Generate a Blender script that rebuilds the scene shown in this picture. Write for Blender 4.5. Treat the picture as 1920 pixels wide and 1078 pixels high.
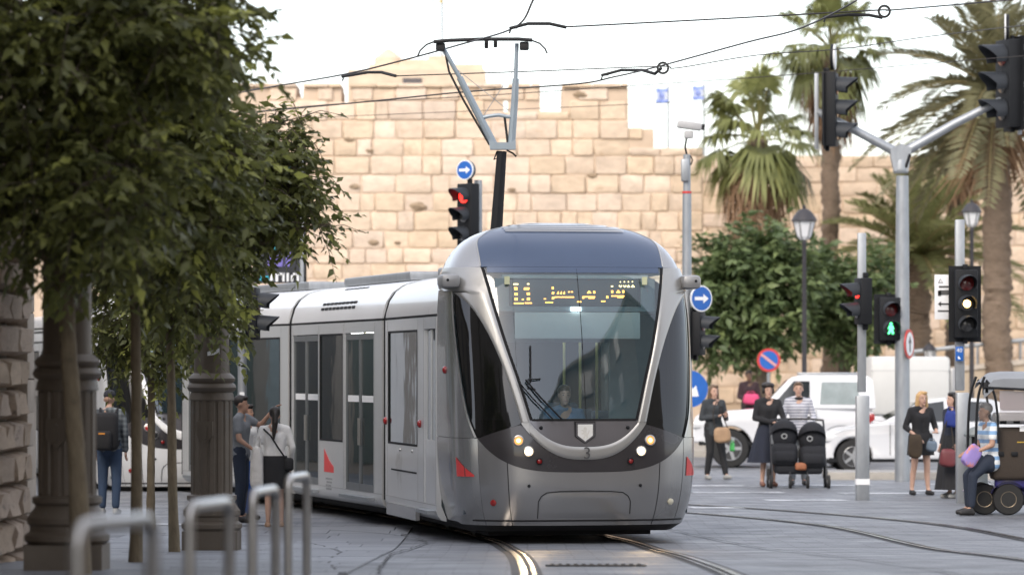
import bpy, bmesh, math, random
import numpy as np
from mathutils import Vector, Matrix

for o in list(bpy.data.objects):
    bpy.data.objects.remove(o)
SC = bpy.context.scene
COL = SC.collection
PI = math.pi
rnd = random.Random(11)
FPX = 7000.0            # focal length in pixels of a 1920 wide picture
HZ = 690.0              # horizon row
CAMZ = 2.0

# ---------------------------------------------------------------- camera
cam = bpy.data.cameras.new('camera')
cam.sensor_width = 36.0
cam.lens = FPX / 1920.0 * 36.0
cam.shift_y = (HZ - 539.0) / 1920.0
cam.clip_start = 0.5
cam.clip_end = 4000
cam.dof.use_dof = True
cam.dof.focus_distance = 43.5
cam.dof.aperture_fstop = 2.0
camo = bpy.data.objects.new('camera', cam)
camo.location = (0, 0, CAMZ)
camo.rotation_euler = (PI / 2, 0, 0)
COL.objects.link(camo)
SC.camera = camo

# ---------------------------------------------------------------- sky, sun, exposure
SUN_EL, SUN_AZ = math.radians(38), math.radians(205)     # azimuth from +Y clockwise: behind the camera
world = bpy.data.worlds.new('World')
SC.world = world
world.use_nodes = True
nt = world.node_tree
nt.nodes.clear()
sky = nt.nodes.new('ShaderNodeTexSky')
sky.sky_type = 'NISHITA'
sky.sun_disc = False
sky.sun_elevation = SUN_EL
sky.sun_rotation = SUN_AZ
sky.air_density = 1.0
sky.dust_density = 2.0
sky.ozone_density = 1.0
bg = nt.nodes.new('ShaderNodeBackground')
bg.inputs['Strength'].default_value = 0.15
wo = nt.nodes.new('ShaderNodeOutputWorld')
veil = nt.nodes.new('ShaderNodeVectorMath')      # thin high cloud: an even pale veil added to the clear sky
veil.operation = 'ADD'
veil.inputs[1].default_value = (5.3, 5.0, 4.8)
nt.links.new(sky.outputs[0], veil.inputs[0])
nt.links.new(veil.outputs[0], bg.inputs['Color'])
nt.links.new(bg.outputs[0], wo.inputs['Surface'])

sun = bpy.data.lights.new('sun', 'SUN')
sun.energy = 1.5
sun.angle = math.radians(24)
sun.color = (1.0, 0.91, 0.79)
suno = bpy.data.objects.new('sun', sun)
d = Vector((math.sin(SUN_AZ) * math.cos(SUN_EL), math.cos(SUN_AZ) * math.cos(SUN_EL), math.sin(SUN_EL)))
suno.rotation_euler = d.to_track_quat('Z', 'Y').to_euler()
suno.location = d * 60
COL.objects.link(suno)

SC.view_settings.view_transform = 'Standard'
SC.view_settings.look = 'None'
SC.view_settings.gamma = 1.0
SC.view_settings.use_curve_mapping = False
SC.view_settings.exposure = 0.30
SC.render.engine = 'CYCLES'
SC.cycles.max_bounces = 8
SC.cycles.transparent_max_bounces = 24
SC.cycles.use_denoising = True

# ---------------------------------------------------------------- helpers
_GP = [(-40, 1.15), (0, .84), (12, .68), (16, .60), (20, .55), (24, .51), (28, .44), (32, .32), (36, .19), (40, .06), (44, 0), (48, 0), (600, 0)]


def gz(y):
    """height of the street at distance y: it falls away from the camera and is level past the tram"""
    P = _GP
    if y <= P[0][0]:
        return P[0][1]
    if y >= 48:
        return 0.0
    for i in range(len(P) - 1):
        if P[i][0] <= y <= P[i + 1][0]:
            x0, y0 = P[i]; x1, y1 = P[i + 1]
            xm, ym = P[i - 1] if i > 0 else (2 * x0 - x1, 2 * y0 - y1)
            xp, yp = P[i + 2] if i + 2 < len(P) else (2 * x1 - x0, 2 * y1 - y0)
            m0 = (y1 - ym) / (x1 - xm); m1 = (yp - y0) / (xp - x0)
            if i == len(P) - 3: m1 = 0
            h = x1 - x0; t = (y - x0) / h
            return ((2*t**3 - 3*t**2 + 1) * y0 + (t**3 - 2*t*t + t) * h * m0 + (-2*t**3 + 3*t*t) * y1 + (t**3 - t*t) * h * m1)
    return 0.0


def PX(px, py, Y):
    """world point that the photograph shows at pixel (px, py) when it stands Y metres away"""
    s = FPX / Y
    return Vector(((px - 960) / s, Y, CAMZ + (HZ - py) / s))


def XX(px, Y):
    return (px - 960) * Y / FPX


def ip(tab, x):
    """smooth monotone interpolation in a table of (x, y)"""
    if x <= tab[0][0]: return tab[0][1]
    if x >= tab[-1][0]: return tab[-1][1]
    n = len(tab)
    for i in range(n - 1):
        if tab[i][0] <= x <= tab[i + 1][0]:
            h = tab[i + 1][0] - tab[i][0]
            dl = (tab[i + 1][1] - tab[i][1]) / h
            def slope(k):
                if k == 0: return (tab[1][1] - tab[0][1]) / (tab[1][0] - tab[0][0])
                if k == n - 1: return (tab[-1][1] - tab[-2][1]) / (tab[-1][0] - tab[-2][0])
                a = (tab[k][1] - tab[k-1][1]) / (tab[k][0] - tab[k-1][0]); b = (tab[k+1][1] - tab[k][1]) / (tab[k+1][0] - tab[k][0])
                return 0 if a * b <= 0 else 2 * a * b / (a + b)
            m0, m1 = slope(i), slope(i + 1)
            t = (x - tab[i][0]) / h
            return ((2*t**3 - 3*t**2 + 1) * tab[i][1] + (t**3 - 2*t*t + t) * h * m0 + (-2*t**3 + 3*t*t) * tab[i+1][1] + (t**3 - t*t) * h * m1)


# ---------------------------------------------------------------- materials
_M = {}


def nd(nt, t, **kw):
    n = nt.nodes.new(t)
    for k, v in kw.items():
        if k in n.inputs: n.inputs[k].default_value = v
        else: setattr(n, k, v)
    return n


def mat(name, col, rough=.6, metal=0., var=.12, scale=6., bump=0., bscale=60., coat=0., objvar=0., spec=None, stretch=None, dirt=None, emit=None, estr=0., alpha=None, noise2=0.):
    """principled material whose colour is broken up by noise, optionally per object, with fine bump"""
    if name in _M: return _M[name]
    m = bpy.data.materials.new(name); m.use_nodes = True
    nt = m.node_tree; b = nt.nodes['Principled BSDF']; L = nt.links.new
    c4 = (col[0], col[1], col[2], 1)
    b.inputs['Roughness'].default_value = rough
    b.inputs['Metallic'].default_value = metal
    if spec is not None: b.inputs['Specular IOR Level'].default_value = spec
    if coat: b.inputs['Coat Weight'].default_value = coat; b.inputs['Coat Roughness'].default_value = .05
    tc = nd(nt, 'ShaderNodeTexCoord')
    vec = tc.outputs['Object']
    if objvar:
        oi = nd(nt, 'ShaderNodeObjectInfo')
        vm = nd(nt, 'ShaderNodeVectorMath', operation='MULTIPLY_ADD')
        L(oi.outputs['Random'], vm.inputs[0]); vm.inputs[1].default_value = (37, 21, 53); L(vec, vm.inputs[2])
        vec = vm.outputs[0]
    if stretch:
        mp = nd(nt, 'ShaderNodeMapping'); mp.inputs['Scale'].default_value = stretch
        L(vec, mp.inputs[0]); vec = mp.outputs[0]
    n1 = nd(nt, 'ShaderNodeTexNoise', Scale=scale, Detail=5., Roughness=.6); L(vec, n1.inputs['Vector'])
    hsv = nd(nt, 'ShaderNodeHueSaturation'); hsv.inputs['Color'].default_value = c4
    mr = nd(nt, 'ShaderNodeMapRange'); mr.inputs['From Min'].default_value = .25; mr.inputs['From Max'].default_value = .75
    mr.inputs['To Min'].default_value = 1 - var; mr.inputs['To Max'].default_value = 1 + var
    L(n1.outputs[0], mr.inputs[0])
    val = mr.outputs[0]
    if objvar:
        m2 = nd(nt, 'ShaderNodeMapRange'); m2.inputs['To Min'].default_value = 1 - objvar; m2.inputs['To Max'].default_value = 1 + objvar
        L(oi.outputs['Random'], m2.inputs[0])
        mu = nd(nt, 'ShaderNodeMath', operation='MULTIPLY'); L(val, mu.inputs[0]); L(m2.outputs[0], mu.inputs[1]); val = mu.outputs[0]
        m3 = nd(nt, 'ShaderNodeMath', operation='MULTIPLY'); L(oi.outputs['Random'], m3.inputs[0]); m3.inputs[1].default_value = 17.31
        fr = nd(nt, 'ShaderNodeMath', operation='FRACT'); L(m3.outputs[0], fr.inputs[0])
        m4 = nd(nt, 'ShaderNodeMapRange'); m4.inputs['To Min'].default_value = .496; m4.inputs['To Max'].default_value = .504
        L(fr.outputs[0], m4.inputs[0]); L(m4.outputs[0], hsv.inputs['Hue'])
        m5 = nd(nt, 'ShaderNodeMapRange'); m5.inputs['To Min'].default_value = .86; m5.inputs['To Max'].default_value = 1.1
        L(fr.outputs[0], m5.inputs[0]); L(m5.outputs[0], hsv.inputs['Saturation'])
    L(val, hsv.inputs['Value'])
    colout = hsv.outputs[0]
    if dirt:
        nn = nd(nt, 'ShaderNodeTexNoise', Scale=dirt[1], Detail=6., Roughness=.65); L(vec, nn.inputs['Vector'])
        r = nd(nt, 'ShaderNodeMapRange'); r.inputs['From Min'].default_value = dirt[2]; r.inputs['From Max'].default_value = dirt[2] + .12
        L(nn.outputs[0], r.inputs[0])
        mx = nd(nt, 'ShaderNodeMix', data_type='RGBA'); L(r.outputs[0], mx.inputs[0]); L(colout, mx.inputs[6]); mx.inputs[7].default_value = (*dirt[0], 1)
        colout = mx.outputs[2]
    L(colout, b.inputs['Base Color'])
    rr = nd(nt, 'ShaderNodeMapRange'); rr.inputs['To Min'].default_value = max(0, rough - .06); rr.inputs['To Max'].default_value = min(1, rough + .08)
    L(n1.outputs[0], rr.inputs[0]); L(rr.outputs[0], b.inputs['Roughness'])
    if bump:
        n2 = nd(nt, 'ShaderNodeTexNoise', Scale=bscale, Detail=5., Roughness=.6); L(vec, n2.inputs['Vector'])
        bp = nd(nt, 'ShaderNodeBump', Strength=bump, Distance=.02); L(n2.outputs[0], bp.inputs['Height']); L(bp.outputs[0], b.inputs['Normal'])
    if emit:
        b.inputs['Emission Color'].default_value = (*emit, 1); b.inputs['Emission Strength'].default_value = estr
    _M[name] = m
    return m


def glass(name, tint=(.5, .6, .62), refl=.12, rough=.02, dark=None, darkmix=0.):
    """thin pane: tinted see-through plus Fresnel reflection"""
    if name in _M: return _M[name]
    m = bpy.data.materials.new(name); m.use_nodes = True
    nt = m.node_tree; nt.nodes.clear(); L = nt.links.new
    out = nd(nt, 'ShaderNodeOutputMaterial')
    tr = nd(nt, 'ShaderNodeBsdfTransparent'); tr.inputs[0].default_value = (*tint, 1)
    gl = nd(nt, 'ShaderNodeBsdfGlossy'); gl.inputs['Roughness'].default_value = rough; gl.inputs['Color'].default_value = (.95, .97, 1, 1)
    fr = nd(nt, 'ShaderNodeFresnel', IOR=1.5)
    ad = nd(nt, 'ShaderNodeMath', operation='ADD', use_clamp=True); ad.inputs[1].default_value = refl
    L(fr.outputs[0], ad.inputs[0])
    tc = nd(nt, 'ShaderNodeTexCoord'); ns = nd(nt, 'ShaderNodeTexNoise', Scale=1.3, Detail=2.); L(tc.outputs['Object'], ns.inputs['Vector'])
    bp = nd(nt, 'ShaderNodeBump', Strength=.05, Distance=.05); L(ns.outputs[0], bp.inputs['Height']); L(bp.outputs[0], gl.inputs['Normal'])
    base = tr.outputs[0]
    if dark:
        df = nd(nt, 'ShaderNodeBsdfDiffuse'); df.inputs[0].default_value = (*dark, 1)
        m0 = nd(nt, 'ShaderNodeMixShader'); m0.inputs[0].default_value = darkmix; L(base, m0.inputs[1]); L(df.outputs[0], m0.inputs[2]); base = m0.outputs[0]
    mx = nd(nt, 'ShaderNodeMixShader'); L(ad.outputs[0], mx.inputs[0]); L(base, mx.inputs[1]); L(gl.outputs[0], mx.inputs[2])
    L(mx.outputs[0], out.inputs['Surface'])
    _M[name] = m
    return m


def emis(name, col, st):
    if name in _M: return _M[name]
    m = bpy.data.materials.new(name); m.use_nodes = True
    nt = m.node_tree; b = nt.nodes['Principled BSDF']
    b.inputs['Base Color'].default_value = (*[min(.8, c) for c in col], 1)
    b.inputs['Emission Color'].default_value = (*col, 1); b.inputs['Emission Strength'].default_value = st
    _M[name] = m
    return m


# ---------------------------------------------------------------- mesh building
class MB:
    def __init__(s):
        s.v = []; s.f = []

    def add(s, vs, fs):
        n = len(s.v); s.v += [tuple(v) for v in vs]; s.f += [tuple(i + n for i in f) for f in fs]; return s

    def box(s, c, d, rot=None, taper=None):
        x, y, z = [k / 2 for k in d]
        vs = [Vector((a * x, b * y, e * z)) for e in (-1, 1) for b in (-1, 1) for a in (-1, 1)]
        if taper:
            for v in vs[4:]: v.x *= taper[0]; v.y *= taper[1]
        if rot is not None: vs = [rot @ v for v in vs]
        c = Vector(c)
        return s.add([v + c for v in vs], [(0, 2, 3, 1), (4, 5, 7, 6), (0, 1, 5, 4), (2, 6, 7, 3), (0, 4, 6, 2), (1, 3, 7, 5)])

    def bx(s, x0, x1, y0, y1, z0, z1):
        return s.box(((x0 + x1) / 2, (y0 + y1) / 2, (z0 + z1) / 2), (abs(x1 - x0), abs(y1 - y0), abs(z1 - z0)))

    def rbox(s, c, d, r=.02, rot=None):
        """box with chamfered edges"""
        x, y, z = [k / 2 for k in d]
        r = min(r, x * .98, y * .98, z * .98)
        bm = bmesh.new(); bmesh.ops.create_cube(bm, size=1)
        for v in bm.verts: v.co = Vector((v.co.x * 2 * x, v.co.y * 2 * y, v.co.z * 2 * z))
        bmesh.ops.bevel(bm, geom=list(bm.edges), offset=r, segments=2, affect='EDGES', profile=.5)
        bm.verts.index_update()
        c = Vector(c)
        vs = [((rot @ v.co) if rot is not None else v.co) + c for v in bm.verts]
        fs = [[v.index for v in f.verts] for f in bm.faces]
        bm.free()
        return s.add(vs, fs)

    def tube(s, pts, r, seg=8, cap=True, flat=None):
        """swept circle; r is a number or a list, flat squeezes along a second direction"""
        pts = [Vector(p) for p in pts]; n = len(pts)
        rs = r if isinstance(r, (list, tuple)) else [r] * n
        vs = []; up = None
        for i in range(n):
            t = (pts[min(i + 1, n - 1)] - pts[max(i - 1, 0)])
            if t.length < 1e-9: t = Vector((0, 0, 1))
            t.normalize()
            if up is None:
                up = Vector((0, 0, 1)) if abs(t.z) < .9 else Vector((1, 0, 0))
            a = t.cross(up)
            if a.length < 1e-6: a = t.orthogonal()
            a.normalize(); b = a.cross(t).normalized(); up = b
            for k in range(seg):
                an = 2 * PI * k / seg
                vs.append(pts[i] + a * math.cos(an) * rs[i] + b * math.sin(an) * rs[i] * (flat or 1))
        fs = []
        for i in range(n - 1):
            for k in range(seg):
                k2 = (k + 1) % seg
                fs.append((i * seg + k, i * seg + k2, (i + 1) * seg + k2, (i + 1) * seg + k))
        if cap:
            fs.append(tuple(reversed(range(seg)))); fs.append(tuple((n - 1) * seg + k for k in range(seg)))
        return s.add(vs, fs)

    def lathe(s, prof, c=(0, 0, 0), seg=24, axis='z', fl=None, cap=True):
        """revolve (r, h) profile; fl(angle, i) scales the radius"""
        vs = []; c = Vector(c)
        for i, (r, h) in enumerate(prof):
            for k in range(seg):
                an = 2 * PI * k / seg
                q = r * (fl(an, i) if fl else 1)
                if axis == 'z': p = Vector((q * math.cos(an), q * math.sin(an), h))
                elif axis == 'y': p = Vector((q * math.cos(an), h, -q * math.sin(an)))
                else: p = Vector((h, q * math.cos(an), q * math.sin(an)))
                vs.append(c + p)
        fs = []
        for i in range(len(prof) - 1):
            for k in range(seg):
                k2 = (k + 1) % seg
                fs.append((i * seg + k, i * seg + k2, (i + 1) * seg + k2, (i + 1) * seg + k))
        if cap:
            fs.append(tuple(reversed(range(seg)))); fs.append(tuple((len(prof) - 1) * seg + k for k in range(seg)))
        return s.add(vs, fs)

    def ball(s, c, r, seg=12, rings=8):
        c = Vector(c); r = r if isinstance(r, (list, tuple)) else (r, r, r)
        vs = [c + Vector((0, 0, -r[2]))]
        for i in range(1, rings):
            th = PI * i / rings - PI / 2
            for k in range(seg):
                an = 2 * PI * k / seg
                vs.append(c + Vector((r[0] * math.cos(th) * math.cos(an), r[1] * math.cos(th) * math.sin(an), r[2] * math.sin(th))))
        vs.append(c + Vector((0, 0, r[2])))
        fs = [(0, 1 + (k + 1) % seg, 1 + k) for k in range(seg)]
        for i in range(rings - 2):
            for k in range(seg):
                a = 1 + i * seg + k; b = 1 + i * seg + (k + 1) % seg
                fs.append((a, b, b + seg, a + seg))
        t = len(vs) - 1; q = 1 + (rings - 2) * seg
        fs += [(q + k, q + (k + 1) % seg, t) for k in range(seg)]
        return s.add(vs, fs)

    def prism(s, poly, h0, h1, ax='y', inset=0.):
        """2-D polygon (u, z) pushed along y (or x) from h0 to h1"""
        n = len(poly)
        f = (lambda p, h: (p[0], h, p[1])) if ax == 'y' else ((lambda p, h: (h, p[0], p[1])) if ax == 'x' else (lambda p, h: (p[0], p[1], h)))
        vs = [f(p, h0) for p in poly] + [f(p, h1) for p in poly]
        fs = [tuple(range(n)), tuple(reversed(range(n, 2 * n)))] + [(i, i + n, (i + 1) % n + n, (i + 1) % n) for i in range(n)]
        return s.add(vs, fs)

    def grid(s, rows):
        """rows of equal length of points"""
        n = len(rows[0]); vs = [p for r in rows for p in r]
        fs = [(i * n + k, i * n + k + 1, (i + 1) * n + k + 1, (i + 1) * n + k) for i in range(len(rows) - 1) for k in range(n - 1)]
        return s.add(vs, fs)

    def mesh(s, name, m, smooth=35):
        me = bpy.data.meshes.new(name)
        me.from_pydata(s.v, [], s.f)
        bm = bmesh.new(); bm.from_mesh(me)
        bmesh.ops.remove_doubles(bm, verts=bm.verts, dist=1e-5)
        bmesh.ops.recalc_face_normals(bm, faces=bm.faces)
        bm.to_mesh(me); bm.free()
        if smooth:
            me.polygons.foreach_set('use_smooth', [True] * len(me.polygons))
            me.set_sharp_from_angle(angle=math.radians(smooth))
        if m: me.materials.append(m)
        return me

    def build(s, name, m, parent=None, smooth=35, loc=None, rot=None):
        return link(name, s.mesh(name, m, smooth), parent, loc, rot)


def link(name, me, parent=None, loc=None, rot=None):
    o = bpy.data.objects.new(name, me)
    COL.objects.link(o)
    if parent is not None: o.parent = parent
    if loc is not None: o.location = loc
    if rot is not None: o.rotation_euler = rot
    return o


def tag(o, label, cat, group=None):
    o['label'] = label; o['category'] = cat
    if group: o['group'] = group
    return o


def thing(name, label, cat, loc=(0, 0, 0), rz=0., group=None):
    o = bpy.data.objects.new(name, None)
    o.empty_display_size = .2
    COL.objects.link(o)
    o.location = loc; o.rotation_euler = (0, 0, rz)
    return tag(o, label, cat, group)


def struct(o):
    o['kind'] = 'structure'; return o


def stuff(o):
    o['kind'] = 'stuff'; return o


def text_mesh(txt, size, m, name='lettering', align='CENTER', extrude=.002):
    cu = bpy.data.curves.new(name, 'FONT'); cu.body = txt; cu.size = size; cu.extrude = extrude
    cu.align_x = align; cu.align_y = 'CENTER'; cu.resolution_u = 3
    ob = bpy.data.objects.new(name, cu); COL.objects.link(ob)
    bpy.context.view_layer.update()
    dg = bpy.context.evaluated_depsgraph_get()
    me = bpy.data.meshes.new_from_object(ob.evaluated_get(dg))
    bpy.data.objects.remove(ob)
    me.materials.clear(); me.materials.append(m)
    return me


FACE = (PI / 2, 0, 0)       # text facing the camera

# shared materials
M_SILVER = mat('silver_paint', (.35, .35, .35), .24, .72, var=.05, scale=1.2, coat=.35, dirt=((.30, .295, .285), 1.6, .60))
M_SIDE = mat('sky_lit_flank_silver', (.60, .61, .615), .34, .35, var=.06, scale=1.1, coat=.35, dirt=((.40, .395, .38), 1.3, .60))  # silver paint made paler to stand for the sky the flank mirrors
M_SILVER2 = mat('pale_silver_paint', (.74, .75, .76), .32, .25, var=.05, scale=1.2, coat=.3)
M_PILLAR = mat('champagne_silver', (.37, .365, .35), .36, .6, var=.03, scale=1.5, coat=.4)
M_PANEL = mat('graphite_paint', (.16, .155, .165), .22, .45, var=.06, scale=2, coat=.6)
M_CHAR = mat('charcoal_paint', (.045, .042, .045), .25, .3, var=.06, scale=2, coat=.6)
M_FAIR = mat('blue_grey_fairing', (.05, .08, .145), .3, .2, var=.05, scale=2, coat=.45)
M_RUB = mat('black_rubber', (.011, .011, .012), .65, 0, var=.2, spec=.25)
M_DARK = mat('dark_underframe', (.02, .02, .021), .7, .1, var=.3, scale=9)
M_BLK = mat('black_plastic', (.011, .012, .014), .6, 0, var=.15, spec=.25)
M_STEEL = mat('galvanised_steel', (.33, .35, .37), .45, .6, var=.14, scale=9, stretch=(1, 1, .35), dirt=((.25, .25, .25), 5, .64))
M_STAIN = mat('stainless_steel', (.46, .455, .44), .32, .9, var=.08, scale=14)
M_WHITE = mat('white_enamel', (.72, .73, .74), .35, 0, var=.04, coat=.5)
M_RED = mat('red_enamel', (.55, .045, .04), .35, 0, var=.06)
M_BLUE = mat('sign_blue', (.015, .11, .42), .35, 0, var=.06)
M_SIGNW = mat('sign_white', (.78, .79, .8), .4, 0, var=.03)
M_LAMP_R = emis('lamp_red', (1., .03, .02), 3.0)
M_LAMP_A = emis('lamp_amber', (1., .62, .2), 9.0)
M_LAMP_G = emis('lamp_green', (.1, 1., .32), 3.2)
M_LAMP_W = emis('lamp_white', (1., .72, .40), 3.6)
M_LENS = mat('dull_lens', (.05, .05, .05), .2, 0, var=.2, coat=.5)

# ================================================================ THE SETTING
def paving_mat(name, c1, c2, mortar, bw, bh, ms, rough=.5, bump=.35, worn=None, lines=True):
    m = bpy.data.materials.new(name); m.use_nodes = True
    nt = m.node_tree; b = nt.nodes['Principled BSDF']; L = nt.links.new
    tc = nd(nt, 'ShaderNodeTexCoord')
    br = nd(nt, 'ShaderNodeTexBrick'); br.inputs['Color1'].default_value = (*c1, 1); br.inputs['Color2'].default_value = (*c2, 1); br.inputs['Mortar'].default_value = (*mortar, 1)
    br.inputs['Scale'].default_value = 1; br.inputs['Mortar Size'].default_value = ms; br.inputs['Brick Width'].default_value = bw; br.inputs['Row Height'].default_value = bh; br.inputs['Mortar Smooth'].default_value = .3
    dn = nd(nt, 'ShaderNodeTexNoise', Scale=.7, Detail=2.)
    L(tc.outputs['Object'], dn.inputs['Vector'])
    va = nd(nt, 'ShaderNodeVectorMath', operation='MULTIPLY_ADD'); L(dn.outputs['Color'], va.inputs[0]); va.inputs[1].default_value = (.08, .08, 0); L(tc.outputs['Object'], va.inputs[2])
    L(va.outputs[0], br.inputs['Vector'])
    n1 = nd(nt, 'ShaderNodeTexNoise', Scale=.55, Detail=7., Roughness=.65); L(tc.outputs['Object'], n1.inputs['Vector'])
    mr = nd(nt, 'ShaderNodeMapRange'); mr.inputs['From Min'].default_value = .3; mr.inputs['From Max'].default_value = .7; mr.inputs['To Min'].default_value = .72; mr.inputs['To Max'].default_value = 1.25
    L(n1.outputs[0], mr.inputs[0])
    hs = nd(nt, 'ShaderNodeHueSaturation'); L(br.outputs['Color'], hs.inputs['Color']); L(mr.outputs[0], hs.inputs['Value'])
    L(hs.outputs[0], b.inputs['Base Color'])
    n2 = nd(nt, 'ShaderNodeTexNoise', Scale=1.6, Detail=5.); L(tc.outputs['Object'], n2.inputs['Vector'])
    rr = nd(nt, 'ShaderNodeMapRange'); rr.inputs['From Min'].default_value = .3; rr.inputs['From Max'].default_value = .7; rr.inputs['To Min'].default_value = rough - .13; rr.inputs['To Max'].default_value = rough + .15
    L(n2.outputs[0], rr.inputs[0]); L(rr.outputs[0], b.inputs['Roughness'])
    n3 = nd(nt, 'ShaderNodeTexNoise', Scale=25., Detail=6., Roughness=.7); L(tc.outputs['Object'], n3.inputs['Vector'])
    sb = nd(nt, 'ShaderNodeMath', operation='MULTIPLY_ADD'); L(br.outputs['Fac'], sb.inputs[0]); sb.inputs[1].default_value = -.6; L(n3.outputs[0], sb.inputs[2])
    bp = nd(nt, 'ShaderNodeBump', Strength=bump, Distance=.012); L(sb.outputs[0], bp.inputs['Height']); L(bp.outputs[0], b.inputs['Normal'])
    return m


M_ROAD = paving_mat('grey_stone_setts', (.128, .136, .152), (.178, .186, .202), (.07, .073, .08), .42, .21, .009, bump=.4)
M_SLAB = mat('pavement_slab', (.185, .195, .215), .5, 0, var=.16, scale=1.4, objvar=.16, bump=.25, bscale=45, dirt=((.125, .13, .14), 1.7, .60))
M_JOINT = mat('pavement_bed', (.07, .073, .078), .8, 0, var=.2)
M_KERB = mat('kerb_stone', (.36, .335, .30), .65, 0, var=.15, scale=2.5, objvar=.08, bump=.3)
M_PAINT = mat('worn_road_paint', (.55, .57, .6), .55, 0, var=.1, scale=3, dirt=((.17, .178, .195), 1.9, .47))
M_RAIL = mat('rail_steel', (.50, .46, .42), .20, 1., var=.1, scale=5)
M_GROOVE = mat('rail_groove', (.018, .018, .02), .6, .2, var=.2)


def ground_sheet(name, m, x0, x1, y0, y1, dz, nx=2, step=1.0):
    ys = []
    y = y0
    while y < y1 - 1e-6:
        ys.append(y); y += step if y < 60 else max(step, (y - 50) * .4)
    ys.append(y1)
    rows = [[(x0 + (x1 - x0) * i / (nx - 1), yy, gz(yy) + dz) for i in range(nx)] for yy in ys]
    return struct(MB().grid(rows).build(name, m, None, smooth=60))


ground_sheet('ground', M_ROAD, -400, 400, -60, 1500, 0, nx=9)


def ribbon(pts, w, dz, off=0.):
    """flat strip along a smooth path in the plan, laid on the street"""
    rows = []
    n = len(pts)
    for i in range(n):
        a = Vector(pts[max(i - 1, 0)]); b = Vector(pts[min(i + 1, n - 1)])
        t = (b - a).normalized(); nn = Vector((-t.y, t.x))
        p = Vector(pts[i])
        q0 = p + nn * (off - w / 2); q1 = p + nn * (off + w / 2)
        rows.append([(q0.x, q0.y, gz(q0.y) + dz), (q1.x, q1.y, gz(q1.y) + dz)])
    return rows


def spline2(ctrl, n=14):
    out = []
    for i in range(len(ctrl) - 1):
        p0 = Vector(ctrl[max(i - 1, 0)]); p1 = Vector(ctrl[i]); p2 = Vector(ctrl[i + 1]); p3 = Vector(ctrl[min(i + 2, len(ctrl) - 1)])
        for k in range(n):
            t = k / n
            out.append(.5 * ((2 * p1) + (-p0 + p2) * t + (2 * p0 - 5 * p1 + 4 * p2 - p3) * t * t + (-p0 + 3 * p1 - 3 * p2 + p3) * t ** 3))
    out.append(Vector(ctrl[-1]))
    return out


TRACK1 = spline2([(-11, 80), (-6.6, 67.5), (-3.95, 59.1), (-1.8, 53.3), (-.22, 47.4), (.5, 43.4), (.74, 40), (.85, 35), (.89, 28), (.89, 18), (.89, 4)])
TRACK2 = spline2([(-6.5, 80), (-3.2, 66), (-.6, 58.8), (1.3, 55.4), (3.15, 51.9), (4.45, 48.5), (5.05, 45.3), (5.3, 40), (5.4, 33.5), (5.42, 20), (5.42, 4)])
for nm, tr in (('tram_track', TRACK1), ('tram_track', TRACK2)):
    root = bpy.data.objects.new(nm, None); COL.objects.link(root); struct(root)
    for side in (-1, 1):
        MB().grid(ribbon(tr, .24, .004, side * .775)).build('rail_bed', M_GROOVE, root)
        MB().grid(ribbon(tr, .058, .013, side * .80)).build('rail', M_RAIL, root)
        MB().grid(ribbon(tr, .026, .012, side * .715)).build('guard_rail', M_RAIL, root)

# left pavement: a bed with real slabs
bed = ground_sheet('pavement', M_JOINT, -4.6, -1.25, 12, 47, .004, nx=3)
rr_ = random.Random(3)
unit = MB().rbox((0, 0, 0), (1, 1, 1), .012).mesh('paving_slab', M_SLAB, 40)
y = 22.0
while y < 46:
    dep = rr_.choice((.6, .75, .9))
    x = -4.6 - rr_.random() * .5
    while x < -1.3:
        w = rr_.choice((.6, .75, .9, 1.1))
        xa, xb = max(x, -4.6), min(x + w, -1.25)
        if xb - xa > .12:
            o = link('paving_slab', unit, bed)
            yc = y + dep / 2
            o.location = ((xa + xb) / 2, yc, gz(yc) - .012 + rr_.uniform(-.002, .002))
            o.rotation_euler = (math.atan2(gz(y + dep) - gz(y), dep), 0, 0)
            o.scale = (xb - xa - .012, dep - .014, .06)
        x += w
    y += dep

# expansion joints that run over the paving beside the track
for ctrl in ([(-1.35, 28.5), (-1.62, 33), (-1.7, 37), (-1.95, 40), (-2.3, 42)],
             [(-1.02, 28.5), (-1.12, 33), (-1.16, 37.5), (-1.02, 41), (-.98, 42.5), (-1.3, 44.2), (-2.0, 45.6), (-3.1, 46.5)],
             [(3.4, 24), (3.3, 30), (2.95, 37), (2.5, 42), (1.9, 46.5)]):
    rw = random.Random(len(ctrl))
    pts = [Vector((p.x + rw.uniform(-.02, .02), p.y)) for p in spline2(ctrl, 9)]
    struct(MB().grid(ribbon(pts, .022, .019)).build('road_joint', M_JOINT))
# iron drain grating between the rails
dg = thing('drain_grating', 'small slotted iron drain grating set between the rails', 'drain', (.70, 31.2, gz(31.2)))
dg.rotation_euler = (math.atan2(gz(31.4) - gz(31.0), .4), 0, 0)
MB().bx(-.42, .42, -.14, .14, .004, .016).build('frame', mat('cast_iron', (.10, .095, .09), .5, .6, var=.2), dg)
for k in range(12):
    MB().bx(-.38 + k * .066, -.35 + k * .066, -.11, .11, .016, .024).build('bar', _M['cast_iron'], dg)

# crossing stripes on the road beyond the tram
k = 0
for (xa, xb, yy, dep) in ((2.6, 3.35, 53.2, .55), (3.9, 5.1, 56.2, .55), (2.9, 4.4, 59.8, .5), (5.3, 6.6, 59.3, .5), (2.9, 4.0, 63.2, .55), (4.6, 6.2, 63.4, .5), (6.6, 8.4, 60.6, .5), (7.2, 9.2, 64.0, .5), (-5.3, -3.0, 47.6, .5)):
    struct(MB().grid([[(xa, yy, gz(yy) + .006), (xb, yy, gz(yy) + .006)], [(xa - .1, yy + dep, gz(yy + dep) + .006), (xb - .1, yy + dep, gz(yy + dep) + .006)]]).build('crossing_stripe', M_PAINT))

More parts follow.
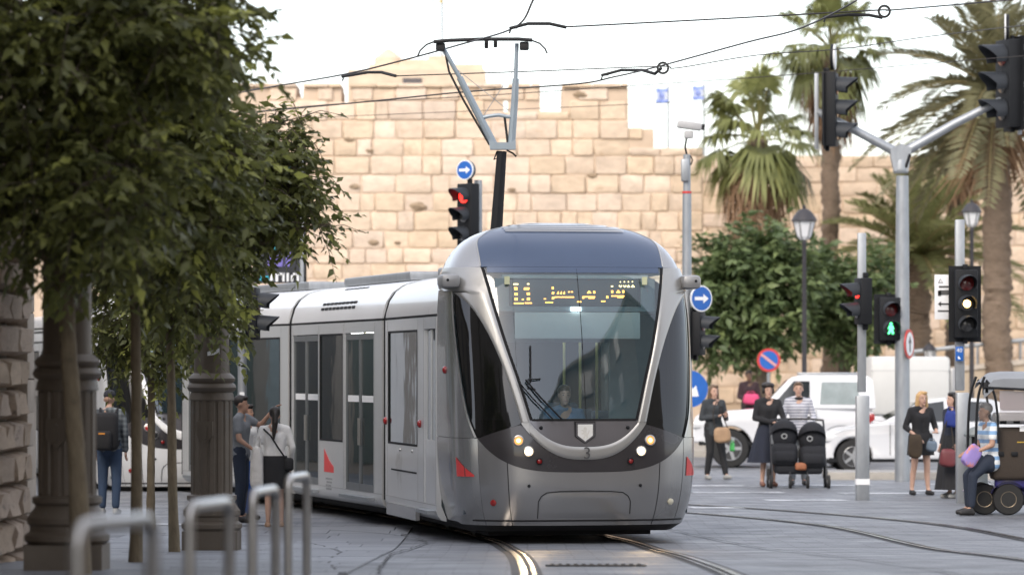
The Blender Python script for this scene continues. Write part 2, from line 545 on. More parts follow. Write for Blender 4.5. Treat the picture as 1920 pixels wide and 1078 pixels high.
# traffic island and far pavement with kerb stones
isl = struct(MB().bx(5.75, 60, 67.1, 69.2, -.2, .12).build('traffic_island', mat('island_paving', (.27, .262, .25), .7, 0, var=.15, scale=2)))
ku = MB().rbox((0, 0, 0), (1, 1, 1), .03).mesh('kerb_stone', M_KERB, 40)
for i in range(34):
    o = link('kerb_stone', ku, isl, (5.95 + i * .72, 67.03, .035)); o.scale = (.705, .15, .2)
far = struct(MB().bx(-60, 60, 84.2, 140, -.3, .13).build('far_pavement', mat('far_paving', (.36, .33, .29), .7, 0, var=.15, scale=.9)))
for i in range(40):
    o = link('kerb_stone', ku, far, (2.2 + i * .72, 84.1, .04)); o.scale = (.705, .17, .22)

# ---------------------------------------------------------------- stone blocks
M_WALL = mat('golden_limestone', (.60, .475, .36), .85, 0, var=.2, scale=2.2, objvar=.09, bump=.8, bscale=9, dirt=((.47, .345, .24), 1.7, .60))
M_WALL2 = mat('ochre_limestone', (.54, .415, .30), .85, 0, var=.2, scale=2.2, objvar=.09, bump=.8, bscale=9, dirt=((.42, .30, .20), 1.7, .60))
M_MORT = mat('wall_mortar', (.55, .43, .325), .95, 0, var=.16, scale=1.1)
M_MORT2 = mat('ochre_mortar', (.47, .355, .25), .95, 0, var=.16, scale=1.1)
M_GREYST = mat('weathered_limestone', (.40, .31, .235), .85, 0, var=.16, scale=3.2, objvar=.12, bump=.8, bscale=22, dirt=((.15, .13, .115), 2.6, .60))


def stone_variants(m, n, seed, bulge=.35, edge=.10):
    r = random.Random(seed); out = []
    for k in range(n):
        mb = MB()
        g = [-.5, -.5 + edge * r.uniform(.5, .9), r.uniform(-.1, .1), .5 - edge * r.uniform(.5, .9), .5]
        h = [-.5, -.5 + edge * 1.5 * r.uniform(.5, .9), r.uniform(-.1, .1), .5 - edge * 1.5 * r.uniform(.5, .9), .5]
        rows = []
        for j in range(5):
            row = []
            for i in range(5):
                e = i in (0, 4) or j in (0, 4)
                yy = (-.5 + bulge + r.uniform(0, .1)) if e else -.5 + r.uniform(-.5, .5) * bulge * .5
                jx = r.uniform(-.012, .012); jz = r.uniform(-.02, .02)
                if (i, j) in ((0, 0), (0, 4), (4, 0), (4, 4)):
                    jx += -.03 * (1 if i else -1); jz += -.05 * (1 if j else -1)
                row.append((g[i] + jx, yy, h[j] + jz))
            rows.append(row)
        mb.grid(rows)
        ring = rows[0] + [rr[-1] for rr in rows[1:]] + rows[-1][-2::-1] + [rr[0] for rr in rows[-2:0:-1]]
        back = [(p[0], .5, p[2]) for p in ring]
        nn = len(ring)
        mb.add(ring + back, [(i, (i + 1) % nn, (i + 1) % nn + nn, i + nn) for i in range(nn)])
        out.append(mb.mesh('stone_block', m, 50))
    return out


def lay_stones(root, variants, x0, x1, yf, z0, top, ch, lens, seed, depth=.3, rz=0., limit=299, origin=None, keep=None, gap=.022):
    """lay courses of stones on the face of a wall; top(x) gives its height"""
    r = random.Random(seed); n = 0; z = z0
    zmax = max(top(x0 + (x1 - x0) * i / 200) for i in range(201))
    todo = []
    while z < zmax - .1:
        h = r.uniform(*ch)
        x = x0 - r.random() * .5
        while x < x1:
            w = r.uniform(*lens)
            xa, xb = max(x, x0), min(x + w, x1)
            x += w
            if xb - xa < .2: continue
            t = min(top(xa + .02), top(xb - .02), top((xa + xb) / 2))
            hh = min(h, t - z)
            if hh < .14 or (keep and not keep((xa + xb) / 2, z + hh / 2)): continue
            todo.append((xa, xb, z, hh))
        z += h
    for (xa, xb, z, hh) in todo[-limit:]:
        o = link('stone_block', r.choice(variants), root)
        c = Vector(((xa + xb) / 2, yf + depth / 2 + r.uniform(-.035, .02), z + hh / 2))
        if rz: c = Vector((-(c.y - yf) , c.x, c.z)) if origin is None else origin(c)
        o.location = c; o.rotation_euler = (r.uniform(-.008, .008), r.uniform(-.012, .012), rz)
        o.scale = (xb - xa - gap, depth, hh - gap)
    return len(todo)


def stepfun(steps):
    def f(x):
        v = steps[0][1]
        for a, b in steps:
            if x >= a: v = b
        return v
    return f


# the tall stretch of city wall behind the tram (100 m away)
YW = 100.0
sW = FPX / YW


def wz(py): return CAMZ + (HZ - py) / sW


def wx(px): return (px - 960) / sW


hi, lo = wz(164), wz(209)
prof = [(-30, wz(168)), (wx(300), lo), (wx(330), hi), (wx(400), lo), (wx(430), hi), (wx(556), lo + .4), (wx(568), hi), (wx(640), lo + .25), (wx(655), hi), (wx(905), hi), (wx(944), lo), (wx(952), hi), (wx(1013), lo), (wx(1053), hi), (wx(1178), wz(240)), (wx(1226), wz(277)), (wx(1318), wz(277))]
topW = stepfun(prof)
cw = thing('city_wall', 'tall golden limestone city wall with battlements behind the tram roof', 'city wall', (0, YW, 0))
poly = [(-30, -.2)]
for i, (a, b) in enumerate(prof):
    e = prof[i + 1][0] if i + 1 < len(prof) else wx(1318)
    if i < len(prof) - 1: poly += [(a, b - .03), (e, b - .03)]
poly += [(wx(1318), -.2)]
MB().prism(poly[::-1], .035, 2.2).build('wall_core', M_MORT, cw, smooth=0)
SV = stone_variants(M_WALL, 20, 5, bulge=.05, edge=.07)
lay_stones(cw, SV, wx(505), wx(1318), 0, 3.6, topW, (.36, .54), (.32, .98), 8, gap=.010)
M_PIT = mat('wall_pit', (.30, .225, .15), .95, 0, var=.4, scale=14, bump=.8)  # brown blobs painted in place of shaded pits and holes in the wall
for (px, py, r) in ((655, 262, .2), (600, 318, .22), (665, 350, .18), (692, 283, .16), (785, 388, .3), (700, 455, .2), (960, 356, .16), (1090, 178, .24), (1110, 330, .18), (745, 455, .12)):
    p = PX(px, py, YW)
    mb = MB().ball((0, 0, 0), (r * .8, .07, r * .36), 10, 7); rr2 = random.Random(px)
    mb.v = [(a * rr2.uniform(.7, 1.25), b * rr2.uniform(.6, 1.3), c * rr2.uniform(.6, 1.3)) for a, b, c in mb.v]
    mb.build('wall_pit', M_PIT, cw, loc=(p.x, .0, p.z))
capm = MB()
for i, (a, b) in enumerate(prof[:-1]):
    if b == hi and a > wx(380):
        e = prof[i + 1][0]
        xx = a
        while xx < e - .1:
            ww = min(rnd.uniform(.5, .9), e - xx)
            MB().rbox((xx + ww / 2, .9, b + .05), (ww - .02, 2.0, .1), .02).build('coping_stone', M_WALL, cw)
            xx += ww

# the lower, farther stretch on the right
YR = 116.0
sR = FPX / YR


def rx(px): return (px - 960) / sR


def rzz(py): return CAMZ + (HZ - py) / sR


cw2 = thing('city_wall', 'lower ochre stretch of city wall behind the palms at right', 'city wall', (0, YR, 0))
topR = stepfun([(-5, rzz(292)), (rx(1700), rzz(300)), (rx(1830), rzz(290))])
MB().prism([(3, -.2), (60, -.2), (60, rzz(292)), (3, rzz(292))], .035, 2.2).build('wall_core', M_MORT2, cw2, smooth=0)
SV2 = stone_variants(M_WALL2, 20, 6, bulge=.05, edge=.07)
lay_stones(cw2, SV2, rx(1295), rx(1935), 0, .9, topR, (.42, .60), (.42, 1.15), 9, gap=.010)

# pale building that looks over the wall, with a turret
M_PALE = mat('pale_plastered_stone', (.60, .485, .37), .9, 0, var=.16, scale=1.6, bump=.5, bscale=8)
YB = 118.0
sB = FPX / YB


def bX(px): return (px - 960) / sB


def bZ(py): return CAMZ + (HZ - py) / sB


pb = thing('stone_building', 'pale stone building with a turret looking over the city wall', 'building', (0, YB, 0))
MB().bx(bX(652), bX(910), .0, 7, 4, bZ(131)).build('wall', M_PALE, pb)
MB().bx(bX(690), bX(905), .6, 6, bZ(131), bZ(118)).build('parapet', M_PALE, pb)
MB().bx(bX(745), bX(835), 1.6, 6, bZ(118), bZ(104)).build('upper_wall', M_PALE, pb)
t_ = MB().lathe([(.44, bZ(120)), (.44, bZ(100)), (.36, bZ(96)), (.2, bZ(88)), (.05, bZ(82))], (bX(724), 2, 0), 14).build('turret', M_PALE, pb)
MB().bx(bX(800), bX(838), 2.0, 3, bZ(104), bZ(95)).build('chimney', M_PALE, pb)
MB().bx(bX(755), bX(791), -.05, .04, bZ(160), bZ(147)).build('window', mat('dark_window', (.09, .08, .085), .3, 0), pb)
# ---------------------------------------------------------------- building at the left edge
XL = -4.36
lb = thing('stone_house', 'rough grey limestone house front at the left edge of the street', 'building', (XL, 0, 0))
MB().bx(-9, -.16, -48, 34.45, -.3, 13.0).build('wall_core', mat('house_core', (.27, .235, .20), .9, 0, var=.2, scale=3, bump=.6), lb)
SV3 = stone_variants(M_GREYST, 10, 7, bulge=.36, edge=.12)
lay_stones(lb, SV3, 26.5, 33.35, 0, .1, lambda x: 5.2, (.265, .30), (.45, .95), 10, depth=.22, rz=PI / 2, origin=lambda c: Vector((.06 - c.y, c.x, c.z)), gap=.03)
# dressed jambs and the barred window beside them
for k in range(17):
    z = .1 + k * .30
    MB().rbox((-.07, 33.62, z + .15), (.2, .46, .292), .012).build('jamb_stone', mat('dressed_limestone', (.40, .345, .29), .85, 0, var=.14, scale=4, bump=.4), lb)
MB().bx(-.155, -.15, 33.86, 34.42, 1.95, 3.45).build('window_recess', _M['dark_window'], lb)
for k in range(5):
    MB().tube([(-.06, 33.92 + k * .11, 1.95), (-.06, 33.92 + k * .11, 3.42)], .013, 6).build('window_bar', M_BLK, lb)
for k in range(6):
    MB().bx(-.075, -.045, 33.86, 34.42, 1.98 + k * .27, 2.0 + k * .27).build('window_rail', M_BLK, lb)
MB().bx(-.16, .0, 33.86, 34.46, 3.45, 3.8).build('lintel', _M['dressed_limestone'], lb)
MB().bx(-.16, .03, 33.84, 34.46, 1.75, 1.95).build('sill', _M['dressed_limestone'], lb)
MB().bx(-.16, -.03, 33.86, 34.44, .1, 1.75).build('apron', _M['dressed_limestone'], lb)

# the houses that close the street behind the camera; the tram mirrors them
def street_house(label, xf, y0, y1, h, face, seed, shops=False):
    r = random.Random(seed)
    t = thing('stone_house', label, 'building', (xf, 0, 0))
    sg = face
    MB().bx(0, -sg * 9, y0, y1, -.3, h).build('wall', M_FACADE, t, smooth=0)
    MB().bx(sg * .35, -sg * 9.2, y0 - .2, y1 + .2, h, h + .35).build('cornice', M_FACADE, t, smooth=0)
    y = y0 + 1.5
    while y < y1 - 1.5:
        for z in (4.6, 8.0, 11.2):
            if z + 1.9 > h: continue
            w = MB().bx(sg * .012, -sg * .05, y - .5, y + .5, z, z + 1.7).build('window', _M['dark_window'], t, smooth=0)
            MB().bx(sg * .14, sg * .0, y - .62, y + .62, z - .15, z - .01).build('sill', M_FACADE, w, smooth=0)
        if shops:
            c = r.choice(((.70, .70, .68), (.06, .09, .08), (.12, .20, .19), (.55, .50, .42), (.04, .045, .05), (.30, .36, .36)))
            MB().bx(sg * .03, -sg * .05, y - 1.3, y + r.uniform(.2, 1.2), .2, 4.2).build('shop_front', mat('shop_%d' % int(c[0] * 100), c, .5, 0), t, smooth=0)  # panel in an invented colour, to vary the reflections on the tram's flank
        MB().bx(sg * .012, -sg * .05, y - .9, y + .9, 1.2, 3.6).build('shop_window', _M['dark_window'], t, smooth=0)
        y += 2.9


M_FACADE = mat('street_facade_stone', (.30, .26, .215), .85, 0, var=.15, scale=1.2, bump=.4)
street_house('stone house across the street, right of the camera', 9.6, -48, 33, 13.5, -1, 1)
street_house('unseen stone house added behind the left street trees for reflections', -12.2, 37, 86, 7.0, 1, 3, True)  # out of view, added and kept low for what the tram's flank reflects
street_house('stone house front left of the camera, nearest part', XL - .25, -48, 7, 13.6, 1, 2)

# ramp with a railing at the far right, below the wall
rampw = thing('ramp_wall', 'low sloping stone retaining wall under the palms at right', 'wall', (0, 96, 0))
sP = FPX / 96
ax_, bx_ = XX(1700, 96), XX(2020, 96)
za, zb_ = CAMZ + (HZ - 706) / sP, CAMZ + (HZ - 672) / sP
MB().prism([(ax_, -.1), (bx_, -.1), (bx_, zb_), (ax_, za)], 0, .5).build('wall_body', mat('ramp_stone', (.44, .36, .27), .85, 0, var=.14, scale=2, bump=.4), rampw)
MB().prism([(ax_, za), (bx_, zb_), (bx_, zb_ + .12), (ax_, za + .12)], -.06, .56).build('coping', mat('ramp_coping', (.45, .40, .34), .8, 0, var=.12), rampw)
rl = thing('metal_railing', 'grey metal railing on the sloping ramp wall at right', 'railing', (0, 96.2, 0))
def rampz(x): return za + .12 + (zb_ - za) * (x - ax_) / (bx_ - ax_)
MB().tube([(ax_, 0, rampz(ax_) + .5), (bx_, 0, rampz(bx_) + .5)], .055, 8).build('handrail', M_STEEL, rl)
xx = ax_ + .2
while xx < bx_:
    MB().tube([(xx, 0, rampz(xx) - .02), (xx, 0, rampz(xx) + .5)], .04, 6).build('post', M_STEEL, rl)
    xx += .55

# ================================================================ THE TRAMS
W_T = [(.2, 1.27), (.4, 1.34), (.7, 1.39), (1.0, 1.41), (1.5, 1.42), (2.5, 1.42), (2.85, 1.405), (3.05, 1.375), (3.2, 1.325), (3.35, 1.235), (3.47, 1.11), (3.57, .92), (3.64, .66), (3.68, .38), (3.69, .12)]
U_T = [(.2, .12), (.4, .05), (.7, 0), (1.0, 0), (1.4, .045), (1.9, .15), (2.4, .29), (2.8, .43), (3.15, .58), (3.3, .68), (3.42, .80), (3.53, .98), (3.61, 1.18), (3.66, 1.40), (3.69, 1.65)]
D_T = [(.2, .80), (1.5, .84), (2.4, .78), (3.0, .72), (3.3, .64), (3.5, .5), (3.6, .42), (3.69, .3)]
UB = 1.62      # the nose ends here


def S(P, z, off=0.):
    def raw(P, z):
        w, u0, D = ip(W_T, z), ip(U_T, z), ip(D_T, z)
        q = abs(P); sg = 1 if P >= 0 else -1
        if q <= 1:
            f = q * PI / 2
            return Vector((sg * w * math.sin(f) ** (2 / 3), u0 + D * (1 - max(0, math.cos(f)) ** (2 / 3)), z))
        e = u0 + D
        return Vector((sg * w, e + (max(UB, e + .02) - e) * (q - 1), z))
    p = raw(P, z)
    if off:
        e = .01
        n = (raw(P + e, z) - raw(P - e, z)).cross(raw(P, z + e) - raw(P, z - e))
        if n.length > 1e-9:
            n.normalize()
            p = p + n * off
    return p


def PA(a, z):
    """perimeter parameter of lateral position a at height z"""
    w = ip(W_T, z); q = min(1, abs(a) / w)
    return math.copysign(math.asin(q ** 1.5) / (PI / 2), a)


AI = [(1.38, .615), (1.6, .675), (1.82, .735), (2.3, .875), (2.78, .99), (3.15, 1.065)]
AO = [(1.36, .715), (1.6, .775), (1.82, .835), (2.1, .925), (2.3, 1.0), (2.5, 1.09), (2.68, 1.19), (2.8, 1.29), (2.86, 1.36)]
PS = [(1.2, .56), (1.5, .655), (1.9, .72), (2.3, .765), (2.86, .80)]
TIPP = .56


def zb(P):
    q = min(1., abs(P) / TIPP)
    return .83 + .38 * q ** 2.4


def so(a): return .97 + .40 * min(1, abs(a) / .715) ** 2.6


def si(a): return 1.115 + .285 * min(1, abs(a) / .63) ** 2.8


def rowpatch(z0, z1, fa, fb, nr, nc, off=0., crown=0., fz=None):
    """patch of the nose between perimeter limits fa(z), fb(z)"""
    rows = []
    for i in range(nr + 1):
        z = z0 + (z1 - z0) * i / nr
        pa, pb = fa(z), fb(z)
        row = []
        for k in range(nc + 1):
            t = k / nc
            o = off + crown * (1 - abs(2 * t - 1) ** 5)
            row.append(S(pa + (pb - pa) * t, z, o))
        rows.append(row)
    return MB().grid(rows)


def colpatch(p0, p1, fz0, fz1, nc, nr, off=0., crown=0., crownz=True):
    rows = []
    for j in range(nr + 1):
        t = j / nr
        row = []
        for k in range(nc + 1):
            P = p0 + (p1 - p0) * k / nc
            z = fz0(P) + (fz1(P) - fz0(P)) * t
            row.append(S(P, z, off + crown * (1 - abs(2 * t - 1) ** 5)))
        rows.append(row)
    return MB().grid(rows)


def sside(f, s):
    return lambda z: s * f(z)


M_WIND = glass('windscreen_glass', (.68, .81, .84), .04, .03, (.12, .20, .24), .14)
M_BLKGL = glass('black_side_glass', (.06, .055, .05), .015, .05, (.010, .010, .010), .6)
M_DOORGL = glass('door_glass', (.26, .33, .33), .11, .03, (.05, .068, .068), .35)
M_INT = mat('cab_interior', (.32, .40, .43), .7, 0, var=.1)
M_INTD = mat('cab_dashboard', (.06, .08, .10), .5, 0, var=.1)
M_BLIND = mat('sun_blind', (.55, .62, .63), .8, 0, var=.04)
M_LEDBOX = mat('led_sign_face', (.05, .055, .05), .35, 0, var=.1)
M_LEDDOT = emis('led_amber', (1., .42, .06), 5.0)
M_LEDDOT2 = emis('led_yellow', (1., .72, .28), 5.0)
M_SEAT = mat('seat_cloth', (.10, .14, .20), .9, 0)
M_POLE = mat('grab_pole', (.55, .50, .2), .35, .4)
M_LOGO = mat('red_logo', (.62, .05, .05), .4, 0, var=.03)
M_TXT = mat('dark_print', (.08, .08, .08), .5, 0)
M_FAINT = mat('grey_print', (.24, .25, .26), .5, 0)


def side_wall(root, sg, L0, L1, openings, paint, zlo=.22, zhi=2.60):
    """flat side of a body section with real openings (u0, u1, z0, z1, kind)"""
    x0, x1 = sg * 1.36, sg * 1.42
    mb = MB()
    ops = sorted(openings)
    cur = L0
    for (u0, u1, z0, z1, kd) in ops:
        if u0 - cur > .001: mb.bx(x0, x1, cur, u0, zlo + .18, zhi)
        mb.bx(x0, x1, u0, u1, zlo + .18, z0)
        mb.bx(x0, x1, u0, u1, z1, zhi)
        cur = u1
    if L1 - cur > .001: mb.bx(x0, x1, cur, L1, zlo + .18, zhi)
    mb.build('side_panel', paint, root, smooth=0)
    for (sa, sb, z0_, z1_) in [(L0, L1, .402, .41)] + [(o[0] - .05, o[0] - .044, .42, zhi - .02) for o in ops] + [(o[1] + .044, o[1] + .05, .42, zhi - .02) for o in ops]:
        MB().bx(sg * 1.4195, sg * 1.4225, sa, sb, z0_, z1_).build('panel_seam', M_PILLAR2, root, smooth=0)
    # rounded skirt below
    sk = [(1.36, .401), (1.42, .401), (1.418, .34), (1.40, .28), (1.36, .235), (1.30, .22), (1.30, .26)]
    MB().add([(sg * a, L0, z) for a, z in sk] + [(sg * a, L1, z) for a, z in sk],
             [(i, (i + 1) % 7, (i + 1) % 7 + 7, i + 7) for i in range(7)] + [tuple(range(7)), tuple(range(13, 6, -1))]).build('skirt', paint, root)
    for (u0, u1, z0, z1, kd) in ops:
        if kd == 'door':
            um = (u0 + u1) / 2
            for (ua, ub) in ((u0 + .012, um - .006), (um + .006, u1 - .012)):
                fr = MB()
                fw = .04
                fr.bx(sg * 1.375, sg * 1.412, ua, ua + fw, z0 + .01, z1 - .01)
                fr.bx(sg * 1.375, sg * 1.412, ub - fw, ub, z0 + .01, z1 - .01)
                fr.bx(sg * 1.375, sg * 1.412, ua + fw, ub - fw, z1 - .09, z1 - .01)
                fr.bx(sg * 1.375, sg * 1.412, ua + fw, ub - fw, z0 + .01, z0 + .14)
                dl = fr.build('door_leaf', paint if kd == 'x' else M_DOORFR, root, smooth=0)
                MB().bx(sg * 1.386, sg * 1.396, ua + fw, ub - fw, z0 + .14, z1 - .09).build('door_pane', M_DOORGL, dl, smooth=0)
                MB().bx(sg * 1.397, sg * 1.399, ua + fw + .03, ub - fw - .03, 1.56, 1.645).build('door_notice', M_SIGNW, dl, smooth=0)
                MB().tube([(sg * 1.42, (ub if ub < um + .01 else ua) + (-.04 if ub < um + .01 else .04), 1.0), (sg * 1.42, (ub if ub < um + .01 else ua) + (-.04 if ub < um + .01 else .04), 1.35)], .012, 6).build('door_handle', M_STAIN, dl)
            MB().bx(sg * 1.42, sg * 1.50, u0 - .03, u1 + .03, z0 - .055, z0 - .015).build('door_step', M_STEEL, root, smooth=0)
        elif kd == 'cabdoor':
            um = (u0 + u1) / 2
            dl = MB().bx(sg * 1.37, sg * 1.408, u0 + .01, u1 - .01, z0 + .01, z0 + .80).bx(sg * 1.37, sg * 1.408, u0 + .01, u0 + .08, z0 + .8, z1 - .01).bx(sg * 1.37, sg * 1.408, u1 - .08, u1 - .01, z0 + .8, z1 - .01).bx(sg * 1.37, sg * 1.408, um - .03, um + .03, z0 + .8, z1 - .01).build('cab_door', paint, root, smooth=0)
            MB().bx(sg * 1.385, sg * 1.395, u0 + .08, u1 - .08, z0 + .80, z1 - .01).build('door_pane', M_DOORGL, dl, smooth=0)
            MB().bx(sg * 1.42, sg * 1.52, u0 - .03, u1 + .03, z0 - .055, z0 - .015).build('door_step', M_STEEL, root, smooth=0)
        else:
            fr = MB(); g = .025
            fr.bx(sg * 1.40, sg * 1.424, u0, u0 + g, z0, z1).bx(sg * 1.40, sg * 1.424, u1 - g, u1, z0, z1).bx(sg * 1.40, sg * 1.424, u0 + g, u1 - g, z0, z0 + g).bx(sg * 1.40, sg * 1.424, u0 + g, u1 - g, z1 - g, z1)
            w = fr.build('window_frame', M_RUB, root, smooth=0)
            MB().bx(sg * 1.398, sg * 1.408, u0 + g, u1 - g, z0 + g, z1 - g).build('window_pane', M_DOORGL, w, smooth=0)


M_DOORFR = mat('grey_door_frame', (.16, .17, .175), .35, .4, var=.05, coat=.3)


def roof_shell(root, L0, L1, paint, vents=False, white=None):
    """canted roof sides and flat top"""
    prof = [(1.415, 2.63), (1.405, 2.70), (1.36, 2.84), (1.28, 2.96), (1.15, 3.05), (.95, 3.11), (.7, 3.135), (.3, 3.15)]
    full = [(-a, z) for a, z in prof] + [(a, z) for a, z in prof[::-1]]
    n = len(full); us = [L0, L1]
    mb = MB()
    vs = [(a, u, z) for u in us for a, z in full]
    mb.add(vs, [(i, i + 1, i + 1 + n, i + n) for i in range(n - 1)] + [(n - 1, 0, n, 2 * n - 1)] + [tuple(range(n)), tuple(range(2 * n - 1, n - 1, -1))])
    r = mb.build('roof', white or paint, root, smooth=50)
    for sg in (-1, 1):
        MB().bx(sg * 1.36, sg * 1.405, L0, L1, 2.60, 2.63).build('gutter', M_RUB, root, smooth=0)
        if vents:
            um = (L0 + L1) / 2
            for j, (zz, n_) in enumerate(((2.80, 9), (2.865, 9), (3.06, 6))):
                for k in range(n_):
                    uu = um - 1.0 + k * .24 + (.3 if n_ == 6 else 0)
                    # cant follows the roof: interpolate profile
                    aa = ip([(2.63, 1.415), (2.70, 1.405), (2.84, 1.36), (2.96, 1.28), (3.05, 1.15), (3.11, .95)], zz)
                    sl = {2.80: .28, 2.865: .42, 3.06: 1.15}[zz]
                    MB().box((sg * (aa + .001), uu, zz), (.012, .17, .035), Matrix.Rotation(-sg * sl, 3, 'Y')).build('roof_vent', M_RUB, r, smooth=0)
    # low equipment boxes on the roof
    MB().rbox((0, (L0 + L1) / 2, 3.19), (1.7, (L1 - L0) * .7, .12), .03).build('roof_equipment', M_STEEL, root)


def bellows(root, y):
    pr = [(1.408, .34), (1.408, 2.64), (1.35, 2.85), (1.27, 2.96), (1.1, 3.06), (-1.1, 3.06), (-1.27, 2.96), (-1.35, 2.85), (-1.408, 2.64), (-1.408, .34)]
    mb = MB()
    for k in range(5):
        s_ = 1 if k % 2 == 0 else .985
        mb.prism([(a * s_, 1.7 + (z - 1.7) * s_) for a, z in pr][::-1], y - .15 + k * .06, y - .15 + k * .06 + .055)
    mb.build('bellows', M_RUB, root, smooth=0)


def interior(root, L0, L1, seats=True):
    MB().bx(-1.3, 1.3, L0, L1, .30, .36).build('floor', M_INTD, root, smooth=0)
    MB().bx(-1.25, 1.25, L0, L1, 2.50, 2.58).build('ceiling', mat('tram_ceiling', (.62, .65, .66), .6, 0), root, smooth=0)
    for a in (-.55, .55):  # glowing strips added to brighten the saloon seen through the windscreen
        MB().bx(a - .06, a + .06, L0 + .2, L1 - .2, 2.485, 2.498).build('added_ceiling_strip', emis('saloon_fill_glow', (.95, 1., .98), 4.5), root, smooth=0)
    u = L0 + .6
    k = 0
    while u < L1 - .3:
        for a in (-.85, .85):
            MB().tube([(a * .75, u, .36), (a * .75, u, 2.5)], .018, 6).build('grab_pole', M_POLE, root)
            if seats and k % 2 == 0:
                MB().rbox((a * 1.05, u + .3, .80), (.42, .42, .10), .03).rbox((a * 1.05, u + .5, 1.15), (.42, .09, .68), .03).bx(a * 1.05 - .05, a * 1.05 + .05, u + .25, u + .35, .36, .76).build('passenger_seat', M_SEAT, root)
        u += .95; k += 1


def underframe(root, L0, L1, wheels=()):
    MB().bx(-1.12, 1.12, L0, L1, .14, .30).bx(-.95, .95, L0 + .1, L1 - .1, .09, .14).build('underframe', M_DARK, root, smooth=0)
    for u in wheels:
        for sg in (-1, 1):
            MB().lathe([(.10, sg * .70), (.27, sg * .705), (.285, sg * .74), (.27, sg * .80), (.12, sg * .83)], (0, u, .285), 20, 'x').build('wheel', mat('wheel_steel', (.12, .11, .10), .5, .7), root)


LED = [  # (x, y, w) of the amber dashes on the destination sign, in a 1920 x 686 view of it
    (150, 215, 66), (330, 212, 30), (160, 262, 46), (164, 282, 42), (290, 265, 72), (288, 280, 70), (166, 335, 42), (168, 350, 40), (326, 330, 42), (328, 346, 40), (168, 398, 40), (168, 414, 40), (262, 410, 26), (330, 395, 38), (328, 411, 40), (158, 460, 130), (302, 456, 92),
    (652, 255, 26), (654, 270, 24), (654, 320, 32), (652, 334, 30), (720, 332, 26), (732, 314, 12), (760, 332, 26), (772, 314, 12), (800, 332, 26), (812, 314, 12), (866, 312, 24), (904, 312, 26), (654, 384, 40), (690, 378, 254), (654, 400, 30), (548, 402, 30), (566, 448, 104),
    (1116, 322, 52), (1128, 306, 26), (1194, 306, 26), (1196, 322, 26), (1052, 374, 168), (1050, 390, 28), (1132, 390, 80), (984, 438, 56),
    (1428, 238, 28), (1430, 298, 28), (1430, 316, 28), (1498, 314, 52), (1510, 296, 26), (1576, 296, 28), (1578, 314, 26), (1432, 362, 172), (1366, 368, 26), (1366, 384, 28), (1512, 378, 80), (1298, 430, 56),
    (1534, 232, 12), (1560, 232, 12), (1590, 232, 12), (1616, 232, 12), (1546, 244, 14), (1602, 244, 14), (1640, 242, 36), (1652, 228, 14), (1694, 242, 44), (1708, 226, 14), (1546, 182, 12), (1598, 180, 12), (1652, 180, 12), (1704, 178, 12)]


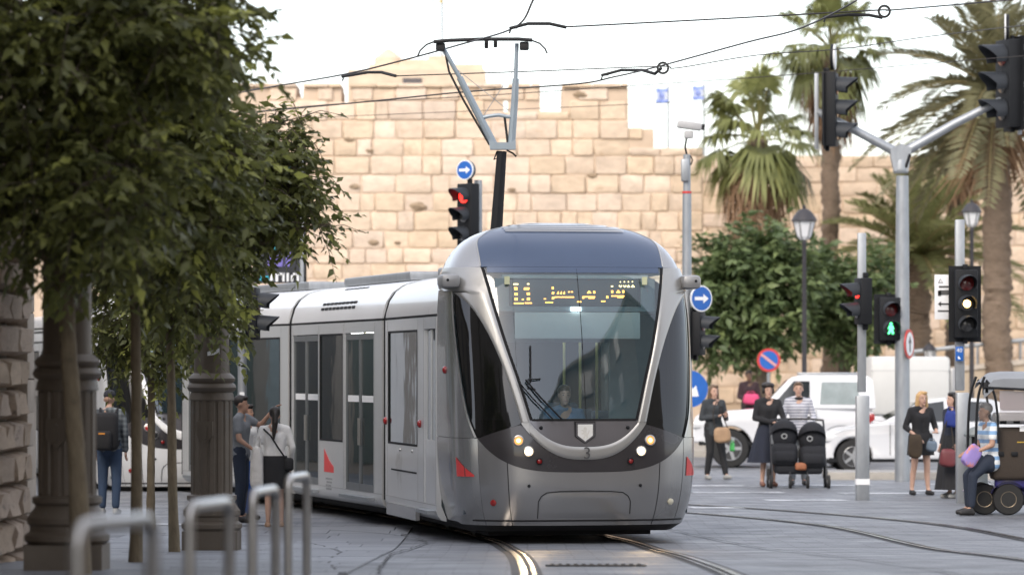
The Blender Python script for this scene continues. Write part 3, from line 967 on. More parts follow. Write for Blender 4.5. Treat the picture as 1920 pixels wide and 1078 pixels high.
def build_nose(t, paint, pillar, front=True, logo=True, label3=True):
    pb2 = lambda z: 2.0
    back = 2.0
    # lower body, left flank / front / right flank, split at the seams
    seam = PA(.86, .6)
    for (p0, p1, n) in ((-back, -TIPP, 22), (-TIPP, -seam, 10), (-seam, seam, 44), (seam, TIPP, 10), (TIPP, back, 22)):
        g = .003 if abs(p0) != back else 0
        colpatch(p0 + (g if p0 > -back else 0), p1 - (g if p1 < back else 0), lambda P: .23 + (.0 if abs(P) < 1 else .02), lambda P: zb(P), n, 12).build('bumper_shell' if abs(p0) <= seam + 1e-6 and abs(p1) <= seam + 1e-6 else 'flank_panel', paint, t, 60)
    core = colpatch(-back, back, lambda P: .24, lambda P: 1.42, 60, 10, off=-.02).build('nose_core', M_RUB, t, 60)
    MB().grid([[S(P / 20, .235) for P in range(-40, 41)], [Vector((S(P / 20, .235).x * .9, max(.35, S(P / 20, .235).y), .16)) for P in range(-40, 41)]]).build('front_valance', M_DARK, t)
    # charcoal lamp panel
    def ztop(P):
        a = abs(S(P, 1.2).x)
        if a < .715: return so(a)
        tt = (abs(P) - PA(.715, 1.3)) / (TIPP - PA(.715, 1.3))
        return 1.37 + (1.21 - 1.37) * max(0, min(1, tt))
    dp = colpatch(-TIPP, TIPP, lambda P: zb(P) + .004, lambda P: max(zb(P) + .006, ztop(P) - .004), 70, 12, off=-.004).build('lamp_panel', M_CHAR, t, 60)
    # smile band
    pm = PA(.63, 1.3)
    colpatch(-pm, pm, lambda P: so(S(P, 1.15).x), lambda P: si(S(P, 1.2).x), 56, 7, off=.004, crown=.012).build('smile_band', pillar, t, 60)
    # emblem panel
    ep = colpatch(-pm, pm, lambda P: si(S(P, 1.2).x) + .004, lambda P: 1.412, 44, 8).build('emblem_panel', M_PANEL, t, 60)
    # windscreen
    wsn = rowpatch(1.415, 3.14, lambda z: -PA(ip(AI, z), z), lambda z: PA(ip(AI, z), z), 34, 40).build('windscreen', M_WIND, t, 60)
    # gasket frame round the windscreen (thin dark band printed on the edge of the glass)
    for s in (-1, 1):
        rowpatch(1.415, 3.14, lambda z: s * PA(ip(AI, z) - .035 - .05 * max(0, (z - 2.2)) * 0, z), lambda z: s * PA(ip(AI, z), z), 30, 3, off=.002).build('gasket', M_RUB, wsn, 60)
    rowpatch(1.405, 1.43, lambda z: -PA(.60, z), lambda z: PA(.60, z), 1, 30, off=.004).build('gasket', M_RUB, wsn, 60)
    rowpatch(3.085, 3.148, lambda z: -PA(1.0, z), lambda z: PA(1.0, z), 2, 30, off=.003).build('gasket', M_FAIR, wsn, 60)
    MB().tube([S(.001, 1.43 + k * .1, .001) for k in range(18)], .004, 4).build('centre_seam', M_RUB, wsn)
    # pillars and black quarter windows
    for s in (-1, 1):
        def ao(z):
            if z <= 2.86: return PA(ip(AO, z), z)
            e = (z - 2.86) / .06
            return PA(1.36, z) + (2.0 - PA(1.36, z)) * min(1, e)
        rowpatch(1.39, 3.145, lambda z: s * PA(ip(AI, z), z), lambda z: s * ao(z), 60, 14, off=.004, crown=.014).build('corner_pillar', pillar, t, 60)
        # small wedge that joins pillar and smile band
        colpatch(s * PA(.63, 1.3), s * PA(.715, 1.3), lambda P: so(S(P, 1.3).x), lambda P: 1.392, 5, 4, off=.008).build('pillar_foot', pillar, t, 60)
        def inn(z):
            if z >= 1.37: return PA(ip(AO, z), z)
            tt = (1.37 - z) / (1.37 - 1.21)
            return PA(.715, 1.37) + (TIPP - PA(.715, 1.37)) * tt
        rowpatch(1.212, 2.875, lambda z: s * inn(z), lambda z: s * max(inn(z) + .004, ip(PS, z)), 60, 14, off=-.014).build('quarter_window', M_BLKGL, t, 60)
        rowpatch(1.22, 2.89, lambda z: s * ip(PS, z), lambda z: s * (ip(PS, z) + .022), 40, 2, off=.008).build('chrome_strip', M_STAIN, t, 60)
        rowpatch(1.214, 2.90, lambda z: s * (ip(PS, z) + .024), lambda z: s * 2.0, 60, 14, off=-.006).build('cab_side', paint, t, 60)
        # mirror pod
        mp = MB().rbox((s * 1.41, .86, 2.99), (.22, .34, .16), .05).rbox((s * 1.36, .95, 2.96), (.16, .14, .10), .03).build('mirror_pod', M_PILLAR2, t)
        MB().lathe([(.016, -.006), (.016, .006)], (s * 1.45, .69, 3.0), 12, 'y').build('pod_lens', M_BLK, mp)
        # marker lamp on the flank
        pq = S(s * 1.12, 1.98, 0)
        MB().ball((pq.x, pq.y, pq.z), (.03, .045, .045), 10, 6).build('side_marker', M_REDL, t)
        # headlights
        for (a, z, r, m) in ((.755, 1.185, .056, M_HEAD1), (.645, 1.065, .054, M_LAMP_W), (.525, .955, .034, M_REDL)):
            if not front: m = M_REDL if r < .05 or z > 1.1 else M_BLK
            a_, z_ = a, z
            p = S(s * PA(a_, z_), z_, 0); n = (S(s * PA(a_, z_), z_, .1) - p).normalized()
            if n.y > 0: n = -n
            q = n.to_track_quat('Z', 'Y').to_matrix()
            ring = MB(); ring.lathe([(r * .86, .0), (r * 1.12, .0), (r * 1.12, .022), (r * .9, .026), (r * .86, .01)], (0, 0, 0), 20)
            ring.v = [tuple(q @ Vector(v) + p) for v in ring.v]
            h = ring.build('headlight', M_STAIN if r > .05 else M_BLK, t)
            ln = MB().lathe([(r * .92, .004), (r * .92, .010), (r * .6, .018), (.001, .021)], (0, 0, 0), 20)
            ln.v = [tuple(q @ Vector(v) + p) for v in ln.v]
            lz = ln.build('lens', m, h)
            if m is M_LAMP_W:
                sp = bpy.data.lights.new('headlight_beam', 'SPOT'); sp.energy = 40; sp.color = (1., .72, .42); sp.spot_size = math.radians(46); sp.spot_blend = .8; sp.shadow_soft_size = .05
                so_ = bpy.data.objects.new('headlight_beam', sp); COL.objects.link(so_); so_.parent = h
                so_.location = p + n * .06; so_.rotation_euler = Vector((0, 1, .10)).to_track_quat('Z', 'Y').to_euler()
            if r > .05 and m is M_HEAD1:
                bb = MB().ball((0, 0, .025), (.022, .022, .012), 10, 6); bb.v = [tuple(q @ Vector(v) + p) for v in bb.v]
                bb.build('bulb', M_LAMP_A, h)
        # low reflectors and bolts
        for (a, z, r, m) in ((1.02, .49, .036, M_REDL if s < 0 else M_REFW), (.64, .68, .018, M_BLK)):
            p = S(s * PA(a, z), z, .004); n = (S(s * PA(a, z), z, .1) - S(s * PA(a, z), z, 0)).normalized()
            if n.y > 0: n = -n
            q = n.to_track_quat('Z', 'Y').to_matrix()
            b = MB().lathe([(r, -.004), (r, .012), (r * .5, .02), (.001, .022)], (0, 0, 0), 14); b.v = [tuple(q @ Vector(v) + p) for v in b.v]
            b.build('reflector' if r > .03 else 'bolt', m, t)
        for a in (.5,):
            p = S(s * PA(a, 1.33), 1.33, .004)
            MB().ball(tuple(p), .022, 8, 6).build('washer_jet', M_BLK, ep)
        # red flank logo: two slanting blades
        if logo:
            for (u0, u1, z0, zt0, zt1) in ((0, .42, .78, 1.0, .89), (.46, .80, .78, .88, .80)):
                pts = []
                def sp(u, z):
                    Pq = s * (.60 + .28 * (u if s < 0 else u))
                    return S(Pq, z, .004 * 1)
                rows = []
                for j in range(2):
                    row = []
                    for k in range(7):
                        u = u0 + (u1 - u0) * k / 6
                        u = (u if s < 0 else u)
                        zt = zt0 + (zt1 - zt0) * k / 6
                        uu = .8 - u if s < 0 else u
                        Pq = s * (.61 + .30 * uu)
                        zz = z0 + (zt - z0) * j
                        q_ = S(Pq, zz, 0); nn_ = (S(Pq, zz, .1) - q_); nn_ = nn_.normalized()
                        if nn_.x * s < 0: nn_ = -nn_
                        row.append(q_ + nn_ * .006)
                    rows.append(row)
                MB().grid(rows).build('red_emblem', M_LOGO, t, 60)
    # seams on the bumper: vertical joints and the coupler hatch
    def seamtube(pts, r=.0055):
        MB().tube(pts, r, 5).build('panel_seam', M_RUB, t)
    hatch = [(-.53, .31), (-.53, .50), (-.50, .56), (-.44, .60), (-.3, .615), (0, .62), (.3, .615), (.44, .60), (.50, .56), (.53, .50), (.53, .31)]
    hp = []
    for i in range(len(hatch) - 1):
        for k in range(4):
            a = hatch[i][0] + (hatch[i + 1][0] - hatch[i][0]) * k / 4; z = hatch[i][1] + (hatch[i + 1][1] - hatch[i][1]) * k / 4
            hp.append(S(PA(a, z) if abs(a) > 1e-6 else 0, z, 0) + Vector((0, -.003, 0)))
    seamtube(hp)
    # hatch face, a slightly domed panel
    rows = []
    for j in range(9):
        z = .315 + (.60 - .315) * j / 8
        half = .50 if z < .5 else .50 - .07 * ((z - .5) / .10) ** 2
        rows.append([S(PA(-half + 2 * half * k / 20, z), z, 0) + Vector((0, -.012 * (1 - abs(2 * k / 20 - 1) ** 6) * (1 - abs(2 * j / 8 - 1) ** 6), 0)) for k in range(21)])
    MB().grid(rows).build('coupler_hatch', paint, t, 60)
    seamtube([S(PA(-1.15, 1.0) * 0 + x / 40, .285, .001) for x in range(-28, 29)], .010)
    # roof fairing: blue-grey centre with silver shoulders
    AC = [(3.15, 1.065), (3.3, 1.065), (3.40, 1.06), (3.47, 1.03), (3.53, .95), (3.58, .86), (3.64, .63), (3.68, .36), (3.69, .1)]
    rf = rowpatch(3.152, 3.69, lambda z: -PA(ip(AC, z), z), lambda z: PA(ip(AC, z), z), 26, 40, off=.0).build('roof_fairing', M_FAIR, t, 60)
    for s in (-1, 1):
        rowpatch(3.152, 3.69, lambda z: s * PA(ip(AC, z), z), lambda z: s * 2.0, 26, 16, off=-.002).build('roof_shoulder', paint, t, 60)
        MB().tube([S(s * PA(ip(AC, z), z), z, 0) for z in [3.16 + k * .02 for k in range(24)]], .008, 5).build('trim_strip', pillar, t)
    # grille on the brow
    for k in range(5):
        z0 = 3.565 + k * .024
        hw = min(.70, ip(W_T, z0) - .06)
        rows = [[S(PA(-hw + 2 * hw * i / 24, z), z, 0) + Vector((0, -.006, .012)) for i in range(25)] for z in (z0, z0 + .013)]
        MB().grid(rows).build('grille_slat', pillar, rf, 60)
    # tail of the tall cab roof, sloping down to the saloon roof
    prof = [(ip(W_T, z), z) for z in (3.10, 3.2, 3.3, 3.4, 3.5, 3.57, 3.62, 3.66, 3.685)]
    full = [(-a, z) for a, z in prof] + [(a, z) for a, z in prof[::-1]]
    rows = []
    for k in range(9):
        tt = k / 8; u = UB - .02 + 1.1 * tt
        sc = 1 - .98 * tt ** 2.2
        rows.append([(a * (1 - .10 * tt), u, 3.06 + (z - 3.06) * sc) for a, z in full])
    MB().grid(rows).build('roof_tail', paint, t, 60)
    # cab interior
    MB().bx(-1.3, 1.3, 1.55, 1.60, .3, 1.35).bx(-1.3, -.62, 1.55, 1.60, 1.35, 2.62).bx(.62, 1.3, 1.55, 1.60, 1.35, 2.62).bx(-.62, .62, 1.55, 1.60, 2.3, 2.62).build('cab_bulkhead', M_INT, t, smooth=0)
    MB().bx(-1.3, 1.3, .5, 1.55, .35, .42).build('cab_floor', M_INTD, t, smooth=0)
    MB().prism([(.17, 1.40), (.32, 1.43), (.75, 1.30), (.75, 1.0), (.17, 1.2)], -.66, .66, 'x').build('dashboard', M_DASH, t)
    MB().bx(-.85, .85, .55, 1.5, 3.02, 3.06).build('cab_ceiling', M_INT, t, smooth=0)
    MB().rbox((.02, .52, 2.485), (1.46, .015, .30), .005).build('sun_blind', M_BLIND, t)
    lb_ = MB().rbox((.0, .62, 2.86), (1.50, .10, .30), .01).build('led_sign', M_LEDBOX, t)
    MB().bx(-.93, .93, .52, .60, 2.645, 2.70).bx(-.93, -.77, .55, .62, 2.70, 3.02).bx(.77, .93, .55, .62, 2.70, 3.02).build('sign_bezel', M_BEZ, t, smooth=0)
    if front:
        sc_ = 1.46 / 1640
        for m_, sel in ((M_LEDDOT, lambda y: y > 250), (M_LEDDOT2, lambda y: y <= 250)):
            mb = MB()
            for (x, yy, w) in LED:
                if not sel(yy): continue
                xa = (x - 955) * sc_; xb = (x + w - 955) * sc_; z = 2.86 + (320 - yy) * sc_
                nd_ = max(1, int(round((xb - xa) / .0125)))
                for k in range(nd_):
                    cx = xa + (k + .5) * (xb - xa) / nd_
                    mb.bx(cx - .0052, cx + .0052, .562, .569, z - .0062, z + .0062)
            mb.build('led_text', m_, lb_, smooth=0)
        MB().bx(-.055, .055, .50, .515, 2.648, 2.694).build('cab_lamp', emis('white_lamp', (1, .98, .95), 10), t, smooth=0)
        for a in (-.80, .80):
            MB().bx(a - .03, a + .03, .50, .505, 2.95, 3.04).build('small_notice', mat('yellow_notice', (.6, .62, .40), .6, 0), t, smooth=0)
    # wiper: two long arms and a pivot
    wp = [S(PA(-.27, 1.42), 1.42, .03), S(PA(-.50, 1.66), 1.66, .035), S(PA(-.66, 1.86), 1.86, .035)]
    wb = [Vector((p.x, p.y - .03, p.z)) for p in wp]
    wi = MB().tube(wb, .011, 6).build('wiper', M_RUB, wsn)
    MB().tube([v + Vector((-.09, 0, -.01)) for v in wb], .009, 6).build('wiper_arm', M_RUB, wi)
    q0 = S(PA(-.585, 1.9), 1.9, 0); q1 = S(PA(-.585, 2.25), 2.25, 0)
    MB().tube([q0 + Vector((-.02, -.05, -.06)), q1 + Vector((0, -.035, 0))], .011, 6).build('wiper_blade', M_RUB, wi)
    MB().tube([q0 + Vector((.1, -.05, -.02)), q0 + Vector((-.06, -.05, -.03)), q0 + Vector((-.05, -.05, -.12)), q0 + Vector((.04, -.05, -.14))], .008, 6).build('wiper_bracket', M_RUB, wi)
    # shield and number
    if label3:
        def shield(w, h, y0, y1):
            return MB().prism([(-w, h), (w, h), (w, -.35 * h), (0, -1.05 * h), (-w, -.35 * h)][::-1], y0, y1)
        py_ = S(0, 1.27, 0).y
        sh = shield(.108, .115, py_ - .022, py_ + .03).build('shield', M_PANEL, t, smooth=0, loc=(0, 0, 1.275))
        shield(.117, .124, py_ - .016, py_ + .03).build('shield_rim', M_RUB, sh, smooth=0)
        shield(.086, .093, py_ - .028, py_ + .0).build('shield_field', mat('emblem_white', (.80, .79, .75), .4, 0, var=.02), sh, smooth=0)
        # small standing lion in relief
        lion = [(-.012, -.07), (-.03, -.062), (-.012, -.035), (-.02, -.015), (-.042, -.02), (-.046, -.008), (-.02, .004), (-.026, .018), (-.046, .022), (-.044, .034), (-.018, .03), (-.022, .05), (-.006, .066), (.014, .058), (.018, .036), (.012, .012), (.022, -.012), (.032, .006), (.04, .03), (.048, .026), (.042, -.002), (.028, -.03), (.03, -.06), (.012, -.066), (.014, -.044), (.0, -.034)]
        MB().prism(lion[::-1], py_ - .031, py_ - .01).build('shield_lion', mat('lion_relief', (.70, .68, .62), .5, 0), sh, smooth=0)
        n3 = link('fleet_number', text_mesh('3', .19, M_TXT), t, (0.012, S(0, 1.04, 0).y - .045, 1.04), FACE)


M_PILLAR2 = mat('dull_silver', (.34, .34, .34), .4, .4, var=.06)
M_REDL = mat('red_lens', (.30, .012, .012), .15, 0, var=.1, coat=.8)
M_REFW = mat('pale_lens', (.6, .57, .45), .2, 0, coat=.5)
M_HEAD1 = emis('lamp_amber_dim', (1., .45, .16), .55)
M_DASH = mat('dash_top', (.13, .17, .20), .6, 0, var=.1)
M_BEZ = mat('sign_bezel', (.20, .26, .29), .55, 0, var=.05)

TH1, TH2, TH3 = math.radians(11), math.radians(15), math.radians(20)
NOSE = Vector((.825, 42.0, .0))
L1_, L2_, L3_ = 5.55, 6.0, 6.1


def build_tram(loc, th, label, paint, pillar, full=True):
    t = thing('tram', label, 'tram', loc, th)
    build_nose(t, paint, pillar, front=full, logo=full, label3=full)
    E = L1_ - .17
    ops = {-1: [(1.70, 2.45, .36, 2.46, 'cabdoor'), (2.95, 5.15, 1.06, 2.46, 'win')], 1: [(1.70, 2.45, .36, 2.46, 'cabdoor'), (2.95, 5.15, 1.06, 2.46, 'win')]}
    flank = M_SIDE if full else paint
    for sg in (-1, 1): side_wall(t, sg, UB, E, ops[sg], flank)
    roof_shell(t, UB, E, flank)
    interior(t, UB + .1, E)
    underframe(t, .75, E, (2.6, 4.4))
    # small fittings on the flank that faces the street
    for (u, z) in ((5.3, 1.34), (2.72, 1.34)):
        MB().ball((-1.43, u, z), (.035, .05, .05), 10, 6).build('side_marker', M_REDL, t)
    MB().bx(-1.424, -1.42, 3.0, 4.9, .735, .755).build('panel_slot', M_RUB, t, smooth=0)
    MB().bx(-1.45, -1.40, 2.9, 5.1, .18, .33).build('skirt_cover', paint, t, smooth=0)
    for u in (3.3, 4.2):
        MB().ball((-1.42, u, 1.0), .022, 8, 6).build('bolt', M_STAIN, t)
    # next sections, each turned a little further
    spots = [(Vector((0, L1_, 0)), TH2 - TH1, L2_, True), (None, TH3 - TH2, L3_, False)]
    M = Matrix.Translation((0, L1_, 0)) @ Matrix.Rotation(TH2 - TH1, 4, 'Z')
    lens = [L2_, L3_] if full else [L2_]
    bellows(t, L1_)
    for i, LL in enumerate(lens):
        sec = bpy.data.objects.new('body_section', None); COL.objects.link(sec); sec.parent = t
        sec.matrix_local = M
        if i == 0:
            o_ = [(.62, 2.32, .36, 2.46, 'door'), (2.46, 3.92, 1.02, 2.46, 'win'), (4.02, 5.72, .36, 2.46, 'door')]
        else:
            o_ = [(.55, 3.3, .98, 2.44, 'win'), (4.3, 5.6, .36, 2.46, 'door')]
        for sg in (-1, 1): side_wall(sec, sg, .17, LL - .17, o_, flank)
        roof_shell(sec, .17, LL - .17, flank, vents=(i == 0), white=M_SILVER2)
        interior(sec, .2, LL - .2)
        underframe(sec, .0, LL, () if i == 0 else (1.2, 3.0))
        if i == 0 and full:
            for (u0, u1, zt0, zt1) in ((3.02, 3.30, .68, .76), (3.32, 3.62, .77, .91)):
                MB().prism([(u0, .60), (u1, .60), (u1, zt1), (u0, zt0)], -1.4235, -1.4205, 'x').build('red_emblem', M_LOGO, sec, smooth=0)
            for k, (a, b) in enumerate(((3.12, 3.50), (3.14, 3.46), (3.18, 3.5), (3.16, 3.44))):
                u = a
                while u < b:
                    MB().bx(-1.423, -1.4205, u, u + .045, .50 - k * .045, .525 - k * .045).build('lettering', M_FAINT, sec, smooth=0); u += .07
        if i + 1 < len(lens) or not full or True:
            bellows(sec, LL) if i + 1 < len(lens) else MB().prism([(1.40, .34), (1.40, 2.62), (1.27, 2.96), (.95, 3.10), (-.95, 3.10), (-1.27, 2.96), (-1.40, 2.62), (-1.40, .34)][::-1], LL - .17, LL - .05).build('end_wall', M_RUB, sec, smooth=0)
        for ch in list(sec.children):
            mb_ = ch.matrix_basis.copy(); ch.parent = t; ch.matrix_basis = M @ mb_
        bpy.data.objects.remove(sec)
        if i + 1 < len(lens): M = M @ Matrix.Translation((0, LL, 0)) @ Matrix.Rotation(TH3 - TH2, 4, 'Z')
    return t


tram = build_tram(NOSE, TH1, 'silver articulated tram number 3 with lit headlights rounding the curve', M_SILVER, M_PILLAR)
tram2 = build_tram(Vector((-5.15, 60.6, -.15)), math.radians(14), 'white fronted second tram half hidden behind the street trees', M_SILVER2, mat('white_pillar', (.82, .82, .82), .3, .1, coat=.4), full=False)

# pantograph: part of the first tram
YP = 47.7


def pp(px, py, dy=0.): return PX(px, py, YP + dy)


pan = bpy.data.objects.new('pantograph', None); COL.objects.link(pan); pan.parent = tram
bpy.context.view_layer.update()
pan.matrix_parent_inverse = tram.matrix_world.inverted()
M_PANB = mat('pantograph_blue_grey', (.28, .33, .37), .4, .3, var=.08)
MB().tube([pp(922, 520), pp(931, 425), pp(941, 284)], [.085, .08, .065], 10).build('lower_arm', M_BLK, pan)
MB().tube([pp(926, 272), pp(884, 190), pp(862, 146)], [.052, .046, .042], 8).build('frame_tube', M_PANB, pan)
MB().tube([pp(862, 146), pp(826, 82)], .028, 8).build('frame_tube', M_PANB, pan)
MB().tube([pp(959, 268), pp(965, 190), pp(967, 148)], [.05, .045, .042], 8).build('frame_tube', M_PANB, pan)
MB().tube([pp(967, 148), pp(969, 82)], .026, 8).build('frame_tube', M_PANB, pan)
MB().prism([(XX(919, YP), pp(0, 281).z), (XX(967, YP), pp(0, 281).z), (XX(967, YP), pp(0, 262).z), (XX(958, YP), pp(0, 268).z), (XX(930, YP), pp(0, 268).z), (XX(916, YP), pp(0, 262).z)], YP - .09, YP + .09).build('yoke', M_PANB, pan)
MB().tube([pp(918, 272), pp(870, 190), pp(842, 135), pp(834, 95)], .016, 6).build('guide_rod', M_DARK, pan)
MB().tube([pp(905, 221), pp(918, 218), pp(935, 216), pp(950, 219), pp(962, 220)], .024, 8).build('cross_tube', M_PANB, pan)
MB().tube([pp(946, 219), pp(952, 268)], .018, 6).build('link_rod', M_DARK, pan)
MB().tube([pp(856, 130), pp(960, 213)], .004, 4).tube([pp(965, 128), pp(906, 218)], .004, 4).build('bracing_wire', M_STEEL, pan)
MB().tube([pp(932, 284), pp(926, 300), pp(934, 296)], .01, 5).tube([pp(950, 282), pp(962, 288), pp(968, 294)], .012, 5).build('cable_loop', M_BLK, pan)
for dy in (-.11, .11):
    MB().tube([pp(813, 79, dy), pp(840, 76.5, dy), pp(905, 74, dy), pp(972, 74, dy), pp(998, 76, dy)], .026, 6).build('contact_strip', M_DARK, pan)
    MB().tube([pp(816, 78, dy), pp(800, 84, dy), pp(788, 95, dy), pp(783, 106, dy)], .012, 6).build('horn', M_DARK, pan)
    MB().tube([pp(996, 76, dy), pp(1012, 82, dy), pp(1022, 92, dy), pp(1026, 101, dy)], .012, 6).build('horn', M_DARK, pan)
MB().rbox(pp(826, 89), (.12, .18, .10), .02).build('head_spring', M_DARK, pan)
MB().rbox(pp(983, 87), (.12, .18, .10), .02).build('head_spring', M_DARK, pan)
MB().rbox(pp(912, 84), (.05, .06, .10), .01).build('head_lug', M_DARK, pan)
MB().rbox(pp(929, 83), (.05, .06, .09), .01).build('head_lug', M_DARK, pan)
# the base that carries it on the roof
MB().rbox((XX(922, YP), YP + .25, 3.27), (1.0, 1.1, .22), .04).build('pantograph_base', M_DARK, pan)

# ================================================================ TREES AND PALMS
def leaf_mat(name, c_dark, c_mid, c_light, trans=.35, rough=.5):
    m = bpy.data.materials.new(name); m.use_nodes = True
    nt = m.node_tree; b = nt.nodes['Principled BSDF']; L = nt.links.new
    at = nd(nt, 'ShaderNodeAttribute', attribute_name='leaf_tone')
    cr = nd(nt, 'ShaderNodeValToRGB'); L(at.outputs['Fac'], cr.inputs[0])
    e = cr.color_ramp.elements
    e[0].position = 0; e[0].color = (*c_dark, 1); e[1].position = 1; e[1].color = (*c_light, 1)
    x = e.new(.6); x.color = (*c_mid, 1)
    L(cr.outputs[0], b.inputs['Base Color'])
    b.inputs['Roughness'].default_value = rough
    tl = nd(nt, 'ShaderNodeBsdfTranslucent'); L(cr.outputs[0], tl.inputs[0])
    mx = nd(nt, 'ShaderNodeMixShader'); mx.inputs[0].default_value = trans
    L(b.outputs[0], mx.inputs[1]); L(tl.outputs[0], mx.inputs[2]); L(mx.outputs[0], nt.nodes['Material Output'].inputs['Surface'])
    return m


M_LEAF = leaf_mat('street_tree_leaf', (.068, .078, .028), (.195, .208, .062), (.46, .48, .12), .42)
M_LEAF2 = leaf_mat('square_tree_leaf', (.06, .095, .04), (.14, .19, .075), (.25, .31, .12), .35)
M_PALM = leaf_mat('fan_palm_leaf', (.09, .10, .035), (.20, .22, .075), (.36, .37, .14), .35)
M_PALMD = leaf_mat('dead_palm_leaf', (.15, .085, .045), (.27, .17, .10), (.37, .27, .18), .2, .8)
M_DATE = leaf_mat('date_palm_leaf', (.10, .095, .05), (.21, .20, .105), (.32, .30, .17), .3)
M_DATE2 = leaf_mat('young_palm_leaf', (.15, .16, .065), (.30, .31, .13), (.42, .42, .2), .38)
M_BARK = mat('pale_bark', (.17, .135, .085), .85, 0, var=.3, scale=14, stretch=(1, 1, .4), bump=.6, bscale=30, dirt=((.10, .085, .055), 9, .60))
M_BARK2 = mat('palm_bark', (.17, .125, .09), .9, 0, var=.3, scale=8, bump=.9, bscale=18, stretch=(1, 1, 2.5))
M_BARKD = mat('dark_bark', (.09, .07, .05), .9, 0, var=.3, scale=10, bump=.5)


def leaves_object(name, parent, m, pos, dirs, nrm, size, tone, aspect=.48, kind='stuff'):
    """many small folded leaves in one mesh; arrays of base point, direction, normal, length, tone"""
    n = len(pos)
    pos = np.asarray(pos); d = np.asarray(dirs); nn = np.asarray(nrm); sz = np.asarray(size)[:, None]
    d = d / np.linalg.norm(d, axis=1, keepdims=True)
    s = np.cross(d, nn); s /= (np.linalg.norm(s, axis=1, keepdims=True) + 1e-9)
    nn = np.cross(s, d)
    w = sz * aspect
    V = np.empty((n, 6, 3))
    V[:, 0] = pos
    V[:, 1] = pos + d * sz * .38 + s * w * .5 + nn * w * .16
    V[:, 2] = pos + d * sz * .36 - nn * w * .04
    V[:, 3] = pos + d * sz * .38 - s * w * .5 + nn * w * .16
    V[:, 4] = pos + d * sz * .74 + s * w * .0 - nn * w * .10
    V[:, 5] = pos + d * sz - nn * w * .30
    F = np.array([[0, 1, 2], [0, 2, 3], [1, 5, 2], [2, 5, 3]])
    # 1-5-2 uses the tip; vertex 4 only shapes the midrib
    F = np.array([[0, 1, 2], [0, 2, 3], [2, 1, 4], [2, 4, 3], [1, 5, 4], [4, 5, 3]])
    faces = (np.arange(n)[:, None, None] * 6 + F[None]).reshape(-1, 3)
    me = bpy.data.meshes.new(name)
    me.vertices.add(n * 6); me.vertices.foreach_set('co', V.reshape(-1))
    nf = len(faces)
    me.loops.add(nf * 3); me.loops.foreach_set('vertex_index', faces.reshape(-1).astype(np.int32))
    me.polygons.add(nf); me.polygons.foreach_set('loop_start', np.arange(nf, dtype=np.int32) * 3)
    me.polygons.foreach_set('loop_total', np.full(nf, 3, dtype=np.int32))
    me.update(); me.validate()
    a = me.attributes.new('leaf_tone', 'FLOAT', 'POINT')
    a.data.foreach_set('value', np.repeat(np.asarray(tone), 6).astype(np.float32))
    me.polygons.foreach_set('use_smooth', np.ones(nf, dtype=bool))
    me.materials.append(m)
    o = link(name, me, parent)
    if kind: o['kind'] = kind
    return o


def crown(parent, blobs, ntwig, per, lsize, m, seed, twig_r=.006, barkm=None, spread=.55, droop=.35, shell=.55, twiglen=(.35, .6), bright=.06, hubs=None):
    """fill a crown made of ellipsoids (centre, radii) with leafy twigs"""
    r = np.random.RandomState(seed); rr = random.Random(seed)
    P, D, N, Sz, T = [], [], [], [], []
    tw = MB()
    vol = np.array([b[1][0] * b[1][1] * b[1][2] for b in blobs]); vol = vol ** .8; vol = vol / vol.sum()
    for b, v in zip(blobs, vol):
        c = np.array(b[0]); rad = np.array(b[1]); k = int(ntwig * v) + 1
        for _ in range(k):
            u = r.normal(size=3); u /= np.linalg.norm(u)
            q = shell + (1 - shell) * r.rand() if r.rand() < .72 else r.rand() ** .5
            p0 = c + u * rad * q * .86
            out = u * .75 + r.normal(size=3) * spread; out[2] -= droop * r.rand(); out /= np.linalg.norm(out)
            ln = r.uniform(*twiglen)
            side = np.cross(out, [0, 0, 1]); side /= np.linalg.norm(side) + 1e-9
            base_tone = np.clip(r.normal(.42, .17), 0, .9)
            if r.rand() < bright: base_tone = .97
            n = rr.randint(per[0], per[1])
            tip = p0 + out * ln + np.array([0, 0, -droop * ln * .5])
            if rr.random() < .5:
                tw.tube([tuple(p0 - out * .15), tuple(p0 + out * ln * .5 + np.array([0, 0, .02])), tuple(tip)], [twig_r, twig_r * .7, twig_r * .35], 3, cap=False)
            for i in range(n):
                t = (i + r.rand() * .6) / n
                q0 = p0 + out * ln * t + np.array([0, 0, -droop * ln * .5 * t * t])
                sg = 1 if i % 2 else -1
                dd = out * .55 + side * sg * r.uniform(.5, 1.0) + r.normal(size=3) * .22; dd[2] -= .25
                nm = np.array([0, 0, 1.]) + r.normal(size=3) * .5
                P.append(q0); D.append(dd); N.append(nm); Sz.append(lsize * r.uniform(.5, 1.3)); T.append(np.clip(base_tone + r.normal(0, .1), 0, 1))
    o = leaves_object('foliage', parent, m, P, D, N, Sz, T)
    if tw.v and barkm:
        x = tw.build('twigs', barkm, parent); x['kind'] = 'stuff'
    return o


def wob(p0, p1, n, amp, seed):
    r = random.Random(seed); p0 = Vector(p0); p1 = Vector(p1)
    return [p0.lerp(p1, i / n) + Vector((r.uniform(-amp, amp), r.uniform(-amp, amp), 0)) * (0 if i in (0, n) else 1) for i in range(n + 1)]


def trunk_mesh(name, pts, rs, m, parent, seed=0, lump=.12, seg=12):
    r = random.Random(seed)
    mb = MB().tube(pts, rs, seg)
    mb.v = [tuple(Vector(v) + Vector((r.uniform(-1, 1), r.uniform(-1, 1), 0)) * lump * rs[0] * .5) for v in mb.v]
    return mb.build(name, m, parent, 60)


def EL(px, py, Y, rpx, rpy, ry):
    s = FPX / Y; c = PX(px, py, Y)
    return (tuple(c), (rpx / s, ry, rpy / s))


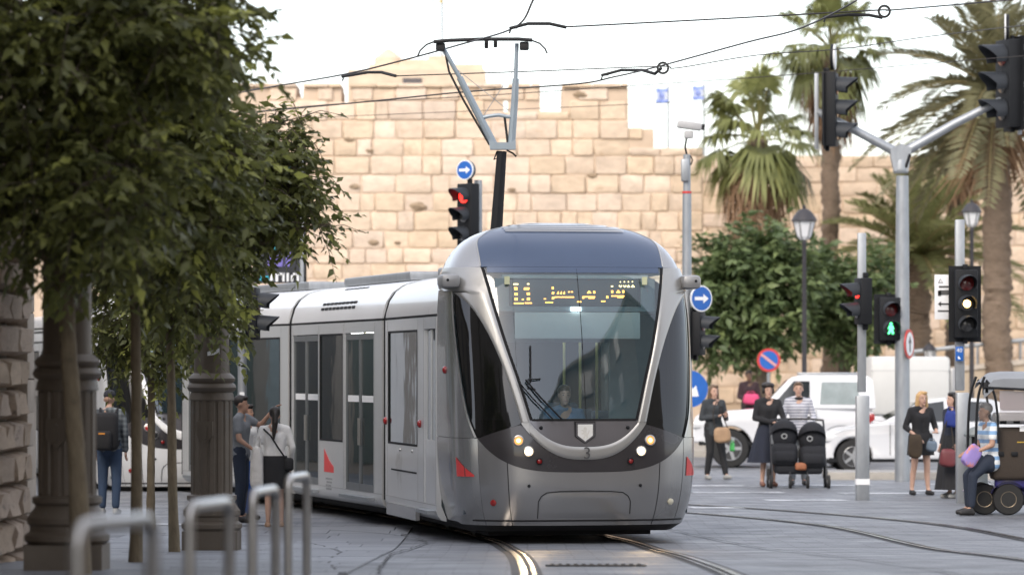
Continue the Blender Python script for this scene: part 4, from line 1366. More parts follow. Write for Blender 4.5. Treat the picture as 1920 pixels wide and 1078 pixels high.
def street_tree(label, Y, base_px, tpts, rad, limbs, blobs, ntwig, seed, lsize=.105, per=(9, 15), bright=.05):
    b = Vector((XX(base_px, Y), Y, gz(Y)))
    t = thing('street_tree', label, 'tree', b, 0, 'street trees on the left pavement')
    def lp(px, py, dy=0.): return PX(px, py, Y + dy) - b
    pts = [Vector((0, 0, -.05))] + [lp(*p) for p in tpts]
    rs = [rad * (1.25 if i == 0 else 1 - .25 * i / len(pts)) for i in range(len(pts))]
    trunk_mesh('trunk', spl3(pts, 6), spl1(rs, 6), M_BARK, t, seed, .10)
    for i, l in enumerate(limbs):
        q = [lp(*p) for p in l]
        n_ = len(q)
        trunk_mesh('limb', spl3(q, 5), spl1([rad * (.62 - .42 * k / (n_ - 1)) for k in range(n_)], 5), M_BARK, t, seed + i, .05, 8)
    bl = [(tuple(Vector(c) - b), r) for c, r in blobs]
    crown(t, bl, ntwig, per, lsize, M_LEAF, seed, barkm=M_BARKD, bright=bright)
    return t


def spl3(pts, n):
    pts = [Vector(p) for p in pts]; out = []
    for i in range(len(pts) - 1):
        p0, p1, p2, p3 = pts[max(i - 1, 0)], pts[i], pts[i + 1], pts[min(i + 2, len(pts) - 1)]
        for k in range(n):
            t = k / n
            out.append(.5 * ((2 * p1) + (-p0 + p2) * t + (2 * p0 - 5 * p1 + 4 * p2 - p3) * t * t + (-p0 + 3 * p1 - 3 * p2 + p3) * t ** 3))
    return out + [pts[-1]]


def spl1(v, n):
    out = []
    for i in range(len(v) - 1):
        for k in range(n): out.append(v[i] + (v[i + 1] - v[i]) * k / n)
    return out + [v[-1]]


street_tree('nearest street tree with crooked trunk before the first column', 28.0, 152, [(146, 900), (138, 780), (130, 680), (126, 590), (124, 515)], .072,
            [[(124, 520), (95, 490), (55, 450), (25, 410), (28, 370, .3), (10, 300, .5)], [(124, 520), (132, 440), (160, 360, -.3), (210, 250, -.5)], [(126, 520), (110, 430, .3), (80, 330, .5), (60, 200, .6)]],
            [EL(60, 120, 28, 270, 260, 1.3), EL(220, 60, 28, 230, 170, 1.1), EL(60, 330, 28, 150, 120, .8), EL(200, 330, 27.6, 150, 150, .9), EL(180, 440, 28, 85, 60, .5), EL(330, 10, 28.3, 110, 100, .7), EL(425, 50, 28, 38, 50, .25), EL(440, 110, 28, 25, 25, .2)],
            1300, 21, lsize=.125)
street_tree('straight slim street tree with a forked crown beside the nearest one', 32.0, 254, [(256, 940), (256, 800), (255, 680), (253, 570)], .052,
            [[(253, 575), (240, 530), (215, 470), (200, 380)], [(253, 575), (272, 530), (300, 470), (330, 380), (340, 260)], [(272, 532), (330, 520, .2), (372, 505, .3)], [(252, 572), (258, 480, -.3), (262, 330, -.4)]],
            [EL(260, 210, 32, 170, 180, 1.1), EL(350, 300, 32, 150, 150, .9), EL(230, 430, 32, 110, 110, .8), EL(330, 440, 32, 120, 100, .8), EL(365, 150, 32, 45, 90, .5)],
            1080, 22, lsize=.12)
street_tree('third street tree whose crown reaches over the tram', 37.5, 328, [(324, 940), (322, 800), (320, 690), (316, 600)], .05,
            [[(316, 610), (296, 570), (270, 520)], [(316, 605), (345, 560), (400, 480), (480, 400), (560, 350)], [(318, 600), (340, 520), (380, 400), (430, 300), (450, 230)], [(400, 480), (480, 460, -.2), (560, 430, -.2), (620, 420, -.2)]],
            [EL(440, 290, 37.5, 100, 85, .8), EL(475, 370, 37.5, 105, 85, .8), EL(520, 330, 37.3, 70, 90, .5), EL(390, 440, 37.5, 80, 105, .9), EL(340, 520, 37.5, 100, 90, .8), EL(575, 428, 37.3, 55, 24, .3), EL(530, 235, 37.3, 50, 28, .3), EL(430, 480, 37.5, 40, 30, .4), EL(412, 585, 37.4, 22, 40, .25), EL(545, 330, 37.3, 40, 60, .3)],
            1080, 23, lsize=.115, per=(9, 14))
street_tree('dark low-crowned street tree with rough bark in front of the second tram', 46.0, 282, [(283, 900), (284, 790), (283, 700)], .052,
            [[(283, 705), (262, 650), (240, 600)], [(283, 705), (300, 650), (330, 590)]],
            [EL(270, 600, 46, 100, 80, .9), EL(235, 560, 46, 75, 120, .8), EL(330, 620, 46, 70, 75, .8), EL(380, 590, 46, 60, 90, .7), EL(210, 640, 46, 45, 50, .5), EL(300, 690, 46, 40, 40, .5), EL(300, 480, 46, 160, 90, .9)],
            700, 24, lsize=.11, bright=.01)


# ---------------------------------------------------------------- broad trees in front of the city wall
def square_tree(label, Y, base_px, top_py, blobs, ntwig, seed, rad=.14):
    b = Vector((XX(base_px, Y), Y, .13))
    t = thing('broad_tree', label, 'tree', b, 0, 'broad trees before the city wall')
    def lp(px, py, dy=0.): return PX(px, py, Y + dy) - b
    q = [Vector((0, 0, -.1)), lp(base_px + 2, 650), lp(base_px - 4, 610), lp(base_px, top_py)]
    trunk_mesh('trunk', spl3(q, 5), spl1([rad * 1.2, rad, rad * .85, rad * .6], 5), M_BARKD, t, seed, .1)
    for i, bb in enumerate(blobs[:4]):
        trunk_mesh('limb', [lp(base_px - 2, 620), lp(base_px, 600).lerp(Vector(bb[0]) - b, .5), Vector(bb[0]) - b], [rad * .6, rad * .4, rad * .15], M_BARKD, t, seed + i, .03, 7)
    crown(t, [(tuple(Vector(c) - b), r) for c, r in blobs], ntwig, (8, 13), .26, M_LEAF2, seed, barkm=None, bright=.02, twiglen=(.4, .8), droop=.2)
    return t


square_tree('round dark green tree before the wall beside the camera pole', 88, 1428, 520,
            [EL(1390, 530, 88, 95, 70, 1.4), EL(1345, 590, 88, 55, 75, 1.1), EL(1430, 600, 88, 80, 60, 1.2), EL(1470, 520, 88, 70, 60, 1.1), EL(1400, 470, 88, 60, 45, .8), EL(1340, 500, 88, 40, 45, .7), EL(1360, 640, 88, 50, 40, .7), EL(1460, 460, 88, 40, 40, .6)], 900, 31)
square_tree('green tree behind the dark lantern post and short signal pole', 90, 1582, 520,
            [EL(1560, 560, 90, 75, 70, 1.3), EL(1620, 570, 90, 60, 65, 1.1), EL(1525, 510, 90, 45, 50, .8), EL(1590, 610, 90, 70, 40, 1.0), EL(1640, 520, 90, 35, 40, .7)], 560, 32)


# ---------------------------------------------------------------- palms
def fan_frond(c, az, el, pet, rad, droop, segs, r, quads):
    """one fan-shaped frond: petiole, then narrow segments fanned round its tip"""
    d = np.array([math.cos(az) * math.cos(el), math.sin(az) * math.cos(el), math.sin(el)])
    tip = c + d * pet + np.array([0, 0, -droop * pet * .35])
    ax = d + np.array([0, 0, -droop * .6]); ax /= np.linalg.norm(ax)
    sd = np.cross(ax, [0, 0, 1]); sd /= np.linalg.norm(sd) + 1e-9
    nn = np.cross(sd, ax)
    for k in range(segs):
        a = (k / (segs - 1) - .5) * math.radians(225) + r.normal() * .06
        dd = ax * math.cos(a) + sd * math.sin(a)
        ln = rad * (1 - .22 * abs(a) / 2) * r.uniform(.85, 1.08)
        wv = rad * .05
        s2 = np.cross(dd, nn); s2 /= np.linalg.norm(s2) + 1e-9
        m1 = tip + dd * ln * .55 + nn * .05 * rad
        e1 = tip + dd * ln + np.array([0, 0, -rad * (.22 + .3 * droop) * r.uniform(.6, 1.3)])
        quads.append((tip, m1 + s2 * wv, e1, m1 - s2 * wv))
    return tip


def quads_object(name, quads, tones, m, parent, kind='stuff'):
    V = np.array(quads).reshape(-1, 3); n = len(quads)
    me = bpy.data.meshes.new(name)
    me.from_pydata(V.tolist(), [], [(4 * i, 4 * i + 1, 4 * i + 2, 4 * i + 3) for i in range(n)])
    a = me.attributes.new('leaf_tone', 'FLOAT', 'POINT'); a.data.foreach_set('value', np.repeat(np.array(tones), 4).astype(np.float32))
    me.materials.append(m)
    o = link(name, me, parent)
    if kind: o['kind'] = kind
    return o


def palm_trunk(q, rs, t, seed):
    """ringed trunk covered with the stubs of old leaf bases"""
    r = random.Random(seed)
    p = spl3(q, 7); rr = spl1(rs, 7)
    rr = [a * (1 + (.07 if i % 2 else -.05) + r.uniform(-.03, .03)) for i, a in enumerate(rr)]
    trunk_mesh('trunk', p, rr, M_BARK2, t, seed, .28, 18)


def fan_palm(label, Y, px, crown_py, trunk_px, scale, seed, nf=34, skirt=46, skirt_len=1.9, rad=.95):
    b = Vector((XX(trunk_px, Y), Y, .13)); c = PX(px, crown_py, Y) - b
    t = thing('fan_palm', label, 'palm', b, 0, 'fan palms in front of the city wall')
    H = c.z
    q = wob((0, 0, -.1), (c.x, 0, H), 12, .03, seed)
    palm_trunk(q, [.34 * scale - .10 * scale * min(1, i / 3) for i in range(13)], t, seed)
    r = np.random.RandomState(seed)
    quads, tones = [], []; pets = MB()
    cc = np.array(c)
    for k in range(nf):
        az = k * 2.399 + r.normal() * .2; f = k / nf
        el = math.radians(82 - 122 * f) + r.normal() * .24
        n0 = len(quads)
        tip = fan_frond(cc, az, el, r.uniform(.75, 1.15) * scale * (1.4 if f < .5 else 1.0), (.82 if f < .5 else 1.0) * rad * scale * r.uniform(.72, 1.12), .15 + .75 * f + abs(r.normal()) * .2, 34, r, quads)
        pets.tube([tuple(cc), tuple((cc + tip) / 2 + np.array([0, 0, .06])), tuple(tip)], [.03 * scale, .02 * scale, .014 * scale], 4, cap=False)
        tone = np.clip(r.normal(.62 - .28 * f, .15), 0, 1)
        tones += [float(np.clip(tone + r.normal() * .07, 0, 1)) for _ in range(len(quads) - n0)]
    quads_object('fronds', quads, tones, M_PALM, t)
    pets.build('leaf_stalks', mat('palm_stalk', (.16, .15, .05), .6, 0), t)['kind'] = 'stuff'
    quads, tones = [], []
    for k in range(skirt):
        az = r.rand() * 2 * PI; f = r.rand()
        c2 = cc + np.array([math.cos(az) * .2, math.sin(az) * .2, -.15 - f * skirt_len * .5]) * scale
        n0 = len(quads)
        fan_frond(c2, az, math.radians(-45 - 38 * f), r.uniform(.35, .8) * scale, .75 * scale, 1.5, 9, r, quads)
        tones += [float(np.clip(r.normal(.5, .2), 0, 1))] * (len(quads) - n0)
    quads_object('dead_skirt', quads, tones, M_PALMD, t)
    return t


def date_palm(label, Y, px, crown_py, trunk_px, scale, seed, m, nf=44, length=2.6, trunk_r=.26, tilt=None, down=-40, skirt=True):
    b = Vector((XX(trunk_px, Y), Y, .13)); c = PX(px, crown_py, Y) - b
    t = thing('date_palm', label, 'palm', b, 0, 'date palms in front of the city wall')
    q = wob((0, 0, -.1), c, 12, .04, seed)
    palm_trunk(q, [trunk_r * scale * (1.1 if i < 1 else 1) for i in range(13)], t, seed)
    r = np.random.RandomState(seed); cc = np.array(c)
    quads, tones = [], []; rach = MB()
    for k in range(nf):
        f = (k + .5) / nf
        az = k * 2.399 + r.normal() * .15
        el = math.radians(84 + (down - 84) * f ** .9) + r.normal() * .08
        ln = length * scale * r.uniform(.85, 1.1)
        d = np.array([math.cos(az) * math.cos(el), math.sin(az) * math.cos(el), math.sin(el)])
        pts = []
        for i in range(15):
            s = i / 14
            p = cc + d * ln * s + np.array([0, 0, -ln * .42 * s * s * (1.1 - .4 * abs(math.sin(el)))])
            pts.append(p)
        rach.tube([tuple(p) for p in pts[::2]], [.03 * scale * (1 - .85 * i / 7) for i in range(8)], 4, cap=False)
        tone = np.clip(r.normal(.55 - .2 * f, .15), 0, 1)
        for i in range(1, 15):
            tan = pts[i] - pts[i - 1]; tan /= np.linalg.norm(tan)
            sd = np.cross(tan, [0, 0, 1]); sd /= np.linalg.norm(sd) + 1e-9
            up = np.cross(sd, tan)
            for h in (0, .33, .66):
                p = pts[i - 1] + (pts[i] - pts[i - 1]) * h
                for sg in (-1, 1):
                    s = (i + h) / 15
                    L_ = scale * .52 * (math.sin(PI * min(1, .12 + .85 * s)) ** .6 + .1) * r.uniform(.8, 1.1)
                    dd = tan * .62 + sd * sg * .75 + up * .28 + r.normal(size=3) * .08
                    dd /= np.linalg.norm(dd); w = .04 * scale
                    quads.append((p, p + dd * L_ * .5 + tan * w, p + dd * L_ + np.array([0, 0, -.09 * L_]), p + dd * L_ * .5 - tan * w))
                    tones.append(float(np.clip(tone + r.normal() * .08, 0, 1)))
    quads_object('fronds', quads, tones, m, t)
    rach.build('leaf_stalks', mat('date_stalk', (.22, .18, .08), .6, 0), t)['kind'] = 'stuff'
    if skirt:
        quads, tones = [], []
        for k in range(70):
            az = r.rand() * 2 * PI; h = r.rand() * 1.0
            c2 = cc + np.array([math.cos(az) * .22, math.sin(az) * .22, -.1 - h * .9]) * scale
            d = np.array([math.cos(az) * .45, math.sin(az) * .45, -1.]) + r.normal(size=3) * .15
            for j in range(4):
                e = d + r.normal(size=3) * .14; s2 = np.cross(e, [0, 1, 0]); s2 /= np.linalg.norm(s2)
                L_ = scale * r.uniform(.5, 1.3)
                quads.append((c2, c2 + e * L_ * .5 + s2 * .035, c2 + e * L_, c2 + e * L_ * .5 - s2 * .035)); tones.append(float(np.clip(r.normal(.4, .25), 0, 1)))
        quads_object('dead_skirt', quads, tones, M_PALMD, t)
    return t


fan_palm('shorter fan palm with a broad brown skirt behind the camera pole', 98, 1420, 262, 1424, 1.06, 41, nf=40, skirt=64, skirt_len=3.0, rad=1.0)
fan_palm('tall slim fan palm rising out of the picture top', 104, 1558, 92, 1557, 1.0, 42, nf=38, skirt=52, skirt_len=2.2)
date_palm('big arching date palm behind the right mast arm', 96, 1866, 170, 1874, 1.35, 43, M_DATE, nf=52, length=2.75)
date_palm('young pale green date palm behind the mast and box van', 102, 1722, 480, 1722, 1.25, 44, M_DATE2, nf=46, length=2.9, down=-12, skirt=False)
date_palm('short dark palm with hanging dead fronds right of the mast', 106, 1792, 290, 1790, .9, 45, M_DATE, nf=30, length=1.6)

# ================================================================ STREET FURNITURE
M_COLUMN = mat('bronze_grey_column', (.12, .097, .073), .5, .15, var=.15, scale=5, bump=.15, dirt=((.13, .12, .11), 4, .62))


def ornate_column(label, px, Y, r, zc, sticker=False):
    """tall cast column: stepped foot, fluted pedestal with a shield, collar, plain shaft"""
    z0 = gz(Y)
    t = thing('ornate_column', label, 'column', (XX(px, Y), Y, z0), 0, 'cast iron columns along the pavement')
    k = r / .19; h = zc
    MB().bx(-.30 * k, .30 * k, -.30 * k, .30 * k, -.1, .22).build('plinth', M_COLUMN, t)
    MB().lathe([(.30 * k, .22), (.33 * k, .25), (.33 * k, .29), (.29 * k, .32), (.29 * k, .36), (.31 * k, .385), (.31 * k, .43), (.255 * k, .50), (.245 * k, .52), (.27 * k, .545), (.27 * k, .585), (.235 * k, .60)], seg=32).build('foot', M_COLUMN, t)
    MB().lathe([(.225 * k, .595), (.226 * k, .62), (.226 * k, h - .10), (.225 * k, h - .08)], seg=96, fl=lambda a, i: 1 - (.055 if i in (1, 2) and math.sin(a * 16) < -.2 else 0)).build('fluted_pedestal', M_COLUMN, t, 20)
    MB().lathe([(.22 * k, h - .085), (.245 * k, h - .08), (.235 * k, h - .02), (.225 * k, h), (.255 * k, h + .02), (.268 * k, h + .05), (.255 * k, h + .08), (.23 * k, h + .10), (.25 * k, h + .12), (.255 * k, h + .145), (.235 * k, h + .17), (.20 * k, h + .20)], seg=32).build('collar', M_COLUMN, t)
    MB().lathe([(.195 * k, h + .19), (.19 * k, h + .3), (.185 * k, 4), (.17 * k, 7.6), (.16 * k, 8.2)], seg=28).build('shaft', M_COLUMN, t)
    a = math.radians(-100)
    sh = MB().prism([(-.085, .12), (.085, .12), (.085, -.03), (0, -.12), (-.085, -.03)][::-1], -.245 * k, -.20 * k)
    sh.build('shield', M_COLUMN, t, smooth=0, loc=(0, 0, h - .42), rot=(0, 0, math.radians(-14)))
    MB().prism([(-.03, .06), (.0, .085), (.03, .06), (.025, -.05), (0, -.075), (-.025, -.05)][::-1], -.26 * k, -.22 * k).build('shield_lion', M_COLUMN, t, smooth=0, loc=(0, 0, h - .42), rot=(0, 0, math.radians(-14)))
    if sticker:
        MB().add([(-.07 + .02, -.195 * k, .02), (.075, -.19 * k, .06), (.08, -.19 * k, .0), (-.05, -.195 * k, -.02)], [(0, 1, 2, 3)]).build('torn_sticker', M_SIGNW, t, loc=(.02, 0, h + .40))
    return t


ornate_column('nearest ornate dark column behind the crooked tree trunk', 126, 29.2, .192, 1.50)
ornate_column('second ornate dark column with a torn white sticker', 397, 39.0, .183, 1.66, True)


def hoop(label, px, Y, top_py):
    z0 = gz(Y) - .02; zt = CAMZ + (HZ - top_py) * Y / FPX
    t = thing('barrier_hoop', label, 'barrier', (XX(px, Y), Y, z0), 0, 'steel hoop barriers along the pavement edge')
    H = zt - z0 - .026; Lh = .62; r = .026; c = .07
    dx = (XX({145: 285, 355: 430, 473: 517, 540: 575}[px], Y + Lh) - XX(px, Y))
    def q(s, z): return (dx * s / Lh, s, z)
    MB().tube([q(0, 0), q(0, H - c)] + [q(c * (1 - math.cos(a)), H - c + c * math.sin(a)) for a in (.3, .6, .9, 1.2)] + [q(c, H), q(Lh - c, H)] + [q(Lh - c * (1 - math.cos(a)), H - c + c * math.sin(a)) for a in (1.2, .9, .6, .3)] + [q(Lh, H - c), q(Lh, 0)], r, 14).build('hoop_tube', M_STAIN, t, 60)
    for s in (0, Lh):
        MB().lathe([(.06, 0), (.06, .03), (.03, .04)], q(s, 0), 16).build('foot_flange', M_STAIN, t)


hoop('nearest and most blurred steel hoop barrier, at bottom left', 145, 11.85, 972)
hoop('second steel hoop barrier from the left, before the second column', 355, 15.97, 938)
hoop('third steel hoop barrier, before the white-sweatered woman', 473, 19.8, 914)
hoop('farthest and sharpest steel hoop barrier, nearest the tram', 540, 23.0, 888)


def signal(parent, loc, rz, n=3, sz=.30, lit=None, k=1., back=True, man=False, sign=False):
    """signal head: housing, lenses and hoods; faces -Y before it is turned by rz"""
    h = n * sz + .10 * k; w = sz * 1.12; d = sz * .6
    hd = MB().rbox((0, 0, 0), (w, d, h), .02).build('signal_head', M_BLK, parent, loc=loc, rot=(0, 0, rz))
    for i in range(n):
        z = (n - 1) * sz / 2 - i * sz; r = sz * .36
        on = lit and lit[0] == i
        m = {'r': M_LAMP_R, 'a': M_LAMP_A, 'g': M_LAMP_G}[lit[1]] if on else (M_REDOFF if i == 0 else M_LENS)
        if man and on:
            MB().lathe([(r, 0), (r, -.01), (.01, -.02)], (0, -d / 2, z), 16, 'y').build('lens', M_LENS, hd)
            y0, y1 = -d / 2 - .03, -d / 2 - .022
            MB().lathe([(r * .20, y0), (r * .20, y1)], (0, 0, z + r * .66), 12, 'y').prism([(-r * .26, r * .42 + z), (r * .26, r * .42 + z), (r * .46, -r * .10 + z), (r * .30, -r * .12 + z), (r * .26, -r * .2 + z), (r * .46, -r * .85 + z), (r * .18, -r * .85 + z), (0, -r * .36 + z), (-r * .22, -r * .85 + z), (-r * .5, -r * .85 + z), (-r * .24, -r * .2 + z), (-r * .3, -r * .0 + z), (-r * .5, -r * .1 + z)][::-1], y0, y1).build('walking_man', m, hd, smooth=0)
        elif on and lit[1] == 'a':
            MB().lathe([(r, 0), (r, -.01), (r * .6, -.02)], (0, -d / 2, z), 16, 'y').build('lens', M_LENS, hd)
            MB().ball((0, -d / 2 - .02, z), (r * .52, .02, r * .52), 12, 8).build('lit_lamp', m, hd)
        else:
            MB().lathe([(r, 0), (r, -.012), (r * .6, -.03), (.001, -.036)], (0, -d / 2, z), 18, 'y').build('lens', m, hd)
        # hood: a cut-away tube
        rows = []
        for j in range(6):
            L_ = j / 5
            row = []
            for q in range(17):
                a = math.radians(-28 + 236 * q / 16)
                ln = sz * .95 * (.45 + .55 * max(0, math.sin(a)))
                row.append((r * 1.16 * math.cos(a), -d / 2 - ln * L_, z + r * 1.16 * math.sin(a) - .02 * L_))
            rows.append(row)
        v = MB().grid(rows)
        v.grid([[(x * 1.06, y, z + (zz - z) * 1.06) for (x, y, zz) in row] for row in rows])
        v.grid([rows[-1], [(x * 1.06, y, z + (zz - z) * 1.06) for (x, y, zz) in rows[-1]]])
        v.build('hood', M_HOOD, hd, 60)
    for s in (-1, 1):
        MB().rbox((0, d * .2, s * (h / 2 + .04)), (.07, .07, .09), .01).build('head_bracket', M_BLK, hd)
    if back:
        MB().bx(-w * .72, w * .72, d * .30, d * .34, -h / 2 - .06, h / 2 + .06).build('backing_board', M_BLK, hd, smooth=0)
    return hd


M_REDOFF = mat('unlit_red_lens', (.12, .012, .012), .2, 0, coat=.5)
M_HOOD = mat('signal_hood', (.028, .032, .038), .55, 0, var=.1, spec=.3)


def disc_sign(parent, loc, rz, r, face, ring=None, name='round_sign'):
    """round plate facing -Y with a rim"""
    o = MB().lathe([(r, -.008), (r, .012), (r * .9, .014)], (0, 0, 0), 28, 'y').build(name, ring or M_SIGNW, parent, loc=loc, rot=(0, 0, rz))
    MB().lathe([(r * (.80 if ring and ring is not M_SIGNW else .90), -.012), (r * .5, -.0125)], (0, 0, 0), 28, 'y').build('sign_face', face, o)
    MB().lathe([(r * .97, .013), (r * .97, .016)], (0, 0, 0), 28, 'y').build('sign_back', M_SIGNBACK, o)
    return o


M_SIGNBACK = mat('grey_sign_back', (.10, .105, .115), .5, .2)


def arrow(parent, L_, w, m, dbl=False, rot=0., y=-.016, name='sign_arrow'):
    h = L_ / 2
    pts = [(-h, w * .5), (h * .25, w * .5), (h * .25, w * 1.35), (h, 0), (h * .25, -w * 1.35), (h * .25, -w * .5), (-h, -w * .5)]
    if dbl: pts = [(-h, 0), (-h * .35, w * 1.3), (-h * .35, w * .5), (h * .35, w * .5), (h * .35, w * 1.3), (h, 0), (h * .35, -w * 1.3), (h * .35, -w * .5), (-h * .35, -w * .5), (-h * .35, -w * 1.3)]
    return MB().prism(pts[::-1] if not dbl else pts, y, y + .004).build(name, m, parent, smooth=0, rot=(0, rot, 0))


def pole(parent, r0, r1, h, m=None, seg=14, name='pole'):
    return MB().lathe([(r0, -.05), (r0, h * .02), (r1, h)], (0, 0, 0), seg).build(name, m or M_STEEL, parent, 60)


# red signal behind the tram roof
Y = 64.0
t = thing('traffic_signal', 'red traffic signal with round blue arrow sign above the tram roof', 'traffic light', (XX(898, Y), Y, 0))
zt = PX(0, 338, Y).z
pole(t, .065, .055, zt)
signal(t, (XX(878, Y) - XX(898, Y), -.15, PX(0, 405, Y).z), math.radians(-48), 3, .33, (0, 'r'), back=False)
MB().rbox((-.03, .05, PX(0, 395, Y).z), (.10, .12, 1.05), .01).build('mounting_channel', M_STEEL, t)
ds = disc_sign(t, (XX(872, Y) - XX(898, Y), -.16, PX(0, 320, Y).z), math.radians(-32), .17, M_BLUE)
arrow(ds, .22, .045, M_SIGNW)
MB().lathe([(.165, .016), (.165, .09)], (0, 0, 0), 24, 'y').build('sign_back', M_SIGNBACK, ds)

# signal on the slim pole beside the waving man
Y = 50.0
t = thing('traffic_signal', 'side-on traffic signal on slim grey pole beside the waving man', 'traffic light', (XX(454, Y), Y, 0))
pole(t, .062, .058, PX(0, 462, Y).z)
signal(t, (.13, 0, PX(0, 588, Y).z), math.radians(84), 2, .30, None, back=True)
for k, z in enumerate((1.05, 1.35, 1.62)):
    MB().bx(-.03, .035, -.066, -.064, z, z + .06).build('sticker', M_SIGNW, t, smooth=0)

M_CCTV = mat('camera_housing', (.40, .40, .40), .5, 0, var=.05)
# camera pole with blue arrow sign behind the tram, right side
Y = 60.0
t = thing('camera_pole', 'grey pole with white surveillance camera and blue arrow sign beside tram', 'camera pole', (XX(1288, Y), Y, 0))
zt = PX(0, 340, Y).z
MB().lathe([(.085, -.05), (.08, 2.5), (.072, PX(0, 362, Y).z)], (0, 0, 0), 16).build('pole', M_STEEL, t)
MB().lathe([(.078, PX(0, 363, Y).z), (.078, PX(0, 359, Y).z)], (0, 0, 0), 16).build('red_band', M_RED, t)
MB().lathe([(.06, PX(0, 362, Y).z), (.058, PX(0, 290, Y).z)], (0, 0, 0), 14).build('upper_pole', M_STEEL, t)
MB().rbox((-.03, -.05, PX(0, 320, Y).z), (.13, .16, .36), .02).build('junction_box', M_STEEL, t)
MB().tube([(0, 0, PX(0, 292, Y).z), (-.03, 0, PX(0, 276, Y).z), (-.01, 0, PX(0, 262, Y).z), (.0, 0, PX(0, 255, Y).z)], .018, 6).build('camera_bracket', M_BLK, t)
MB().tube([(.05, -.02, PX(0, 292, Y).z), (.09, -.02, PX(0, 300, Y).z), (.06, -.02, PX(0, 310, Y).z)], .012, 5).build('cable', M_BLK, t)
hs = MB().rbox((.03, 0, PX(0, 253, Y).z), (.15, .12, .12), .02).build('camera_mount', M_CCTV, t)
R_ = Matrix.Rotation(math.radians(8), 3, 'Y')
cb = MB().rbox((.04, -.02, PX(0, 236, Y).z), (.40, .15, .125), .03, R_).build('camera_body', M_CCTV, t)
MB().box((.26, -.02, PX(0, 239, Y).z), (.05, .10, .09), R_).build('camera_lens', M_BLK, cb)
ds = disc_sign(t, (XX(1314, Y) - XX(1288, Y), -.12, PX(0, 560, Y).z), math.radians(32), .21, M_BLUE)
arrow(ds, .27, .055, M_SIGNW)
MB().tube([(0, 0, PX(0, 560, Y).z), (.2, -.06, PX(0, 560, Y).z)], .02, 6).build('sign_arm', M_STEEL, t)
MB().rbox((XX(1310, Y) - XX(1288, Y), -.09, PX(0, 594, Y).z), (.05, .05, .2), .01).build('sign_stem', M_STEEL, t)
signal(t, (.17, -.02, PX(0, 625, Y).z), math.radians(72), 2, .30, None, back=True)

# short pole with a signal turned to the left
Y = 56.7
t = thing('traffic_signal', 'short square pole with signal turned left beside the stroller', 'traffic light', (XX(1617, Y), Y, 0))
zk = PX(0, 735, Y).z
MB().rbox((0, 0, zk / 2 - .05), (.20, .20, zk), .02).build('lower_pole', M_STEEL, t)
MB().rbox((-.01, 0, (zk + PX(0, 437, Y).z) / 2), (.125, .125, PX(0, 437, Y).z - zk), .015).build('upper_pole', M_STEEL, t)
MB().bx(-.104, .104, -.104, .104, PX(0, 908, Y).z, PX(0, 897, Y).z).build('white_band', M_SIGNW, t, smooth=0)
signal(t, (-.0, -.13, PX(0, 565, Y).z), math.radians(-76), 2, .30, (0, 'r'), back=False)

# Y-shaped mast with two big heads
Y = 66.0
X0 = XX(1694, Y)
t = thing('signal_mast', 'tall grey Y-shaped mast carrying two big signal heads', 'traffic light', (X0, Y, .1))
def mz(py): return PX(0, py, Y).z - .1
def mxx(px): return XX(px, Y) - X0
MB().lathe([(.135, -.1), (.13, 2.4), (.11, mz(330))], (-.02, 0, 0), 18).build('mast', M_STEEL, t)
MB().lathe([(.125, mz(325)), (.14, mz(322)), (.14, mz(318)), (.12, mz(300))], (mxx(1689), 0, 0), 18).build('mast_collar', M_STEEL, t)
MB().prism([(mxx(1676), mz(322)), (mxx(1702), mz(322)), (mxx(1706), mz(296)), (mxx(1708), mz(278)), (mxx(1689), mz(270)), (mxx(1668), mz(280)), (mxx(1670), mz(296))], -.11, .11).build('yoke', M_STEEL, t)
MB().tube([(mxx(1678), 0, mz(284)), (mxx(1600), 0, mz(243)), (mxx(1532), 0, mz(210))], [.085, .075, .068], 12).build('arm', M_STEEL, t)
MB().tube([(mxx(1698), 0, mz(284)), (mxx(1790), 0, mz(232)), (mxx(1878), 0, mz(188))], [.085, .075, .068], 12).build('arm', M_STEEL, t)
MB().tube([(mxx(1697), -.1, mz(315)), (mxx(1705), -.1, mz(290))], .03, 6).build('cable', M_BLK, t)
MB().rbox((mxx(1531), 0, mz(208)), (.07, .10, 1.35), .01).build('head_rail', M_STEEL, t)
signal(t, (mxx(1556), -.06, mz(206)), math.radians(78), 3, .40, None, back=True)
ds = disc_sign(t, (mxx(1565), -.06, mz(108)), math.radians(80), .23, M_SIGNW)
MB().lathe([(.225, .016), (.225, .07)], (0, 0, 0), 24, 'y').build('sign_back', M_BLK, ds)
MB().rbox((mxx(1912), 0, mz(160)), (.07, .10, 1.75), .01).build('head_rail', M_STEEL, t)
signal(t, (mxx(1892), -.06, mz(158)), math.radians(-70), 3, .48, None, back=True)
ds = disc_sign(t, (mxx(1884), -.06, mz(55)), math.radians(-98), .26, M_BLUE)
MB().lathe([(.255, .016), (.255, .07)], (0, 0, 0), 24, 'y').build('sign_back', M_BLK, ds)
# walking-man signal and edge-on round sign on the mast
signal(t, (mxx(1667), -.05, mz(598)), math.radians(8), 2, .33, (1, 'g'), back=True, man=True)
ds = disc_sign(t, (mxx(1703), -.16, mz(645)), math.radians(66), .26, M_SIGNW, M_RED)
MB().prism([(-.03, -.14), (.03, -.14), (.03, .02), (.08, .02), (0, .14), (-.08, .02), (-.03, .02)][::-1], -.018, -.014).build('sign_arrow', M_TXT, ds, smooth=0)

